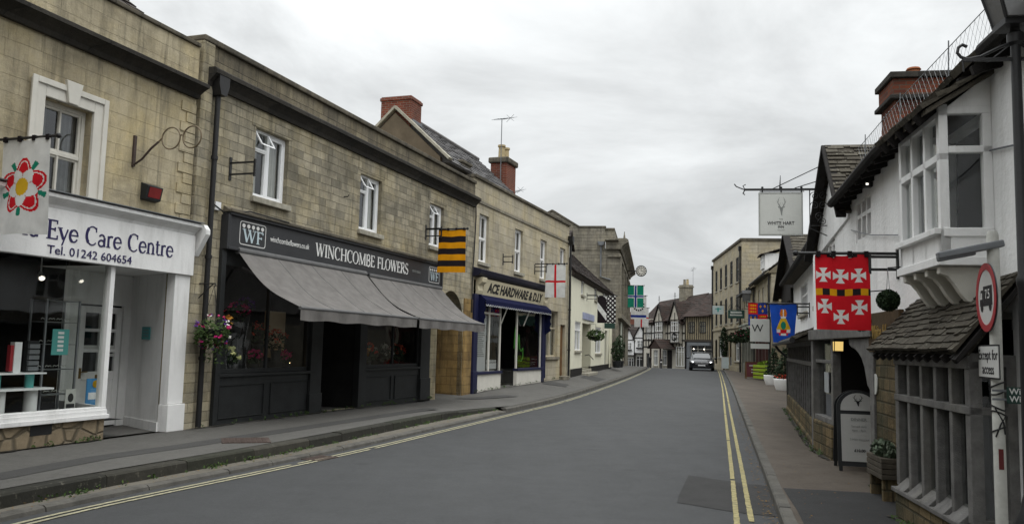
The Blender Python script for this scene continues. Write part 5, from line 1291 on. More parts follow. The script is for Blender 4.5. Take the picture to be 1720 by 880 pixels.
# --- clock building --------------------------------------------------
K_ = FK.thing('clock_building', 'tall grey stone hall with heavy classical cornice and blank flank wall', 'building')
w = MB(); w.wall(0, 24, -.4, 8.1, [(2.5, 4.0, 5.0, 7.3), (8, 9.5, 5.0, 7.3), (13.5, 15.0, 5.0, 7.3), (19, 20.5, 5.0, 7.3), (2.2, 4.4, .4, 3.4), (7.6, 10, .4, 3.4), (13, 15.5, .4, 3.4)], rev=.3); w.shell(0, 24, 0, 9, -.4, 8.1); w.build('wall', STONE_GREY, K_)
w = MB(); w.box(-.02, .3, 1.6, 8.9, 8.0, 8.9); w.prism([(.9, 8.0), (.9, 9.5), (2.6, 9.5), (4.4, 10.6), (8, 8.8), (9, 8)], 'x', -.03, .3); w.box(.02, 24, .3, .9, 8.6, 9.35); w.build('parapet', STONE_GREY, K_)
w = MB(); w.bar((.13, .85, 9.54), (.13, 2.6, 9.54), .42, .09); w.bar((.13, 2.6, 9.54), (.13, 4.4, 10.64), .42, .09); w.bar((.13, 4.4, 10.64), (.13, 8, 8.84), .42, .09); w.box(-.05, 24, .28, .95, 9.35, 9.45); w.build('coping', SOOT, K_)
w = MB(); cornice(w, -.25, 24.2, 8.05, 8.75, .62); w.prism([(.0, 8.05), (-.25, 8.05), (-.25, 8.5), (-.62, 8.6), (-.62, 8.7), (0, 8.75)], 'y', 0, .85); w.box(-.2, 24, -.14, 0, 7.55, 7.75); w.box(-.14, 0, .0, .7, 7.55, 7.75); w.build('cornice', STONE_GREY, K_)
w = MB()
for xx in (.0, 5.4, 10.9, 16.4, 22.6): w.box(xx + .05, xx + .95, -.18, 0, 3.9, 7.55)
w.apart('pilaster', STONE_GREY, K_); MB().box(0, 24, -.25, 0, 3.6, 3.9).build('string_course', STONE_GREY, K_)
for a in (2.5, 8, 13.5, 19): window(K_, a, 5.0, 1.5, 2.3, 'mull2', STONE_FAR, .22, False, None)
for a, b in ((2.2, 2.2), (7.6, 2.4), (13, 2.5)): w = MB(); w.box(a, a + b, .25, .3, .4, 3.4); w.build('ground_opening', CHAR, K_)
w = MB(); w.box(4.6, 7.3, -.03, 0, .3, 3.5); w.build('painted_panel', paint('pale_green_paint', (.42, .45, .38), .8, .1, 2), K_)
w = MB(); w.tube([(-.08, 1.15, 8.4), (-.08, 1.15, 6.25), (-.08, .5, 6.05)], .05, 8); w.prism([(1.0, 8.3), (1.3, 8.3), (1.38, 8.55), (.92, 8.55)], 'x', -.2, -.02); w.build('downpipe', LEAD, K_)
w = MB(); w.lathe([(.28, 8.75), (.28, 9.2), (.2, 9.25), (.22, 9.7), (.03, 11.0), (.03, 11.1)], (13.6, .1, 0), 8); w.build('pinnacle', STONE_GREY, K_)
# street clock on an iron arm
px = 15.8
t = FK.thing('street_clock', 'round black and white street clock on an iron arm high on the stone hall', 'clock', px, 1.25, 8.1)
def ringv(mb, r0, r1, y0, y1, n=28, mi=0):
    for k in range(n):
        a, b = 2 * math.pi * k / n, 2 * math.pi * (k + 1) / n; c = [(r * math.cos(q), r * math.sin(q)) for r, q in ((r0, a), (r1, a), (r1, b), (r0, b))]
        for y in (y0, y1): mb.add([(y, u, v) for u, v in c], ((0, 1, 2, 3),), mi)
        for i, j in ((0, 3), (1, 2)): mb.add([(y0, *c[i]), (y0, *c[j]), (y1, *c[j]), (y1, *c[i])], ((0, 1, 2, 3),), mi)
w = MB(); ringv(w, .0, .46, -.12, .12); w.build('clock_case', BLACK, t)
w = MB(); ringv(w, .0, .41, -.128, -.123); w.build('clock_face', OFFW, t)
w = MB()
for k in range(12):
    a = math.pi * k / 6; w.bar((-.135, .27 * math.cos(a), .27 * math.sin(a)), (-.135, .38 * math.cos(a), .38 * math.sin(a)), .05, .006, upv=(1, 0, 0))
ringv(w, .23, .25, -.134, -.131); ringv(w, .40, .42, -.134, -.131); w.build('numerals', BLACK, t)
w = MB(); w.bar((-.14, 0, 0), (-.14, .0, .3), .03, .006, upv=(1, 0, 0)); w.bar((-.14, 0, 0), (-.14, -.2, -.03), .035, .006, upv=(1, 0, 0)); w.build('clock_hands', BLACK, t)
w = MB(); w.bar((0, .46, 0), (0, 1.25, 0), .07, .07); w.tube([(0, .5, -.05), (0, .9, -.3), (0, 1.25, -.35)], .025, 6); w.build('arm', BLACK, t)

# ------------------------------------------------------------------ far end of the street
FT = Fr((14.65, 92), (4.35, -9))
FS = Fr((12.9, 96), (2.3, -1.5))
CREAMPANEL = paint('aged_lime_panel', (.52, .49, .42), .9, .15, 1, .1, .3, dirt=.2)
OCHPANEL = paint('ochre_panel', (.42, .36, .24), .9, .2, 1, .1, .3, dirt=.3)
T_ = FT.thing('timber_framed_inn', 'black and white timber framed inn with two dormer gables across the street end', 'building')
w = MB(); w.wall(0, 7.5, -.6, 4.9, [(1.9, 2.7, -.1, 1.55), (3.5, 4.3, -.05, 1.55), (.55, 1.15, -.4, 1.2)], rev=.15); w.shell(0, 7.5, 0, 7, -.6, 4.9); w.build('wall', CREAMPANEL, T_)
w = MB()
for i in range(16): x = .05 + i * .49; w.box(x - .05, x + .05, -.05, 0, 1.95, 4.5)
for z_ in (1.88, 2.6, 3.35, 4.45): w.box(0, 7.5, -.062, 0, z_ - .06, z_ + .06)
w.box(-.08, .08, -.07, .2, -.4, 4.6); w.box(7.4, 7.56, -.07, .2, -.4, 4.6)
w.build('timber_frame', BTIMB, T_)
for a, b, c, d in ((1.9, .8, -.1, 1.65), (3.5, .8, -.05, 1.6)): window(T_, a, c, b, d, 'mull3', WHITE, .1, True, None)
for a, b in ((.7, .8), (1.75, .5)): window(T_, a, 2.75, b, 1.4, 'mull2', WHITE, -.03, False, CURT)
w = MB(); w.box(.6, 1.12, .1, .14, -.4, 1.18); w.build('door', CHAR, T_)
w = MB(); w.slates((-.3, -.4, 4.35), (7.6, -.4, 4.75), (7.5, 2.9, 7.6), (-.9, 2.9, 7.0), .25, .3); w.slates((-.3, 6.4, 4.3), (7.5, 6.4, 4.6), (7.5, 2.9, 7.6), (-.9, 2.9, 7.0), .4, .5); w.prism([(-.3, 4.3), (2.9, 6.9), (6.3, 4.2)], 'x', -.35, 7.5)
w.build('roof', TILE_RED, T_)
w = MB(); w.box(3.3, 4.4, 2.3, 3.3, 6.2, 8.6); w.box(3.22, 4.48, 2.22, 3.38, 8.3, 8.45); w.build('chimney', STONE_OCH if False else STONE_GREY, T_)
for xx in (3.6, 4.1): MB().lathe([(.16, 8.6), (.13, 9.15), (.16, 9.2)], (xx, 2.8, 0), 10).build('chimney_pot', BUFFPOT if xx > 4 else STONE_GREY, T_)
for gx, gz, wd in ((3.35, 6.3, .85), (6.1, 6.55, .92)):
    f = -.35; e = 4.55
    w = MB(); w.prism([(gx - wd, e), (gx + wd, e), (gx, gz)], 'y', f, f + .1); w.box(gx - wd + .1, gx + wd - .1, f, .0, 2.3, e); gb = w.build('gable', CREAMPANEL, T_)
    w = MB()
    for sg in (-1, 1): w.bar((gx + sg * (wd + .12), f - .08, e - .25), (gx, f - .08, gz + .08), .06, .2, upv=(0, 1, 0)); 
    for q in (-.72, 0, .72): w.box(gx + q - .04, gx + q + .04, f - .04, f, 2.3, e + (.9 if q == 0 else .0))
    for z_ in (2.32, 3.4, 4.5): w.box(gx - wd + .08, gx + wd - .08, f - .05, f, z_ - .05, z_ + .05)
    w.build('bargeboard', BTIMB, gb)
    w = MB()
    for sg in (-1, 1): w.slates((gx + sg * (wd + .2), f - .15, e - .35), (gx + sg * (wd + .2), 2.2, e - .35), (gx, 2.2, gz + .05), (gx, f - .15, gz + .05), .22, .28)
    w.build('gable_roof', TILE_RED, gb)
    window(T_, gx - .6, 3.5, 1.2, 1.0, 'mull3', WHITE, f - .03, False, None); window(T_, gx - .6, 2.45, 1.2, .85, 'mull3', WHITE, f - .03, False, CURT)
    w = MB(); w.tube([(gx, f, gz), (gx, f, gz + 1.0)], .03, 6); w.bar((gx - .2, f, gz + .6), (gx + .2, f, gz + .6), .03, .03); w.lathe([(.0, 0), (.07, .08), (0, .16)], (gx, f, gz + .72), 8); w.build('finial', BLACK, gb)
w = MB(); ringv(w, .28, .42, 0, 0, 24); w.v = [(6.1 + b, -.44 + a, 2.95 + c) for a, b, c in w.v]; w.build('wreath_emblem', CHAR, T_)
w = MB()
for sg in (-1, 1): w.slates((4.75 + sg * 1.15, -2.0, 1.7), (4.75 + sg * 1.15, 0, 1.7), (4.75, 0, 2.7), (4.75, -2.0, 2.7), .22, .28)
w.prism([(3.9, 1.75), (5.6, 1.75), (4.75, 2.6)], 'y', -1.9, -1.8)
for xx in (3.9, 5.6): w.box(xx - .07, xx + .07, -1.85, -1.71, -.4, 1.75)
w.build('porch', TILE_RED, T_)
w = MB(); w.box(4.4, 5.2, .0 - .02, .02, -.35, 1.6); w.build('porch_door', BTIMB, T_)
window(T_, 5.95, -.05, 1.35, 2.0, 'shop3', WHITE, -.06, False, None)

O_ = FT.thing('timber_framed_house', 'ochre timber framed house with jettied upper floor beside the black and white inn', 'building')
w = MB(); w.wall(7.6, 11.8, 2.55, 5.2, y=-.15); w.shell(7.6, 11.8, -.15, 7, 2.55, 5.2); w.quad((7.6, -.15, 2.55), (11.8, -.15, 2.55), (11.8, 1, 2.55), (7.6, 1, 2.55)); w.build('upper_wall', OCHPANEL, O_)
w = MB()
for i in range(15): x = 7.66 + i * .29; w.box(x - .045, x + .045, -.2, -.15, 2.6, 5.1)
for z_ in (2.6, 5.05): w.box(7.58, 11.82, -.22, -.15, z_ - .1, z_ + .1)
w.build('timber_frame', paint('brown_timber', (.06, .048, .036), .85, .3, 4), O_)
for a in (8.15, 9.9): window(O_, a, 3.35, .95, 1.1, 'mull3', CHAR, -.2, False, None)
w = MB(); w.wall(7.6, 11.8, -.6, 2.55, [(8.3, 11.5, .3, 2.25)], y=0); w.shell(7.6, 11.8, 0, 7, -.6, 2.55, top=False); w.build('wall', LEAD, O_)
window(O_, 8.3, .3, 3.2, 1.95, 'shop3', OFFW, .06, False, None, glass=DGLASS)
w = MB(); w.box(8.2, 11.6, -.35, 0, 2.1, 2.4); w.build('fascia', LEAD, O_)
w = MB(); w.slates((7.5, -.5, 4.95), (12.2, -.5, 5.1), (12.2, 2.9, 7.75), (7.5, 2.9, 7.5), .25, .3); w.slates((12.2, 6.5, 5), (7.5, 6.5, 5), (7.5, 2.9, 7.5), (12.2, 2.9, 7.75), .4, .5); w.prism([(-.6, 5.0), (2.9, 7.4), (6.4, 5.0)], 'x', 7.6, 11.8); w.build('roof', TILE_RED, O_)
w = MB(); w.box(10.7, 11.3, 2.6, 3.2, 7.4, 8.9); w.lathe([(.2, 8.9), (.15, 9.5)], (11, 2.9, 0), 8); w.build('chimney', BUFFPOT, O_)
aerial(FT, 11.3, -3, 7.6, 2.8, 'far television aerial above the ochre timber framed house', .9)
aerial(FT, 4.8, -3, 7.0, 3.2, 'far television aerial behind the chimney of the black and white inn', .7)
for a, l in ((9.3, 'left bright lamp in the far shop under the ochre jetty'), (10.9, 'right bright lamp in the far shop under the ochre jetty')):
    t = FT.thing('shop_lamp', l, 'lamp', a, .42, 1.75); MB().ball((0, 0, 0), .055, 10).build('bulb', emis('far_shop_lamp', (1, .9, .75), 6) if 'far_shop_lamp' not in MATS else MATS['far_shop_lamp'], t); MB().tube([(0, 0, .05), (0, 0, .34), (0, .42, .36)], .015, 5).build('flex', CHAR, t)

for a0, a1, pz, lab in ((.3, 1.5, 3.9, 'smaller white gabled house with dark shopfront beside the grey stone hall'), (1.55, 3.0, 4.3, 'white gabled house next to the timber framed inn at the street end')):
    H_ = FS.thing('gabled_house', lab, 'building', a0, 0, 0); W_ = a1 - a0; q = .25 if a0 > 1 else 0
    w = MB(); w.wall(0, W_, -.9, .85 + q, [(.12, W_ - .12, -.5, .55 + q)], y=.1); w.shell(0, W_, .1, 4, -.9, 2.6 + q, top=False); w.build('wall', OFFW, H_)
    w = MB(); w.wall(0, W_, .85 + q, 2.6 + q, [(W_ * .25, W_ * .75, 1.55 + q, 2.3 + q)], y=-.15); w.prism([(0, 2.6 + q), (W_, 2.6 + q), (W_ / 2, pz - .1)], 'y', -.15, 0); w.shell(0, W_, -.15, .1, .85 + q, 2.6 + q); w.quad((0, -.15, .85 + q), (W_, -.15, .85 + q), (W_, .1, .85 + q), (0, .1, .85 + q)); w.build('upper_wall', WRENDER, H_)
    w = MB(); w.box(-.05, W_ + .05, -.19, -.15, .8 + q, .92 + q); w.box(0, W_, -.18, -.15, 2.55 + q, 2.65 + q)
    for sg in (-1, 1): w.bar((W_ / 2 + sg * (W_ / 2 + .12), -.25, 2.5 + q), (W_ / 2, -.25, pz), .05, .14, upv=(0, 1, 0))
    w.box(-.04, .06, -.17, .1, -.6, 2.6 + q); w.build('timber_frame', BTIMB, H_)
    window(H_, W_ * .25, 1.55 + q, W_ * .5, .75, 'mull2', WHITE, .02, False, None, y=-.15); window(H_, .12, -.5, W_ - .24, 1.05 + q, 'shop3', WHITE, .06, False, None, y=.1)
    w = MB()
    w.slates((-.18, -.3, 2.45 + q), (-.18, 5, 2.45 + q), (W_ / 2, 5, pz + .08), (W_ / 2, -.3, pz + .08), .22, .3); w.slates((W_ + .18, -.3, 2.45 + q), (W_ + .18, 5, 2.45 + q), (W_ / 2, 5, pz + .08), (W_ / 2, -.3, pz + .08), .22, .3); w.build('roof', SLATE_DK, H_)
    w = MB(); w.box(W_ * .2, W_ * .8, -.35, -.17, 1.38 + q, 1.53 + q); w.build('window_box', BTIMB, H_)
B_ = empty_at('tiled_house', 'dark tiled house with brick chimney just behind the white gabled houses', 'building', (13.3, 103, 0))
w = MB(); w.box(-2.5, 3.5, 0, 5, -.7, 3.4); w.build('wall', BRICK_DK, B_); w = MB(); w.slates((-2.7, -.3, 3.3), (3.7, -.3, 3.3), (3.7, 2.5, 5.3), (-2.7, 2.5, 5.3), .3, .35); w.slates((3.7, 5.3, 3.3), (-2.7, 5.3, 3.3), (-2.7, 2.5, 5.3), (3.7, 2.5, 5.3), .4, .5); w.prism([(-.2, 3.3), (2.5, 5.2), (5.2, 3.3)], 'x', -2.5, 3.5); w.build('roof', SLATE_DK, B_)
w = MB(); w.box(1.4, 2.3, 1.5, 2.3, 4.6, 6.2); w.build('chimney', BRICK, B_)
aerial(Fr((15.6, 104), (1, 0)), 0, 0, 5.4, 2.4, 'far television aerial above the brick chimney of the back house', .9)
for i, (x, y, l) in enumerate(((12.95, 77.5, 'plain black bollard at the far pavement corner below the white gabled houses'), (15.0, 83.0, 'black bollard with a white band in front of the timber framed inn'), (18.35, 71.5, 'black bollard beside the pale blue pavement board'))):
    t = empty_at('bollard', l, 'bollard', (x, y, zr(y) + (.1 if i != 1 else 0)), 0, 'black street bollards')
    MB().lathe([(.13, 0), (.12, .1), (.09, .14), (.085, .75), (.11, .78), (.11, .84), (.07, .92), (.0, .96)], (0, 0, 0), 12).build('post', BLACK, t, smooth=50)
    if i == 1: MB().lathe([(.09, .55), (.09, .68)], (0, 0, 0), 12).build('reflective_band', PVC, t)

# ------------------------------------------------------------------ right side, from the far end towards the camera
FR3 = Fr((17.2, 62), (1.75, 16.5), -1)
FCC = Fr((12.0, 35), (5.2, 27), -1)
FB = Fr((5.45, 14.0), (.27, 1), -1)
FP = Fr((5.1, 14.1), (2.5, 8.9), -1)
FW = Fr((3.75, 6.13), (.165, 1), -1)
# three storey stone building (local x = minus distance)
S_ = FR3.thing('stone_terrace', 'three storey buff stone building with two rows of dark sash windows', 'building')
ct = [13.72, 10.85, 7.92, 5.05, 2.12]; hs = [(-c - .64, -c + .64, 6.95, 8.85) for c in ct] + [(-c - .64, -c + .64, 3.88, 5.98) for c in ct] + [(-12.3, -9.4, 1.1, 2.9), (-3.5, -1.0, .9, 2.5), (-8.6, -7.4, .1, 2.6), (-6.2, -5.1, .1, 2.6), (-14.6, -13.2, .1, 2.6)]
w = MB(); w.wall(-15.9, 0, -.3, 9.9, hs, rev=.07); w.shell(-15.9, 0, 0, 9, -.3, 9.9); w.build('wall', STONE_FAR, S_)
w = MB(); w.box(-16, .08, -.12, .35, 9.9, 10.08); w.box(-.3, .1, .351, 3.9, 9.9, 10.08); w.prism([(3.9, 9.9), (3.9, 10.05), (5.8, 10.9), (9, 10.9), (9, 9.9)], 'x', -.3, .1); w.build('coping', SOOT, S_)
w = MB(); w.box(-15.9, .02, -.1, 0, 3.42, 3.58); w.box(-15.9, .02, -.03, 0, .0, .5); w.build('string_course', STONE_FAR, S_)
for c in ct: window(S_, -c - .64, 6.95, 1.28, 1.9, 'sash1', CHAR, .04, True, None, glass=DGLASS); window(S_, -c - .64, 3.88, 1.28, 2.1, 'sash1', CHAR, .04, True, None, glass=DGLASS)
window(S_, -12.3, 1.1, 2.9, 1.8, 'shop3', WHITE, .15, True, None); window(S_, -3.5, .9, 2.5, 1.6, 'mull2', WHITE, .15, True, CURT2)
for a, b, m_ in ((-8.6, 1.2, DOORB), (-6.2, 1.1, REDP), (-14.6, 1.4, CHAR)): w = MB(); w.box(a, a + b, .2, .26, .1, 2.6); w.build('door', m_, S_)
downpipe(FR3, S_, -.32, .1, 9.2, -.1, .07); downpipe(FR3, S_, -15.7, .1, 9.2, -.1, .07)
t = FR3.thing('climbing_plant', 'dark climbing shrub trained up the ground floor of the three storey stone building', 'shrub', 7.0, .3, .1); MB().foliage((0, 0, 2.2), (.45, .3, 1.3), 700, .1, 0, .45).build('leaves', LEAFD, t); MB().tube([(0, 0, 0), (0, 0, 2)], .05, 6).build('stem', BTIMB, t)

def basket(fr, a, o, h, label, r=.5):
    t = fr.thing('hanging_basket', label, 'flower basket', a, o, h, 'hanging baskets along the right pavement'); MB().lathe([(.03, -.35 * r), (.4 * r, -.25 * r), (.55 * r, 0)], (0, 0, 0), 12).build('basket', CHAR, t)
    MB().foliage((0, 0, .1), (r, r, r * .75), 380, .1, 0, .45, .15).build('leaves', LEAFD, t); w = MB(); w.foliage((0, 0, .15), (r, r, r * .7), 30, .05); w.build('petals', PINKF, t); MB().tube([(0, 0, 0), (0, 0, .9), (0, o, .95)], .015, 5).build('wall_hook', BLACK, t)
basket(FCC, 25.0, .7, 2.55, 'green hanging basket under the dark green hanging sign'); basket(FCC, 19.0, .7, 2.6, 'green hanging basket above the red pavement board'); basket(FCC, 13.5, .6, 2.6, 'green hanging basket beside the white shop sign')
# two cottages with shops
for x0, x1, ev, rid, mt, lab in ((17.2, 27.3, 5.75, 8.6, STONE_FAR, 'buff stone cottage shop with slate roof next to the three storey building'), (9.0, 17.0, 5.9, 8.9, STONE_ACE, 'warm stone cottage shop with a white roof dormer')):
    Q = FCC.thing('cottage_shop', lab, 'building')
    L = x1 - x0; hs = [(-x0 - L * f - .45, -x0 - L * f + .45, 3.9, 5.3) for f in (.2, .5, .8)] + [(-x1 + .5, -x0 - .5, .1, 2.9)]
    w = MB(); w.wall(-x1, -x0, -.1, ev, hs, rev=.16); w.shell(-x1, -x0, 0, 7, -.1, ev); w.build('wall', mt, Q)
    for a, b, c, d in hs[:3]: window(Q, a, c, b - a, d - c, 'sash', WHITE, .1, True, CURT2)
    w = MB(); w.slates((-x1, -.35, ev - .1), (-x0, -.35, ev - .1), (-x0, 3.5, rid), (-x1, 3.5, rid), .28, .32); w.prism([(-.3, ev - .15), (3.5, rid - .06), (7.3, ev - .15)], 'x', -x1, -x0); w.build('roof', STILE if x0 < 10 else SLATE_DK, Q)
    w = MB(); w.prism([(-.2, ev - .1), (3.5, rid - .08), (7.2, ev - .1)], 'x', -x0 + .002, -x0 + .06); w.build('gable_wall', MATS.get('buff_render') or paint('buff_render', (.19, .165, .115), .95, .2, 1.5, .1, .4), Q)
    w = MB(); w.tube([(-x1, -.4, ev - .15), (-x0, -.4, ev - .15)], .07, 8); w.tube([(-x0 - .2, -.1, .1), (-x0 - .2, -.1, ev - .2)], .05, 8); w.build('gutter', BLACK, Q)
    w = MB(); w.box(-x1 + .4, -x0 - .4, -.25, 0, 2.9, 3.4); w.box(-x1 + .4, -x0 - .4, -.32, 0, 3.4, 3.5); w.build('fascia', paint('pale_sage', (.34, .36, .30), .6, .12, 3) if 'pale_sage' not in MATS else DKGREEN, Q)
    w = MB()
    n = 4
    for i in range(n + 1): xx = -x1 + .5 + (L - 1) * i / n; w.box(xx - .14, xx + .14, -.08, .1, .1, 2.9)
    w.box(-x1 + .5, -x0 - .5, -.04, .1, .1, .8); w.build('shopfront_frame', paint('stone_grey_paint', (.20, .20, .165), .6, .2, 3) if x0 > 10 else paint('umber_paint', (.075, .032, .028), .6, .2, 3), Q)
    w = MB(); w.quad((-x1 + .5, .05, .8), (-x0 - .5, .05, .8), (-x0 - .5, .05, 2.9), (-x1 + .5, .05, 2.9)); w.build('pane', GLASS, Q)
    w = MB(); w.quad((-x1 + .5, 2, .1), (-x0 - .5, 2, .1), (-x0 - .5, 2, 2.9), (-x1 + .5, 2, 2.9)); w.build('interior', MIDIN, Q)
    if x0 < 10:
        w = MB(); w.prism([(.1, 6.3), (.1, 7.3), (2.3, 7.3)], 'x', -14.6, -13.0); dm = w.build('dormer', WRENDER, Q); w = MB(); w.slates((-14.75, -.15, 7.2), (-12.85, -.15, 7.2), (-12.85, 2.8, 8.1), (-14.75, 2.8, 8.1), .25, .3); w.build('dormer_roof', SLATE_DK, dm); window(Q, -14.4, 6.45, 1.2, .75, 'mull2', WHITE, .02, False, None)
w = None
# jettied dark building with stone slate roof, ridge at right angles to the street
J_ = FCC.thing('jettied_house', 'dark jettied timber house with mossy stone slate roof facing down the street', 'building', 0, -.95)
w = MB(); w.wall(-8.6, -1.2, 2.7, 4.6, y=-.5); w.prism([(-8.6, 4.6), (-1.2, 4.6), (-4.9, 7.2)], 'y', -.5, -.4); w.shell(-8.6, -1.2, -.5, 9, 2.7, 4.6, top=False); w.quad((-8.6, -.5, 2.7), (-1.2, -.5, 2.7), (-1.2, 1, 2.7), (-8.6, 1, 2.7)); w.build('upper_wall', BTIMB, J_)
w = MB(); w.wall(-8.6, -1.2, -.1, 2.7, [(-7.8, -5.4, .6, 2.3), (-4.6, -2.0, .6, 2.3)]); w.shell(-8.6, -1.2, 0, 9, -.1, 2.7, top=False); w.build('shopfront', paint('oxblood_paint', (.07, .012, .014), .6, .2, 4), J_)
w = MB(); w.quad((-7.8, .1, .6), (-2, .1, .6), (-2, .1, 2.3), (-7.8, .1, 2.3)); w.build('pane', GLASS, J_)
w = MB(); w.quad((-8.5, 2, .1), (-1.3, 2, .1), (-1.3, 2, 2.6), (-8.5, 2, 2.6)); w.build('interior', DARKIN, J_)
window(J_, -6.0, 3.1, 1.8, 1.1, 'mull3', BTIMB, -.02, False, None, y=-.5)
w = MB(); w.slates((-1.0, -.7, 4.5), (-1.0, 9, 4.5), (-4.9, 9, 7.3), (-4.9, -.7, 7.3), .26, .32, .035, .4); w.slates((-8.9, 9, 4.4), (-8.9, -.7, 4.4), (-4.9, -.7, 7.3), (-4.9, 9, 7.3), .3, .35); w.prism([(-1.1, 4.45), (-4.9, 7.2), (-8.7, 4.45)], 'y', -.35, 9); w.build('roof', STILE, J_)
w = MB(); w.bar((-.95, -.74, 4.35), (-4.9, -.74, 7.35), .1, .3, upv=(0, 1, 0)); w.bar((-8.95, -.74, 4.35), (-4.9, -.74, 7.35), .1, .3, upv=(0, 1, 0)); w.build('bargeboard', BTIMB, J_)
w = MB(); w.box(-5.6, -4.6, 1.4, 2.2, 6.6, 8.0); w.build('chimney', BRICK_DK, J_)
w = None
SW = Fr((8.75, 24.7), (3.7, 10.9), -1).thing('gap_filler_wall', 'added grey wall, out of view, filling the gap mirrored in the florist glass', 'wall')  # unseen wall added to fill the gap reflected in the florist window
w = MB(); w.box(-11.5, 0, 0, .4, -.1, 4.6); w.build('wall_body', STONE_GREY, SW); w = MB(); w.box(-11.5, 0, -.04, .44, 4.6, 4.7); w.build('coping', SOOT, SW)
# street furniture along the pavement
t = FCC.thing('wall_lantern', 'black street lantern on a scrolled wall bracket on the buff stone cottage shop', 'street lamp', 14.5, .8, 4.6)
MB().prism([(-.14, 0), (.14, 0), (.24, .45), (-.24, .45)], 'y', -.2, .2).build('lantern_glass', paint('lantern_glass', (.12, .12, .12), .2, .1, 3, .6), t)
w = MB(); w.prism([(-.28, .45), (.28, .45), (.1, .65), (-.1, .65)], 'y', -.26, .26); w.tube([(0, 0, .65), (0, 0, .8)], .03, 6)
for i, j in ((-1, -1), (1, -1), (1, 1), (-1, 1)): w.bar((.14 * i, .2 * j, 0), (.245 * i, .21 * j, .45), .02, .02)
w.tube([(0, 0, 0), (0, 0, -.3), (0, .8, -.35)], .025, 6); w.build('frame', BLACK, t)
def hsign(fr, a, o, h, w_, hh, mat, label, lines, lm=LETTER_W, sz=.16):
    t = fr.thing('hanging_sign', label, 'sign', a, o, h)
    MB().box(-.03, .03, -w_ / 2, w_ / 2, -hh, 0).build('panel', mat, t, bevel=.008)
    for i, s_ in enumerate(lines): text(s_, sz, lm, t, (.032, .0, -hh + hh * (len(lines) - i - .62) / len(lines)), rot=(math.pi / 2, 0, math.pi / 2), align='CENTER')
    MB().bar((0, o, .08), (0, -w_ / 2, .08), .03, .03).bar((0, -w_ / 2 + .1, 0), (0, -w_ / 2 + .1, .08), .02, .02).bar((0, w_ / 2 - .1, 0), (0, w_ / 2 - .1, .08), .02, .02).build('arm', BLACK, t)
    return t
t = hsign(FCC, 20.4, .95, 4.35, 1.05, .55, DKGREEN, 'dark green hanging sign with two pale lines of lettering on an iron scroll bracket', ['PRETTY', 'PETALS'] if False else [], LETTER_W)
w = MB()
for z_, a, b in ((-.2, -.36, .36), (-.38, -.4, .4)):
    for k in range(12): y0 = a + (b - a) * k / 12; w.box(.031, .034, y0, y0 + .045, z_, z_ + .1)
w.build('faint_lettering', SIGNB, t)
w = MB(); w.tube([(0, -.5 + .3 * q / 6, .14 + .22 * math.sin(q * math.pi / 6)) for q in range(7)], .015, 5); w.tube([(0, -.1 + .3 * q / 6, .14 + .22 * math.sin(q * math.pi / 6)) for q in range(7)], .015, 5); w.build('scrollwork', BLACK, t)
t = hsign(FR3, 7.2, .75, 5.35, .9, .7, paint('pale_aqua_sign', (.50, .58, .58), .6, .1, 2), 'pale aqua hanging sign on the three storey stone building', [])
w = MB(); w.box(.031, .034, -.25, .25, -.3, -.22); w.box(.031, .034, -.08, .06, -.5, -.15); w.build('faint_emblem', TEAL, t)
t = hsign(FCC, 7.4, .75, 3.3, .95, 1.15, SIGNB, 'white shop sign with a large dark W beside the blue crown banner', [])
text('W', .55, LETTER_B, t, (.033, -.12, -.66), rot=(math.pi / 2, 0, math.pi / 2), align='CENTER')
w = MB(); w.box(-.03, .03, -.45, .45, -1.5, -1.25); w.build('lower_panel', SIGNB, t)
def aboard(label, loc, rz, W_, H_, pm, fm, lean=.16):
    t = empty_at('pavement_board', label, 'a-board', loc, rz)
    for sg in (-1, 1):
        w = MB(); b = lambda x, z_: Vector((x, -sg * (-.02 - lean * (1 - z_ / H_)) * -1, z_))
        for x in (-W_ / 2, W_ / 2): w.bar(b(x, 0), b(x, H_), .04, .03)
        w.bar(b(-W_ / 2, H_), b(W_ / 2, H_), .04, .03); w.bar(b(-W_ / 2, H_ * .12), b(W_ / 2, H_ * .12), .04, .03); w.build('frame', fm, t)
        w = MB(); w.quad(b(-W_ / 2, H_ * .12), b(W_ / 2, H_ * .12), b(W_ / 2, H_), b(-W_ / 2, H_)); w.build('panel', pm, t)
    return t
t = aboard('dark red pavement board with pale lettering on the brown pavement', (14.0, 48.0, .1), -.1, .95, .95, paint('maroon_board', (.12, .03, .035), .6, .15, 3), DOORB)
w = MB()
for z_, q in ((.72, .6), (.5, .4), (.35, .4)): w.box(-q / 2, q / 2, -.085 - .16 * (1 - z_), -.075 - .16 * (1 - z_), z_, z_ + .06)
w.build('faint_lettering', SIGNB, t)
t = aboard('pale aqua pavement board standing by the kerb near the car', (17.75, 68.5, .1), -.1, .85, 1.05, MATS['pale_aqua_sign'], SIGNB)
t = empty_at('planter_bench', 'lime green slatted pavement planter beside the dark red board', 'planter', (14.05, 46.0, .1), -1.38)
w = MB()
for k in range(4): w.box(-.8, .8, -.35, .35, .08 + k * .2, .22 + k * .2)
w.build('slats', paint('lime_paint', (.24, .34, .02), .6, .15, 3), t, bevel=.01); MB().foliage((0, 0, .85), (.75, .3, .2), 260, .08).build('leaves', islandm('lime_leaf', [(.14, .22, .02), (.2, .3, .03), (.1, .17, .02)], .7, 20), t)
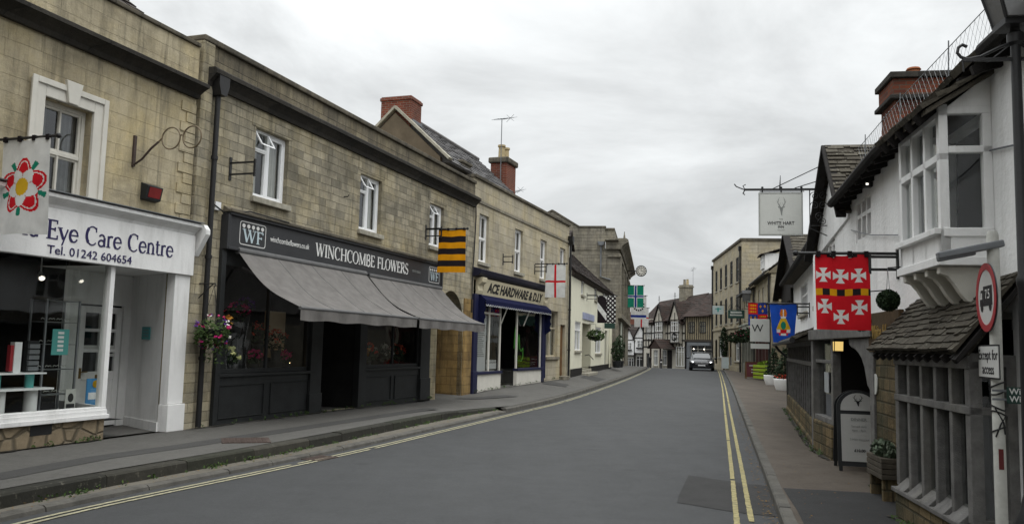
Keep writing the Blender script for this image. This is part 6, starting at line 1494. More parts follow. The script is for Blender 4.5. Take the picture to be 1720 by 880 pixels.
for x, y, l in ((12.6, 40.0, 'dark cone topiary in a white pot, further of the two'), (11.4, 34.7, 'dark cone topiary in a white pot with red flowers, nearer of the two')):
    t = empty_at('topiary_planter', l, 'planter', (x, y, .1), 0, 'white pots with cone topiary')
    MB().lathe([(.36, 0), (.46, .25), (.47, .44), (.44, .46), (.42, .4)], (0, 0, 0), 20).build('pot', WRENDER, t, smooth=40)
    w = MB()
    for k in range(9): q = k / 8; w.foliage((0, 0, .5 + 1.15 * q), (.46 * (1 - q * .8), .46 * (1 - q * .8), .12), int(120 * (1 - q * .75)), .07, 0, .3)
    w.build('leaves', LEAFD, t); MB().tube([(0, 0, .4), (0, 0, 1.5)], .03, 6).build('stem', BTIMB, t)
    if y < 36: w = MB(); w.foliage((0, 0, .55), (.44, .44, .1), 120, .06); w.build('petals', REDF, t)

# plain stone houses behind the camera (they show only as reflections and shade)
for x, y, dx, dy, L, h, lab in ((-11, -22, .335, 1, 27, 6.6, 'plain limestone house behind the viewpoint on the left pavement'), (4.9, -7.5, .165, 1, 22, 7, 'plain limestone house behind the viewpoint on the right pavement')):
    fr = Fr((x, y), (dx, dy), 1 if x < 0 else -1); H_ = fr.thing('stone_house', lab, 'building'); sg = 1 if x < 0 else -1
    a, b = (0, L) if x < 0 else (0, L)
    hs = [(a + 2 + i * 4, a + 3 + i * 4, z0, z1) for i in range(int(L / 4)) for z0, z1 in ((.9, 2.3), (3.6, 5.0))]
    w = MB(); w.wall(a, b, -.1, h, hs); w.shell(a, b, 0, 7, -.1, h); w.build('wall', STONE_GREY, H_)
    for p_, q_, c_, d_ in hs: window(H_, p_, c_, q_ - p_, d_ - c_, 'sash', WHITE, .1, True, CURT2)
    w = MB(); w.prism([(-.3, h - .1), (3.5, h + 3), (7.3, h - .1)], 'x', a, b); w.build('roof', SLATE_DK, H_)

# ------------------------------------------------------------------ the white inn (nearest on the right); local x = minus distance
def zt(x):           # the old eaves line sags away from the camera
    return 3.92 + (2.9 + x) * (.083 if x < -2.9 else .02)
I_ = FW.thing('white_inn', 'long limewashed white inn with oriel window and sagging dark eaves', 'building')
X0, X1 = -7.8, 13.0
hs = [(-4.85, -4.1, 3.1, 3.64), (-6.85, -6.13, 3.0, 3.46), (-7.79, -4.0, -.05, 2.0), (-1.98, -.14, .1, 2.0), (1.2, 2.0, .1, 2.0), (-1.45, -.45, 2.6, 3.6)]
w = MB(); w.wall(X0, X1, -.1, 4.2, hs, rev=.08, ztop=zt)
w.shell(X0, X1, 0, 5, -.1, 4.2, zt=zt); w.build('wall', WRENDER, I_)
window(I_, -4.85, 3.1, .75, .54, 'mull3', WHITE, .03, False, CURT2); window(I_, -6.85, 3.0, .72, .46, 'mull3', WHITE, .03, False, CURT2)
# main roof, low pitched stone slates, eaves gutter
w = MB(); dz = 2.1; yy = 3.0
w.slates((-5.25, -.2, zt(-5.25)), (-2.9, -.2, zt(-2.9)), (-2.9, yy, zt(-2.9) + dz), (-5.25, yy, zt(-5.25) + dz), .24, .26, .03); w.slates((-2.9, -.2, zt(-2.9)), (X1, -.2, zt(X1)), (X1, yy, zt(X1) + dz), (-2.9, yy, zt(-2.9) + dz), .24, .26, .03)
w.v += []; v0 = [(x, y, zt(x) + h) for x in (-5.2, -2.9) for y, h in ((-.18, -.02), (yy, dz - .03), (5.2, .3), (5.0, -.2), (.0, -.03))]
w.add(v0, ((0, 1, 2, 3, 4), (9, 8, 7, 6, 5), (0, 5, 6, 1), (1, 6, 7, 2), (2, 7, 8, 3), (3, 8, 9, 4), (4, 9, 5, 0))); w.add([(x, y, zt(x) + h) for x in (-2.9, X1) for y, h in ((-.18, -.02), (yy, dz - .03), (5.2, .3), (5.0, -.2), (.0, -.03))], ((0, 1, 2, 3, 4), (9, 8, 7, 6, 5), (0, 5, 6, 1), (1, 6, 7, 2), (2, 7, 8, 3), (3, 8, 9, 4), (4, 9, 5, 0))); w.build('roof', STILE, I_)
w = MB(); w.tube([(x, -.24, zt(x) - .04) for x in (-5.2, -4, -2.9, -1.75)], .055, 8); w.tube([(x, -.24, zt(x) - .04) for x in (.1, X1)], .055, 8); pass
for i in range(38): x = -5.1 + i * .29; w.bar((x, .02, zt(x) - .03), (x, -.22, zt(x) - .1), .05, .07)
w.build('gutter', BTIMB, I_)
# cross gable with stone slates
w = MB(); gx, gz = -5.98, 4.70; a, b, za, zb = -7.35, -5.16, 3.30, 3.60
w.prism([(a + .1, za - .1), (b - .02, zb - .1), (b - .02, zb), (gx, gz - .1), (a + .1, za + .05)], 'y', -.03, .15); gb = w.build('gable', WRENDER, I_)
w = MB(); w.slates((b + .06, -.16, zb - .04), (b + .06, 3.0, zb - .04), (gx, 3.0, gz), (gx, -.16, gz), .085, .13, .018, .9); w.slates((a - .06, 3.0, za - .06), (a - .06, -.16, za - .06), (gx, -.16, gz), (gx, 3.0, gz), .15, .2, .022, .5); w.build('gable_roof', STILE, gb)
w = MB(); w.bar((b + .1, -.14, zb - .1), (gx, -.14, gz - .02), .05, .13, upv=(0, 1, 0)); w.bar((a - .1, -.14, za - .16), (gx, -.14, gz - .02), .05, .13, upv=(0, 1, 0)); w.build('bargeboard', BTIMB, gb)
# chimney
w = MB(); c0, c1, y0, y1 = -8.1, -7.3, 1.2, 2.2
w.box(c0, c1, y0, y1, 3.9, 5.25); w.box(c0 - .04, c1 + .04, y0 - .04, y1 + .04, 5.25, 5.33); w.box(c0 - .0, c1, y0, y1, 5.33, 5.75); w.box(c0 - .09, c1 + .09, y0 - .09, y1 + .09, 5.75, 5.82, 1); w.box(c0 - .03, c1 + .03, y0 - .03, y1 + .03, 5.82, 6.1); w.box(c0 - .08, c1 + .08, y0 - .08, y1 + .08, 6.1, 6.2, 1)
w.box(c0 - .07, c1 + .07, y0 - .07, y1 + .07, 4.6, 4.75, 1)
ch = w.build('chimney', [BRICK_DK, SOOT2], I_, bevel=.012); w = MB(); w.lathe([(.11, 6.2), (.1, 6.33), (.12, 6.35), (.1, 6.38)], ((c0 + c1) / 2 + .05, 1.6, 0), 14); w.build('chimney_pot', TERRA, I_, smooth=40)
w = MB(); w.tube([(-5.0, -.03, 3.3), (-4.0, -.03, 3.1), (-2.9, -.03, 2.95)], .006, 5); w.tube([(-.45, -.02, 3.30), (.1, -.02, 3.22), (1.0, -.02, 3.15)], .008, 5); w.apart('cable', LEAD, I_)
# security lamp under the eaves
t = FW.thing('flood_lamp', 'small lit flood lamp fixed under the white inn eaves near the slate gable', 'lamp', 4.0, .06, 3.72); MB().box(-.05, .05, -.05, .05, -.03, .03).build('housing', BLACK, t); MB().box(-.02, .052, -.03, .0, -.012, .012).build('lens', emis('flood_lens', (1, .95, .85), 1.6), t)
# oriel bay: front at y = -.4
w = MB(); p = .06; B0, B1, f, zb, zt_ = -1.5, -.4, -.40, 2.44, 3.68
w.box(B0 - .02, B1 + .02, f - .03, 0, zb - .07, zb)
def post(x, y, wx=.07, wy=.07): w.box(x - wx / 2, x + wx / 2, y - wy / 2, y + wy / 2, zb, zt_)
n = 3
for i in range(n + 1): x = B0 + .035 + (B1 - B0 - .07) * i / n; post(x, f + .035, .07 if i in (0, n) else .05)
w.box(B0, B1, f, f + .07, zb, 2.66); w.box(B0, B1, f, f + .07, 3.22, 3.28); w.box(B0, B1, f, f + .07, 3.58, zt_)
for xx in (B0 + .035, B1 - .035):
    w.box(xx - .035, xx + .035, f + .07, 0, zb, 2.66); w.box(xx - .035, xx + .035, f + .07, 0, 3.28, 3.335); w.prism([(f + .07, 3.6), (0, 3.6), (0, 3.93), (f + .07, 3.66)], 'x', xx - .034, xx + .034); w.box(xx - .035, xx + .035, -.07, -.001, 2.66, 3.6)
w.box(B1 - .005, B1 + .015, f + .02, -.03, 2.60, 2.67); w.box(B0, B1, f - .05, f, 2.62, 2.67)
bay = w.build('oriel_window', WHITE, I_, bevel=.005)
w = MB(); w.quad((B0 + .03, f + .045, 2.66), (B1 - .03, f + .045, 2.66), (B1 - .03, f + .045, 3.6), (B0 + .03, f + .045, 3.6)); w.quad((B1 - .04, f + .05, 2.66), (B1 - .04, 0, 2.66), (B1 - .04, 0, 3.6), (B1 - .04, f + .05, 3.6)); w.quad((B0 + .04, f + .05, 2.66), (B0 + .04, 0, 2.66), (B0 + .04, 0, 3.6), (B0 + .04, f + .05, 3.6)); w.build('pane', GLASS, bay)
w = MB()
for i in range(24):
    yq = f + .12 + i * .005; 
for x0_, x1_ in ((B0 + .08, B0 + .3), (B1 - .42, B1 - .2)):
    for i in range(16): a, b = x0_ + (x1_ - x0_) * i / 16, x0_ + (x1_ - x0_) * (i + 1) / 16; w.quad((a, f + .13 + .015 * math.sin(i * 2), 2.66), (b, f + .13 + .015 * math.sin(i * 2 + 2), 2.66), (b, f + .13 + .015 * math.sin(i * 2 + 2), 3.6), (a, f + .13 + .015 * math.sin(i * 2), 3.6))
w.build('curtain', CURT2, bay)
w = MB(); w.quad((B0, .6, 2.5), (B1, .6, 2.5), (B1, .6, 3.7), (B0, .6, 3.7)); w.quad((B0 + .05, .09, 2.5), (B0 + .05, .6, 2.5), (B0 + .05, .6, 3.7), (B0 + .05, .09, 3.7)); w.quad((B1 - .05, .09, 2.5), (B1 - .05, .6, 2.5), (B1 - .05, .6, 3.7), (B1 - .05, .09, 3.7)); w.quad((B0, .6, 3.66), (B1, .6, 3.66), (B1, f + .1, 3.66), (B0, f + .1, 3.66)); w.quad((B0, .6, 2.53), (B1, .6, 2.53), (B1, f + .1, 2.53), (B0, f + .1, 2.53)); w.build('room_lining', MIDIN, bay)
w = MB(); w.slates((B0 - .1, f - .16, 3.62), (B1 + .1, f - .16, 3.62), (B1 + .1, .02, 3.98), (B0 - .1, .02, 3.97), .14, .18, .025, .5); w.prism([(f - .12, 3.62), (.0, 3.94), (0, 3.9), (f - .12, 3.58)], 'x', B0 - .08, B1 + .08); w.build('bay_roof', STILE, bay)
w = MB()
for i in range(5): x = B0 + .06 + i * (B1 - B0 - .12) / 4; w.bar((x, f + .02, 3.7), (x, f - .15, 3.55), .05, .09)
w.apart('rafter_foot', BTIMB, bay)
w = MB()
for i in range(4):
    x = B0 + .1 + i * (B1 - B0 - .2) / 3; pts = [(0, zb - .075), (f, zb - .075), (f, zb - .13)] + [(f + .06 + .08 * q / 6 + .2 * (q / 6) ** 2, zb - .15 - .06 * math.sin(q * math.pi / 6) * 0 - .2 * (q / 6) ** .6 + .05 * math.sin(q * math.pi / 3)) for q in range(7)] + [(0, zb - .36)]
    w.prism(pts, 'x', x - .035, x + .035)
w.apart('corbel_bracket', OFFW, bay, bevel=.006)
# recessed entrance: opening s 4.0..7.84
w = MB(); d = 1.5
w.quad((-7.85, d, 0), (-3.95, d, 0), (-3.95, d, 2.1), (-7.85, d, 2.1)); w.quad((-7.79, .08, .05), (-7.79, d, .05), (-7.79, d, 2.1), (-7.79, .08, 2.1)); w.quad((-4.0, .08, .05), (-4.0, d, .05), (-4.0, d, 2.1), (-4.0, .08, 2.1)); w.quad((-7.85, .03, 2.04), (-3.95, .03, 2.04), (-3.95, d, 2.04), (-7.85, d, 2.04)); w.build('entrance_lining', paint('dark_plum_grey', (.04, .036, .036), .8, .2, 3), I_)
w = MB(); w.box(-7.8, -3.9, -.09, .1, 1.86, 2.02); w.box(-4.1, -3.92, -.05, .12, .1, 1.855); w.box(-7.84, -7.68, -.04, .12, .1, 1.855)
pts = [(-4.1, 1.2), (-4.1, 1.85), (-5.2, 1.85), (-5.15, 1.77)] + [(-5.05 + .8 * q / 6, 1.74 - .22 * (q / 6) ** 1.5 - .25 * (q / 6) ** 6) for q in range(7)]
w.prism(pts, 'y', -.04, .03); w.build('entrance_frame', GREYP, I_, bevel=.008)
w = MB(); w.box(-7.3, -6.3, d - .06, d, .1, 1.85); w.box(-7.2, -6.85, d - .075, d - .06, .9, 1.7); w.box(-6.75, -6.4, d - .075, d - .06, .9, 1.7); w.build('door', GREYP, I_, bevel=.006)
# low stone plinth, glazed screen and menu at the far side of the entrance
w = MB(); w.box(-7.68, -6.3, -.05, .18, .0, .60); w.build('entrance_plinth', RUB2, I_, bevel=.02)
w = MB(); w.box(-7.68, -6.3, -.02, .1, .601, .68); w.box(-6.42, -6.3, -.02, .1, .68, 1.858); w.box(-7.68, -6.42, 0, .08, 1.5, 1.55); w.build('entrance_screen', GREYP, I_, bevel=.006)
w = MB(); w.quad((-7.68, .06, .68), (-6.42, .06, .68), (-6.42, .06, 1.86), (-7.68, .06, 1.86)); w.build('screen_pane', GLASS, I_)
w = MB(); w.box(-7.15, -6.85, .03, .04, 1.05, 1.36); w.build('menu_sheet', paint('menu_paper', (.32, .34, .35), .6, .06, 3), I_)
# brown name board and rubble panel under it
w = MB(); w.box(-4.03, -2.0, -.022, .0, .1, 1.66); w.build('rubble_panel', RUB2, I_)
w = MB(); w.box(-4.08, -2.82, -.06, -.004, 1.68, 2.14); w.build('name_board', BROWNW, I_, bevel=.006)
text('White Hart', .22, GOLD, I_, (-4.0, -.064, 1.84), xs=.86, bold=.004, shear=.25)
w = MB(); w.lathe([(.09, 0), (.09, .012)], (0, 0, 0), 20); w.v = [(x - 3.9, -.028 - q, y * 1.35 + 1.3) for x, y, q in w.v]; w.build('oval_plaque', SIGNB, I_)
# shallow slate roofed bay window on the pavement
w = MB(); f = -.33; a, b = -2.02, -.1
w.box(a, b, f - .02, 0, .02, .36); pl = w.build('stone_plinth', RUB2, I_, bevel=.02)
w = MB()
for i in range(6):
    x = a + .05 + (b - a - .1) * i / 5; ww = .1 if i in (0, 5) else .07; x = min(x, b - ww / 2) if i == 5 else x
    w.box(x - ww / 2, x + ww / 2, f, f + .09, .42, 1.62)
w.box(a, b, f - .01, f + .1, 1.22, 1.28); w.box(a, b, f - .012, f + .1, 1.56, 1.68); w.box(a, b, f + .1, -.0, 1.58, 1.67)
w.box(b - .08, b - .002, f + .09, .0, 1.22, 1.28); w.box(b - .09, b - .001, -.07, .0, .42, 1.6); w.box(a, a + .08, f + .09, 0, .42, 1.6); w.box(b - .09, b - .0015, f + .02, .0, .36, .46)
bw = w.build('bay_window', GREYP, I_, bevel=.006)
w = MB(); w.box(a - .02, b + .02, f - .05, f + .1, .36, .40)
for i in range(5): x0_ = a + .1 + (b - a - .17) * i / 5 + .01; x1_ = x0_ + .25; w.prism([(f - .05, .40), (f + .08, .52), (f + .08, .40)], 'x', x0_, x1_)
w.build('sill', GREYP, bw, bevel=.006)
w = MB(); w.quad((a, f + .06, .42), (b, f + .06, .42), (b, f + .06, 1.6), (a, f + .06, 1.6)); w.quad((b - .05, f + .06, .42), (b - .05, 0, .42), (b - .05, 0, 1.6), (b - .05, f + .06, 1.6)); w.build('pane', GLASS, bw)
w = MB(); w.quad((-2.0, .5, .1), (-.12, .5, .1), (-.12, .5, 1.9), (-2.0, .5, 1.9)); w.quad((a, f + .1, 1.63), (b, f + .1, 1.63), (b, .5, 1.63), (a, .5, 1.63)); w.quad((a, f + .1, .4), (b, f + .1, .4), (b, .5, .4), (a, .5, .4)); w.quad((a + .02, f + .1, .4), (a + .02, .5, .4), (a + .02, .5, 1.63), (a + .02, f + .1, 1.63)); w.quad((b - .13, .05, .4), (b - .13, .5, .4), (b - .13, .5, 1.63), (b - .13, .05, 1.63)); w.build('room_lining', DARKIN, bw)
w = MB(); w.slates((-2.44, -.47, 1.70), (.02, -.47, 1.69), (.06, .0, 2.29), (-2.42, .0, 2.2), .066, .12, .011, .98)
w.prism([(-.43, 1.67), (0, 2.22), (0, 2.14), (-.36, 1.66)], 'x', -2.40, -.0); w.build('bay_roof', STILE, bw)
w = MB()
for i in range(11): x = -2.3 + i * .22; w.bar((x, -.3, 1.74), (x, -.44, 1.62), .045, .06)
w.bar((.0, -.46, 1.62), (.03, .0, 2.2), .03, .09, upv=(1, 0, 0)); w.apart('rafter_foot', BTIMB, bw)
w = MB(); w.box(1.15, 2.05, -.02, .1, .1, 2.05); w.build('side_door', GREYP, I_)
# bird netting above the roof edge
t = FW.thing('bird_netting', 'wire mesh netting stretched along the roof edge of the white inn', 'netting', 0, .18, 0)
w = MB(); top = lambda x: zt(x) + .22
xs_ = [-3.9 + i * .1 for i in range(56)]
for x in xs_:
    w.tube([(x, 0, zt(x) + .02), (x + .22, 0, top(x) + .1)], .0013, 3); w.tube([(x + .22, 0, zt(x) + .02), (x, 0, top(x) + .1)], .0013, 3)
w.build('wire_mesh', paint('pale_wire', (.30, .31, .32), .6, .2, 5), t)
w = MB(); w.tube([(x, 0, top(x) + .1) for x in (-4, -2, 0, 1.6)], .004, 5)
for x in (-3.6, -2.2, -.8, .6): w.tube([(x, 0, zt(x) - .02), (x + .03, 0, top(x) + .16)], .006, 5)
w.build('net_post', LEAD, t)

# second wing: lean-to with stone slates, upper wall set back
G_ = FB.thing('inn_wing', 'white wing of the inn with grey panelled lean-to on a mossy stone plinth', 'building')
w = MB(); w.wall(-10.4, .0, -.1, 3.75, [(-7.7, -5.6, 2.62, 3.34), (-3.3, -1.9, 2.62, 3.34)], rev=.1); w.shell(-10.4, 0, 0, 5, -.1, 3.75); w.build('wall', WRENDER, G_)
window(G_, -7.7, 2.62, 2.1, .72, 'mull3', WHITE, .05, True, CURT2); window(G_, -3.3, 2.62, 1.4, .72, 'mull3', WHITE, .05, True, CURT2)
w = MB(); w.slates((-10.6, -.3, 3.62), (.05, -.3, 3.62), (.05, 3, 5.3), (-10.6, 3, 5.3), .24, .26, .03); w.prism([(-.28, 3.6), (3, 5.25), (5.2, 3.7)], 'x', -10.5, 0); w.build('roof', STILE, G_)
w = MB(); w.tube([(-10.5, -.34, 3.6), (0, -.34, 3.6)], .06, 8); w.tube([(-10.2, -.06, .1), (-10.2, -.06, 3.5)], .04, 8); w.build('gutter', BTIMB, G_)
L_ = FP.empty('lean_to'); tag(L_, 'grey panelled lean-to porch with mossy slates on a stone plinth behind the red banner', 'porch')
w = MB(); w.box(-9.2, 0, 0, .8, -.05, .52); w.box(-9.2, .04, -.03, .8, -.05, .2); w.build('stone_plinth', RUB2, L_, bevel=.03)
w = MB(); w.box(-9.15, -.0, .05, .7, .521, 1.84); w.build('panel', paint('grey_panel_paint', (.10, .10, .102), .7, .2, 4, .25, .2), L_)
w = MB()
for i in range(16): x = -9.1 + i * .605; w.box(x - .035, x + .035, .02, .05, .53, 1.84)
w.box(-9.18, .02, .0, .05, 1.42, 1.5); w.box(-9.2, .03, -.01, .06, 1.78, 1.88); w.box(-.1, .03, -.0, .9, .52, 1.86); w.build('frame', GREYP, L_, bevel=.006)
w = MB(); w.slates((-9.5, -.3, 1.88), (.15, -.3, 1.88), (.15, .85, 2.4), (-9.5, .85, 2.4), .12, .17, .022, .8); w.prism([(-.26, 1.86), (.85, 2.36), (.85, 1.86)], 'x', -9.4, .1); w.build('roof', STILE, L_)
w = MB(); w.tube([(-9.5, -.33, 1.86), (.1, -.33, 1.86)], .05, 8); w.tube([(-9.3, -.3, 1.84), (-9.3, -.2, 1.7), (-9.28, .02, 1.5), (-9.25, .03, .1)], .035, 8); w.build('gutter', BLACK, L_)

# ------------------------------------------------------------------ things hung on the inn
t = FW.thing('inn_sign', 'pale grey square inn sign with stag head on a wrought iron beam', 'sign', 6.5, 0, 4.14)
w = MB(); w.bar((0, -.0, 0), (0, -1.25, 0), .03, .03); w.bar((0, -.36, -.03), (0, -1.02, -.03), .012, .012)
for y in (-.4, -.7, -.98): w.tube([(0, y, .015), (0, y, -.06)], .012, 6); w.ball((0, y, .03), .02, 8)
for sg in (-1, 1): w.tube([(0, -1.25, 0), (0, -1.3, .02 * sg), (0, -1.37, .05), (0, -1.4, .09)] if sg > 0 else [(0, -1.24, 0), (0, -1.27, -.06), (0, -1.24, -.08)], .01, 6)
w.tube([(0, -1.24, 0), (0, -1.27, .06), (0, -1.23, .08)], .008, 6); w.tube([(0, -.72, 0), (0, -.71, .22)], [.014, .004], 6)
w.tube([(0, -.0, .42), (0, -.85, .0)], .008, 6); w.tube([(0, -.0, .18), (0, -.5, .02)], .008, 6); w.build('beam', BLACK, t, smooth=40)
w = MB()
for y in (-.02, -.28): w.bar((0, y, 0), (0, y, -.62), .014, .014)
w.bar((0, -.02, -.56), (0, -.28, -.56), .012, .012); w.bar((0, -.28, -.6), (0, -.02, -.72), .012, .012)
def spiral(cy_, cz, r, turns, sg, n=26, ph=0): return [(0, cy_ + sg * r * (1 - q / n * .85) * math.cos(ph + turns * 6.28 * q / n), cz + r * (1 - q / n * .85) * math.sin(ph + turns * 6.28 * q / n)) for q in range(n + 1)]
for cy_, cz, sg in ((-.09, -.1, 1), (-.21, -.1, -1), (-.09, -.25, 1), (-.21, -.25, -1), (-.15, -.42, 1), (-.1, -.5, -1)): w.tube(spiral(cy_, cz, .065, 1.6, sg), .006, 5)
w.build('scrollwork', BLACK, t)
sg_ = MB(); sg_.box(-.022, .022, -1.02, -.40, -.70, -.065); bd = sg_.build('panel', SIGNB, t, bevel=.006)
w = MB(); w.box(-.026, .026, -1.035, -1.02, -.715, -.05); w.box(-.026, .026, -.40, -.385, -.715, -.05); w.box(-.026, .026, -1.02, -.4, -.065, -.05); w.box(-.026, .026, -1.02, -.4, -.715, -.70); w.build('panel_frame', paint('sign_edge', (.33, .34, .32), .6, .1, 3), t)
def stag(parent, place, k, mat):      # stag head and antlers drawn in a u,v plane; place(u, v) -> point
    mb = MB()
    def st(pts, ws):
        for (p, q), (wa, wb) in zip(zip(pts, pts[1:]), zip(ws, ws[1:])):
            d = Vector((q[0] - p[0], q[1] - p[1])); n = Vector((-d.y, d.x)).normalized()
            mb.add([place(p[0] + n.x * wa, p[1] + n.y * wa), place(p[0] - n.x * wa, p[1] - n.y * wa), place(q[0] - n.x * wb, q[1] - n.y * wb), place(q[0] + n.x * wb, q[1] + n.y * wb)], ((0, 1, 2, 3),))
    head = [(-.10, .10), (-.12, .0), (-.07, -.18), (-.035, -.34), (.0, -.42), (.05, -.38), (.06, -.2), (.10, -.02), (.08, .1), (0, .13)]
    mb.add([place(*p) for p in head], [list(range(len(head)))])
    for s in (-1, 1):
        st([(s * .05, .1), (s * .16, .22), (s * .26, .40), (s * .24, .62), (s * .12, .78)], [.03, .026, .022, .016, .006])
        st([(s * .15, .2), (s * .12, .34), (s * .06, .42)], [.016, .012, .005]); st([(s * .26, .4), (s * .33, .5), (s * .33, .6)], [.014, .011, .005]); st([(s * .25, .55), (s * .16, .62)], [.013, .005])
        st([(s * .08, .1), (s * .2, .12), (s * .26, .2)], [.02, .035, .006])
    return mb.build('stag_emblem', mat, parent)
stag(t, lambda u, v: (.0235, -.70 + u * .2, -.31 + v * .24), 1, LETTER_G)
text('THE', .03, LETTER_G, t, (.0235, -.71, -.475), rot=(math.pi / 2, 0, math.pi / 2), align='CENTER', ext=.001)
text('WHITE HART', .072, LETTER_B, t, (.0235, -.71, -.55), rot=(math.pi / 2, 0, math.pi / 2), align='CENTER', ext=.001, xs=.92, bold=.001)
text('INN', .05, LETTER_B, t, (.0235, -.71, -.60), rot=(math.pi / 2, 0, math.pi / 2), align='CENTER', ext=.001, bold=.001)
w = MB(); w.box(.023, .0245, -.77, -.65, -.635, -.631); w.build('underline', LETTER_G, t)
bracket(FW, 3.0, 2.58, .3, .14, 'iron ladder bracket holding the red banner with white crosses'); bracket(FB, 5.0, 2.54, .27, .14, 'iron ladder bracket holding the blue crown banner')
for a, o, h, r, l in ((2.3, .3, 2.2, .105, 'round topiary ball hanging in plain view above the brown name board'), (3.3, .33, 2.02, .105, 'round topiary ball half hidden behind the red banner')):
    t = FW.thing('topiary_ball', l, 'topiary', a, o, h, 'hanging topiary balls on the inn'); MB().ball((0, 0, 0), r * .86, 14).foliage((0, 0, 0), (r * 1.04, r * 1.04, r * 1.02), 1100, .018, 0, .25).build('leaves', LEAFD, t)
    w = MB()
    for q in (-.06, .06): w.tube([(q, 0, r * .8), (0, 0, .32)], .003, 4)
    w.build('chain', LEAD, t); w = MB(); w.tube([(0, 0, .33), (0, o, .36)], .007, 5); w.build('wall_hook', BLACK, t)
t = FW.thing('porch_lantern', 'lit yellow glass lantern hanging in the inn entrance', 'lantern', 6.25, -.05, 1.69)
t.scale = (.82, .82, .9)
MB().prism([(-.06, 0), (.06, 0), (.085, .15), (-.085, .15)], 'y', -.075, .075).build('glass', emis('lantern_glow', (.95, .66, .22), .75), t)
w = MB(); w.prism([(-.1, .15), (.1, .15), (.03, .2), (-.03, .2)], 'y', -.085, .085); w.tube([(0, 0, .2), (0, 0, .26)], .01, 6); w.box(-.065, .065, -.08, .08, -.012, 0)
for i, j in ((-1, -1), (1, -1), (1, 1), (-1, 1)): w.bar((.062 * i, .078 * j, 0), (.088 * i, .078 * j, .15), .012, .012)
w.build('frame', BLACK, t)
t = FW.thing('plant_box', 'stacked grey timber planter of silvery plants against the rubble wall', 'planter', 3.2, .14, .1)
t.scale = (.8, .8, .92); w = MB()
for k in range(4): w.box(-.38, .38, -.13, .13, .25 + k * .062, .305 + k * .062)
w.build('boards', paint('weathered_wood', (.085, .075, .06), .9, .3, 6, .1, .5), t, bevel=.006); w = MB(); w.foliage((0, 0, .56), (.36, .13, .1), 420, .045); w.build('leaves', LEAFG, t); MB().box(-.34, -.26, -.1, .1, 0, .25).box(.26, .34, -.1, .1, 0, .25).apart('support', RUB2, t)
# chalk style dinner board facing the camera
t = empty_at('pavement_board', 'black framed dinner board with arched top and stag head outside the inn entrance', 'a-board', FW.P(5.35, -.1, .104), math.radians(-14))
t.scale = (1.1, 1.1, 1.06)
H, Wd = 1.0, .5; ln = .13
def ab(u, v, o=0.0): return (u, ln * (v / H) - .14 + -o, v)
pts = [(-Wd / 2, .06), (Wd / 2, .06), (Wd / 2, .78)] + [(Wd / 2 * math.cos(math.radians(a)), .78 + .22 * math.sin(math.radians(a))) for a in range(12, 180, 12)] + [(-Wd / 2, .78)]
w = MB(); n = len(pts); w.add([ab(u, v) for u, v in pts] + [ab(u, v, -.02) for u, v in pts], [list(range(n)), list(range(2 * n - 1, n - 1, -1))] + [[i, i + n, (i + 1) % n + n, (i + 1) % n] for i in range(n)])
for x in (-Wd / 2 + .03, Wd / 2 - .03): w.bar(ab(x, 0, -.01), ab(x, .1, -.01), .04, .02)
w.build('front_board', CHAR, t)
w = MB(); w.add([(u, .34 - .2 * v - .0, v) for u, v in pts] + [(u, .36 - .2 * v, v) for u, v in pts], [list(range(n)), list(range(2 * n - 1, n - 1, -1))] + [[i, i + n, (i + 1) % n + n, (i + 1) % n] for i in range(n)])
for x in (-Wd / 2 + .03, Wd / 2 - .03): w.bar((x, .35, 0), (x, .33, .1), .04, .02)
w.build('rear_board', CHAR, t)
BOARDP = paint('board_paper', (.40, .40, .38), .7, .06, 3)
w = MB(); q = [(-.205, .12), (.205, .12), (.205, .70), (-.205, .70)]; w.add([ab(u, v, .004) for u, v in q], ((0, 1, 2, 3),)); w.build('menu_sheet', BOARDP, t)
q = [(-.205, .745), (.205, .745)] + [(.205 * math.cos(math.radians(a)), .775 + .19 * math.sin(math.radians(a))) for a in range(0, 181, 12)]
w = MB(); w.add([ab(u, v, .004) for u, v in q], [list(range(len(q)))]); w.build('top_sheet', BOARDP, t)
stag(t, lambda u, v: ab(u * .17, .85 + v * .12, .007), 1, LETTER_B)
tilt = (math.pi / 2 - math.atan(ln / H), 0, 0)
for s_, v, z_, m_, bo in (('DINNER', .62, .05, LETTER_G, .001), ('Served daily', .54, .036, LETTER_G, 0), ('6pm - 9pm', .49, .036, LETTER_G, 0), ('2 Main Courses', .38, .034, LETTER_G, 0), ('£10.00', .24, .046, LETTER_B, .0015)): text(s_, z_, m_, t, ab(0, v, .008), rot=tilt, align='CENTER', ext=.0005, bold=bo)

# ------------------------------------------------------------------ traffic sign on its post and the lamp standard
spx, spy = 3.44, 5.92
t = empty_at('traffic_sign', 'white post with red ringed lorry weight limit sign and except for access plate', 'road sign', (spx, spy, .1), math.radians(-12))
w = MB(); w.lathe([(.09, 0), (.09, .02), (.04, .04), (.04, 2.42), (.03, 2.45)], (0, 0, 0), 14); w.build('post', POLE, t, smooth=40)
HP = Matrix.Rotation(math.radians(-93), 3, 'Z')     # sign plates turned towards approaching traffic
def sp(u, v, o=0): q = HP @ Vector((u, -.05 - o, 0)); return (q.x, q.y, v)
def disc(r0, r1, zc, o, mat, nm, n=36, sq=1):
    w = MB()
    for k in range(n):
        a, b = 2 * math.pi * k / n, 2 * math.pi * (k + 1) / n
        c = [(r * math.cos(q), zc + r * math.sin(q)) for r, q in ((r0, a), (r1, a), (r1, b), (r0, b))]
        w.add([sp(u, v, o) for u, v in c] + [sp(u, v, o - .004) for u, v in c], ((0, 1, 2, 3), (7, 6, 5, 4), (1, 5, 6, 2), (0, 3, 7, 4)))
    return w.build(nm, mat, t)
ZC = 1.975
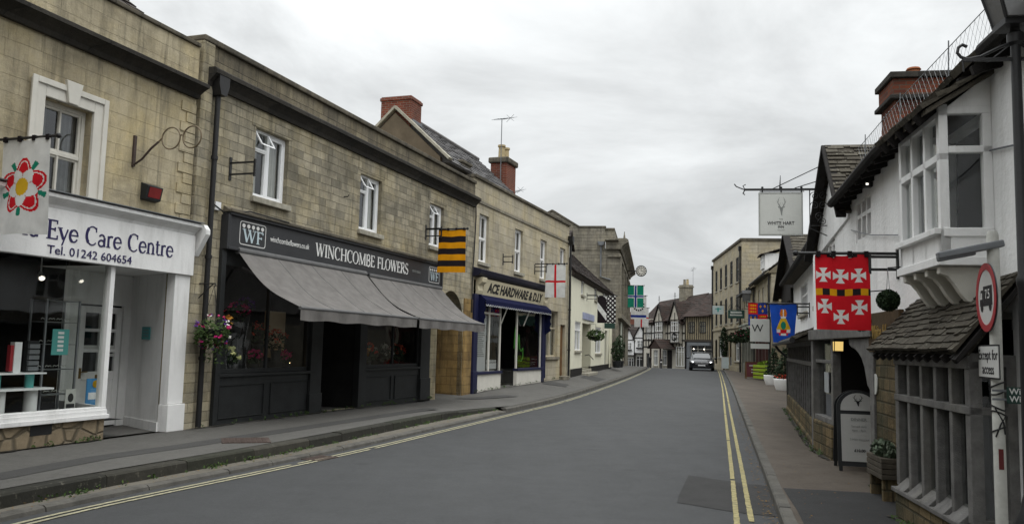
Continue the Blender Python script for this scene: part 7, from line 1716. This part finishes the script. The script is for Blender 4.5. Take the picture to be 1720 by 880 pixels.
disc(0, .245, ZC, -.004, LEAD, 'sign_back'); disc(0, .2, ZC, .004, paint('white_reflective', (.55, .55, .53), .5, .04, 3, .4), 'sign_face'); disc(.197, .245, ZC, .008, REDP, 'red_ring')
def flat(polys, o, mat, nm, par=None):
    w = MB()
    for p in polys: w.add([sp(u, v, o) for u, v in p], [list(range(len(p)))])
    return w.build(nm, mat, par or t)
def circ(cx_, cy_, r, n=14): return [(cx_ + r * math.cos(6.2832 * k / n), cy_ + r * math.sin(6.2832 * k / n)) for k in range(n)]
flat([[(-.06, ZC - .035), (.15, ZC - .035), (.15, ZC + .08), (-.06, ZC + .08)], [(-.15, ZC - .045), (-.065, ZC - .045), (-.065, ZC + .055), (-.12, ZC + .055), (-.15, ZC + .0)], [(-.15, ZC - .06), (.15, ZC - .06), (.15, ZC - .035), (-.15, ZC - .035)], circ(-.105, ZC - .07, .032), circ(.10, ZC - .07, .032)], .0065, LETTER_B, 'lorry_symbol')
def stext(s_, size, mat, u, v, o, nm='lettering', xs=1, bold=0): return text(s_, size, mat, t, sp(u, v, o), rot=(math.pi / 2, 0, math.radians(-93)), align='CENTER', ext=.0006, xs=xs, name=nm, bold=bold)
stext('7.5', .095, LETTER_W, .045, ZC - .01, .0085, xs=1)
flat([[(-.145, ZC - .01), (-.085, ZC - .01), (-.085, ZC + .035), (-.115, ZC + .035)]], .008, MATS['white_reflective'], 'cab_window')
for nm, x0_, x1_, z0_, z1_, o, mt in (('plate_border', -.25, .25, 1.40, 1.64, .0, LETTER_B), ('plate_face', -.238, .238, 1.412, 1.628, .005, MATS['white_reflective'])):
    w = MB(); c = [(x0_, z0_), (x1_, z0_), (x1_, z1_), (x0_, z1_)]; w.add([sp(u, v, o) for u, v in c] + [sp(u, v, o - .004) for u, v in c], ((0, 1, 2, 3), (7, 6, 5, 4), (0, 4, 5, 1), (1, 5, 6, 2), (2, 6, 7, 3), (3, 7, 4, 0))); w.build(nm, mt, t)
stext('Except for', .1, LETTER_B, 0, 1.535, .0065, xs=1.1, bold=.001); stext('access', .1, LETTER_B, 0, 1.435, .0065, xs=1.1, bold=.001)
w = MB(); w.bar((-.37, -.0, 2.27), (.06, -.02, 2.36), .085, .05); w.bar((-.37, 0, 2.25), (-.12, 0, 2.30), .06, .045); w.build('sign_lamp', LEAD, t, bevel=.01)
w = MB()
for zz in (1.05, 1.16, 1.20, 1.31, 1.36): w.tube([(.044 * math.cos(k * .7), .044 * math.sin(k * .7), zz + .02 * math.sin(k * .7 + zz * 20)) for k in range(10)], .006, 5)
w.tube([(.043, -.015, 1.15), (.0, -.045, 1.09), (-.03, -.03, 1.0)], .006, 5); w.tube([(-.03, -.03, 1.2), (.02, -.042, 1.1), (.03, -.03, 1.02)], .006, 5); w.build('strap', BLACK, t)
w = MB(); w.quad((-.02, -.0415, .78), (.012, -.0425, .78), (.012, -.0425, .92), (-.02, -.0415, .92)); w.build('sticker', paint('dark_red_sticker', (.12, .02, .02), .6, .2, 5), t)
t2 = empty_at('finger_sign', 'dark green fingerpost plate with white lettering on the white sign post', 'sign', (3.415, 5.86, 1.335), math.radians(-14))
MB().box(.045, .75, -.012, .0, 0, .115).build('plate', DKGREEN, t2, bevel=.004); text('Winchcombe', .058, LETTER_W, t2, (.06, -.013, .066), ext=.001, bold=.0008); text('Windrush', .058, LETTER_W, t2, (.06, -.013, .014), ext=.001, bold=.0008)
MB().box(-.045, .05, -.006, .0, .02, .035).box(-.045, .05, -.006, 0, .08, .095).build('clamp', LEAD, t2)
# lamp standard
t = empty_at('lamp_post', 'black iron lamp post with scrolled ladder bar and lantern before the white inn', 'street lamp', (3.29, 5.33, .1), math.radians(-8))
w = MB(); w.lathe([(.11, 0), (.11, .5), (.07, .6), (.045, .7), (.036, 2.0), (.045, 2.02), (.045, 2.06), (.034, 2.08), (.03, 3.6), (.05, 3.62), (.05, 3.68), (.028, 3.7), (.028, 3.75)], (0, 0, 0), 14); w.build('post', BLACK, t, smooth=40)
w = MB(); w.bar((-.33, 0, 3.51), (.33, 0, 3.51), .022, .022)
for s in (-1, 1):
    w.tube([(s * x, 0, z_) for x, z_ in ((0, 3.63), (.1, 3.59), (.22, 3.53), (.3, 3.515), (.34, 3.53), (.362, 3.56), (.355, 3.595), (.33, 3.615), (.30, 3.6))], .011, 6); w.tube([(s * .33, 0, 3.51), (s * .325, 0, 3.43)], .006, 5); w.tube([(s * .14, 0, 3.52), (s * .03, 0, 3.61)], .006, 5)
w.build('ladder_bar', BLACK, t, smooth=40)
w = MB(); w.prism([(-.09, 3.76), (.09, 3.76), (.17, 4.08), (-.17, 4.08)], 'y', -.13, .13); w.build('lantern_glass', MATS['lantern_glass'], t)
w = MB(); w.box(-.1, .1, -.1, .1, 3.72, 3.76); w.prism([(-.2, 4.08), (.2, 4.08), (.07, 4.25), (-.07, 4.25)], 'y', -.2, .2); w.lathe([(.07, 4.25), (.08, 4.3), (.02, 4.4)], (0, 0, 0), 10)
for i, j in ((-1, -1), (1, -1), (1, 1), (-1, 1)): w.bar((.09 * i, .1 * j, 3.76), (.172 * i, .135 * j, 4.08), .02, .02)
w.build('lantern_frame', BLACK, t)

# ------------------------------------------------------------------ banners
def d_rose(u, v):
    x, y = (u - .50) * .58, (v - .50) * .89; r, a = math.hypot(x, y), math.atan2(-y, x)
    k = abs(((a - math.pi / 2) / (2 * math.pi / 5) + .5) % 1 - .5) * 2
    if r < .085: return 'yellow'
    if r < .158 + .03 * math.cos(math.pi * (1 - k)): return 'pink' if abs(k) < .09 and r > .1 else 'white'
    ro = .235 + .045 * math.cos(math.pi * k)
    if r < ro: return 'white' if abs(r - ro + .035) < .007 and k < .8 else 'red'
    if k > .84 and r < .272: return 'green'
    return 'white'
flag('white banner with a red and white rose over the white shop fascia', FE, -3.75, .13, .88, 3.95, 1.14, d_rose, pole_end=.99, taper=.0, tilt=0, ties=1, ph=.4)
def d_str(u, v): return 'black' if (v < .02 or int((v - .02) / .98 * 7) % 2) else 'orange'
flag('black and orange horizontally striped banner above the arched passage', FL, 8.6, .36, 1.13, 4.62, 1.12, d_str, ph=1.0)
def d_geo(u, v): return 'red' if (abs(u - .5) < .05 or abs(v - .52) < .035) else 'white'
flag('white banner with a thin red cross by the hardware shop', FA, 5.95, .42, 1.18, 4.66, 1.22, d_geo, ph=2.0, ties=1)
def d_lat(u, v):
    if u < .5:
        q = (v * 1.5 - u * 1.3) % 1.2
        if .32 < q < .72: return 'white'
        return 'black'
    a, b = (u * 4.2 + v * 6.0) % 1, (u * 4.2 - v * 6.0) % 1
    return 'black' if (abs(a - .5) < .24 or abs(b - .5) < .24) and not (abs(a - .5) >= .24 and abs(b - .5) >= .24) else 'white'
flag('black and white banner with diagonal band and lattice by the cream cottage', FC, 5.1, .5, 1.4, 4.15, 1.3, d_lat, ph=.2, ties=2, nx=90, nz=120)
def d_grn(u, v):
    if abs(u - .5) < .055 or abs(v - .5) < .035: return 'navy'
    if abs(u - .5) < .10 or abs(v - .5) < .065: return 'white'
    return 'green'
flag('green banner with a white edged blue cross on the grey stone hall', FK, 2.2, .55, 1.6, 5.85, 1.45, d_grn, ph=1.4)
def d_ring(u, v):
    x, y = (u - .5) * .75, (v - .42) * 1.2; r = math.hypot(x, y)
    if v > .82: return 'navy' if v < .93 else 'white'
    if .2 < r < .29 and int(math.atan2(y, x) * 7) % 3: return 'black'
    if r < .1: return 'gold' if r < .06 else 'pink'
    return 'white'
flag('white banner with a black ring and blue lower band beyond the green banner', FK, 9.0, .6, 1.75, 5.6, 1.75, d_ring, ph=2.5)
flag('small white banner with a red cross low behind the ring banner', FK, 14.5, .75, 1.9, 4.95, 1.55, d_geo, ph=.9)
def cross_patee(x, y, s):
    x, y = x / s, y / s; m = max(abs(x), abs(y)); n = min(abs(x), abs(y))
    return m < 1 and n < .17 + .42 * m * m
def d_red(u, v):
    a = .835 / .575
    for cx_, cy_ in ((.155, .27), (.47, .275), (.79, .28), (.17, .69), (.48, .825), (.80, .70)):
        if cross_patee(u - cx_, (v - cy_) * a, .135): return 'white'
    if .455 < v < .54: return 'gold' if int(u * 7.3) % 2 == 0 else 'black'
    if v < .035: return 'black' if int(u * 9) % 4 == 2 else ('white' if .3 < u < .36 or .62 < u < .74 else 'red')
    return 'red'
flag('red banner with six white crosses and a gold and black bar outside the inn', FW, 3.0, .30, .875, 2.735, .825, d_red, pole_end=1.08, ties=1, ph=.3, image_left_is_wall=False, nx=120, nz=170)
def d_crown(u, v):
    x, y = u - .5, v
    if .12 < y < .36 and abs(x) < .05 + .09 * (1 - abs(y - .24) / .13 * .6): return 'white' if (abs(x) < .025 or y > .31) else ('red' if int((y + abs(x)) * 30) % 2 else 'gold')
    r = math.hypot(x * 1.0, (y - .55) * 1.0)
    if r < .11: return 'green'
    if .36 < y < .66 and abs(x) < .10 + (y - .36) * .7: return 'yellow'
    if .64 < y < .76 and abs(x) < .30: return 'white' if .14 < abs(x) < .30 and .66 < y < .74 else 'red'
    if .76 <= y < .82 and abs(x) < .2: return 'white' if abs(x) < .12 else 'red'
    return 'blue'
flag('blue banner with a gold and red crowned crest beside the lean-to', FB, 5.0, .27, .87, 2.73, .86, d_crown, ties=0, ph=1.2, image_left_is_wall=False, taper=.25, nx=100, nz=120)
def d_quar(u, v):
    q = (u < .5) == (v < .5); x, y = (u * 2) % 1, (v * 2) % 1
    if q: return 'gold' if any(abs(y - c) < .075 and .18 < x < .82 and (int(x * 14) % 3 or abs(y - c) < .03) for c in (.22, .5, .78)) else 'red'
    return 'gold' if any(abs(x - a) + abs(y - b) * .8 < .12 for a, b in ((.28, .3), (.72, .3), (.5, .72))) else 'navy'
flag('quartered red and blue banner with gold devices above the shop door', FCC, 7.6, .35, 1.3, 4.12, 1.15, d_quar, ties=0, ph=.5, image_left_is_wall=False)

# ------------------------------------------------------------------ the oncoming car
t = empty_at('parked_car', 'dark suv with lit headlights driving towards the camera', 'car', (15.95, 69.6, 0), math.atan2(-1, -.235))
t.name = 'oncoming_car'; t.scale = (1, 1.1, .93)
CARP = paint('car_paint', (.012, .014, .018), .25, .1, 3, .6, .02)
def loft(secs, mat, nm, par, smooth=45):     # secs: (x, [(y, z)...]) half outlines mirrored
    mb = MB(); n = None
    for x, h in secs:
        ring_ = [(x, y, z_) for y, z_ in h] + [(x, -y, z_) for y, z_ in reversed(h)]; n = len(ring_); mb.v += ring_
    for i in range(len(secs) - 1):
        for k in range(n): mb.f.append([i * n + k, i * n + (k + 1) % n, (i + 1) * n + (k + 1) % n, (i + 1) * n + k]); mb.m.append(0)
    mb.f += [list(range(n)), list(range(len(mb.v) - 1, len(mb.v) - n - 1, -1))]; mb.m += [0, 0]
    return mb.build(nm, mat, par, smooth=smooth)
bd = lambda w_, zt2, zb: [(w_ * .8, zb), (w_ * .97, zb + .1), (w_, zb + .35), (w_ * .99, zt2 - .12), (w_ * .9, zt2), (w_ * .4, zt2 + .02)]
loft([(2.2, bd(.72, .66, .32)), (2.12, bd(.85, .78, .22)), (1.8, bd(.92, .92, .2)), (1.1, bd(.93, 1.0, .2)), (0, bd(.93, 1.02, .22)), (-1.4, bd(.93, 1.05, .22)), (-2.05, bd(.9, 1.05, .25)), (-2.2, bd(.82, .95, .35))], CARP, 'body', t)
gh = lambda w_, z0, z1: [(w_ * 1.12, z0), (w_ * 1.1, z0 + .05), (w_ * .98, z1 - .08), (w_ * .85, z1)]
loft([(1.12, gh(.72, .98, 1.03)), (.35, gh(.72, .99, 1.5)), (-.2, gh(.74, 1.0, 1.58)), (-1.5, gh(.74, 1.0, 1.55)), (-2.05, gh(.72, 1.0, 1.1))], paint('car_window', (.03, .035, .04), .1, .1, 3, .8, .01), 'windows', t, 30)
loft([(.42, [(.66, 1.47), (.69, 1.5), (.6, 1.53)]), (-.2, [(.7, 1.55), (.72, 1.58), (.62, 1.62)]), (-1.5, [(.7, 1.52), (.72, 1.55), (.62, 1.59)]), (-1.75, [(.66, 1.4), (.68, 1.43), (.6, 1.45)])], CARP, 'roof', t)
w = MB()
w.add([(1.06, -.6, 1.05), (1.06, .6, 1.05), (.42, .52, 1.46), (.42, -.52, 1.46)], ((0, 1, 2, 3),)); w.v = [(x + .05, y, z_ + .03) for x, y, z_ in w.v]; w.build('windscreen', paint('windscreen_reflection', (.04, .045, .05), .2, .05, 2, .8, .01), t)
for y in (-.8, .8):
    for x in (1.35, -1.35):
        w = MB(); w.lathe([(.2, -.11), (.33, -.11), (.345, -.08), (.345, .08), (.33, .11), (.2, .11)], (0, 0, 0), 24); w.v = [(x + a, y + c, .345 + b) for a, b, c in w.v]; wh = w.build('wheel', CHAR, t, smooth=40)
        w = MB(); w.lathe([(.05, -.115), (.2, -.115), (.2, .115), (.05, .115)], (0, 0, 0), 16); w.v = [(x + a, y + c, .345 + b) for a, b, c in w.v]; w.build('rim', LEAD, wh)
    w = MB(); w.ball((2.08, y * .82, .76), .13, 12, sq=(.7, 1.2, .6)); hl = w.build('headlight', PVC, t, smooth=60)
    MB().ball((2.16, y * .8, .74), .055, 10, sq=(.5, 1, 1)).build('bulb', emis('headlamp', (.95, .97, 1), 3) if 'headlamp' not in MATS else MATS['headlamp'], hl)
    w = MB(); w.ball((.75, y * 1.25, 1.08), .13, 10, sq=(.6, 1, .7)); w.bar((.75, y * 1.1, 1.03), (.75, y * 1.25, 1.06), .05, .04); w.build('door_mirror', CARP, t, smooth=60)
w = MB(); w.box(2.16, 2.225, -.5, .5, .52, .68); w.box(2.14, 2.21, -.6, .6, .26, .42); w.build('grille', BLACK, t, bevel=.01)
w = MB()
for k in range(3): w.box(2.224, 2.232, -.45, .45, .545 + k * .045, .56 + k * .045)
w.lathe([(.06, 0), (.06, .02)], (0, 0, 0), 14); w.v[-28:] = [(2.225 + c, a, .72 + b) for a, b, c in w.v[-28:]]; w.build('chrome_trim', paint('chrome', (.6, .6, .62), .2, .05, 3, .6, .01, .9), t)
w = MB(); w.box(2.226, 2.236, -.26, .26, .42, .53); w.build('number_plate', PVC, t)
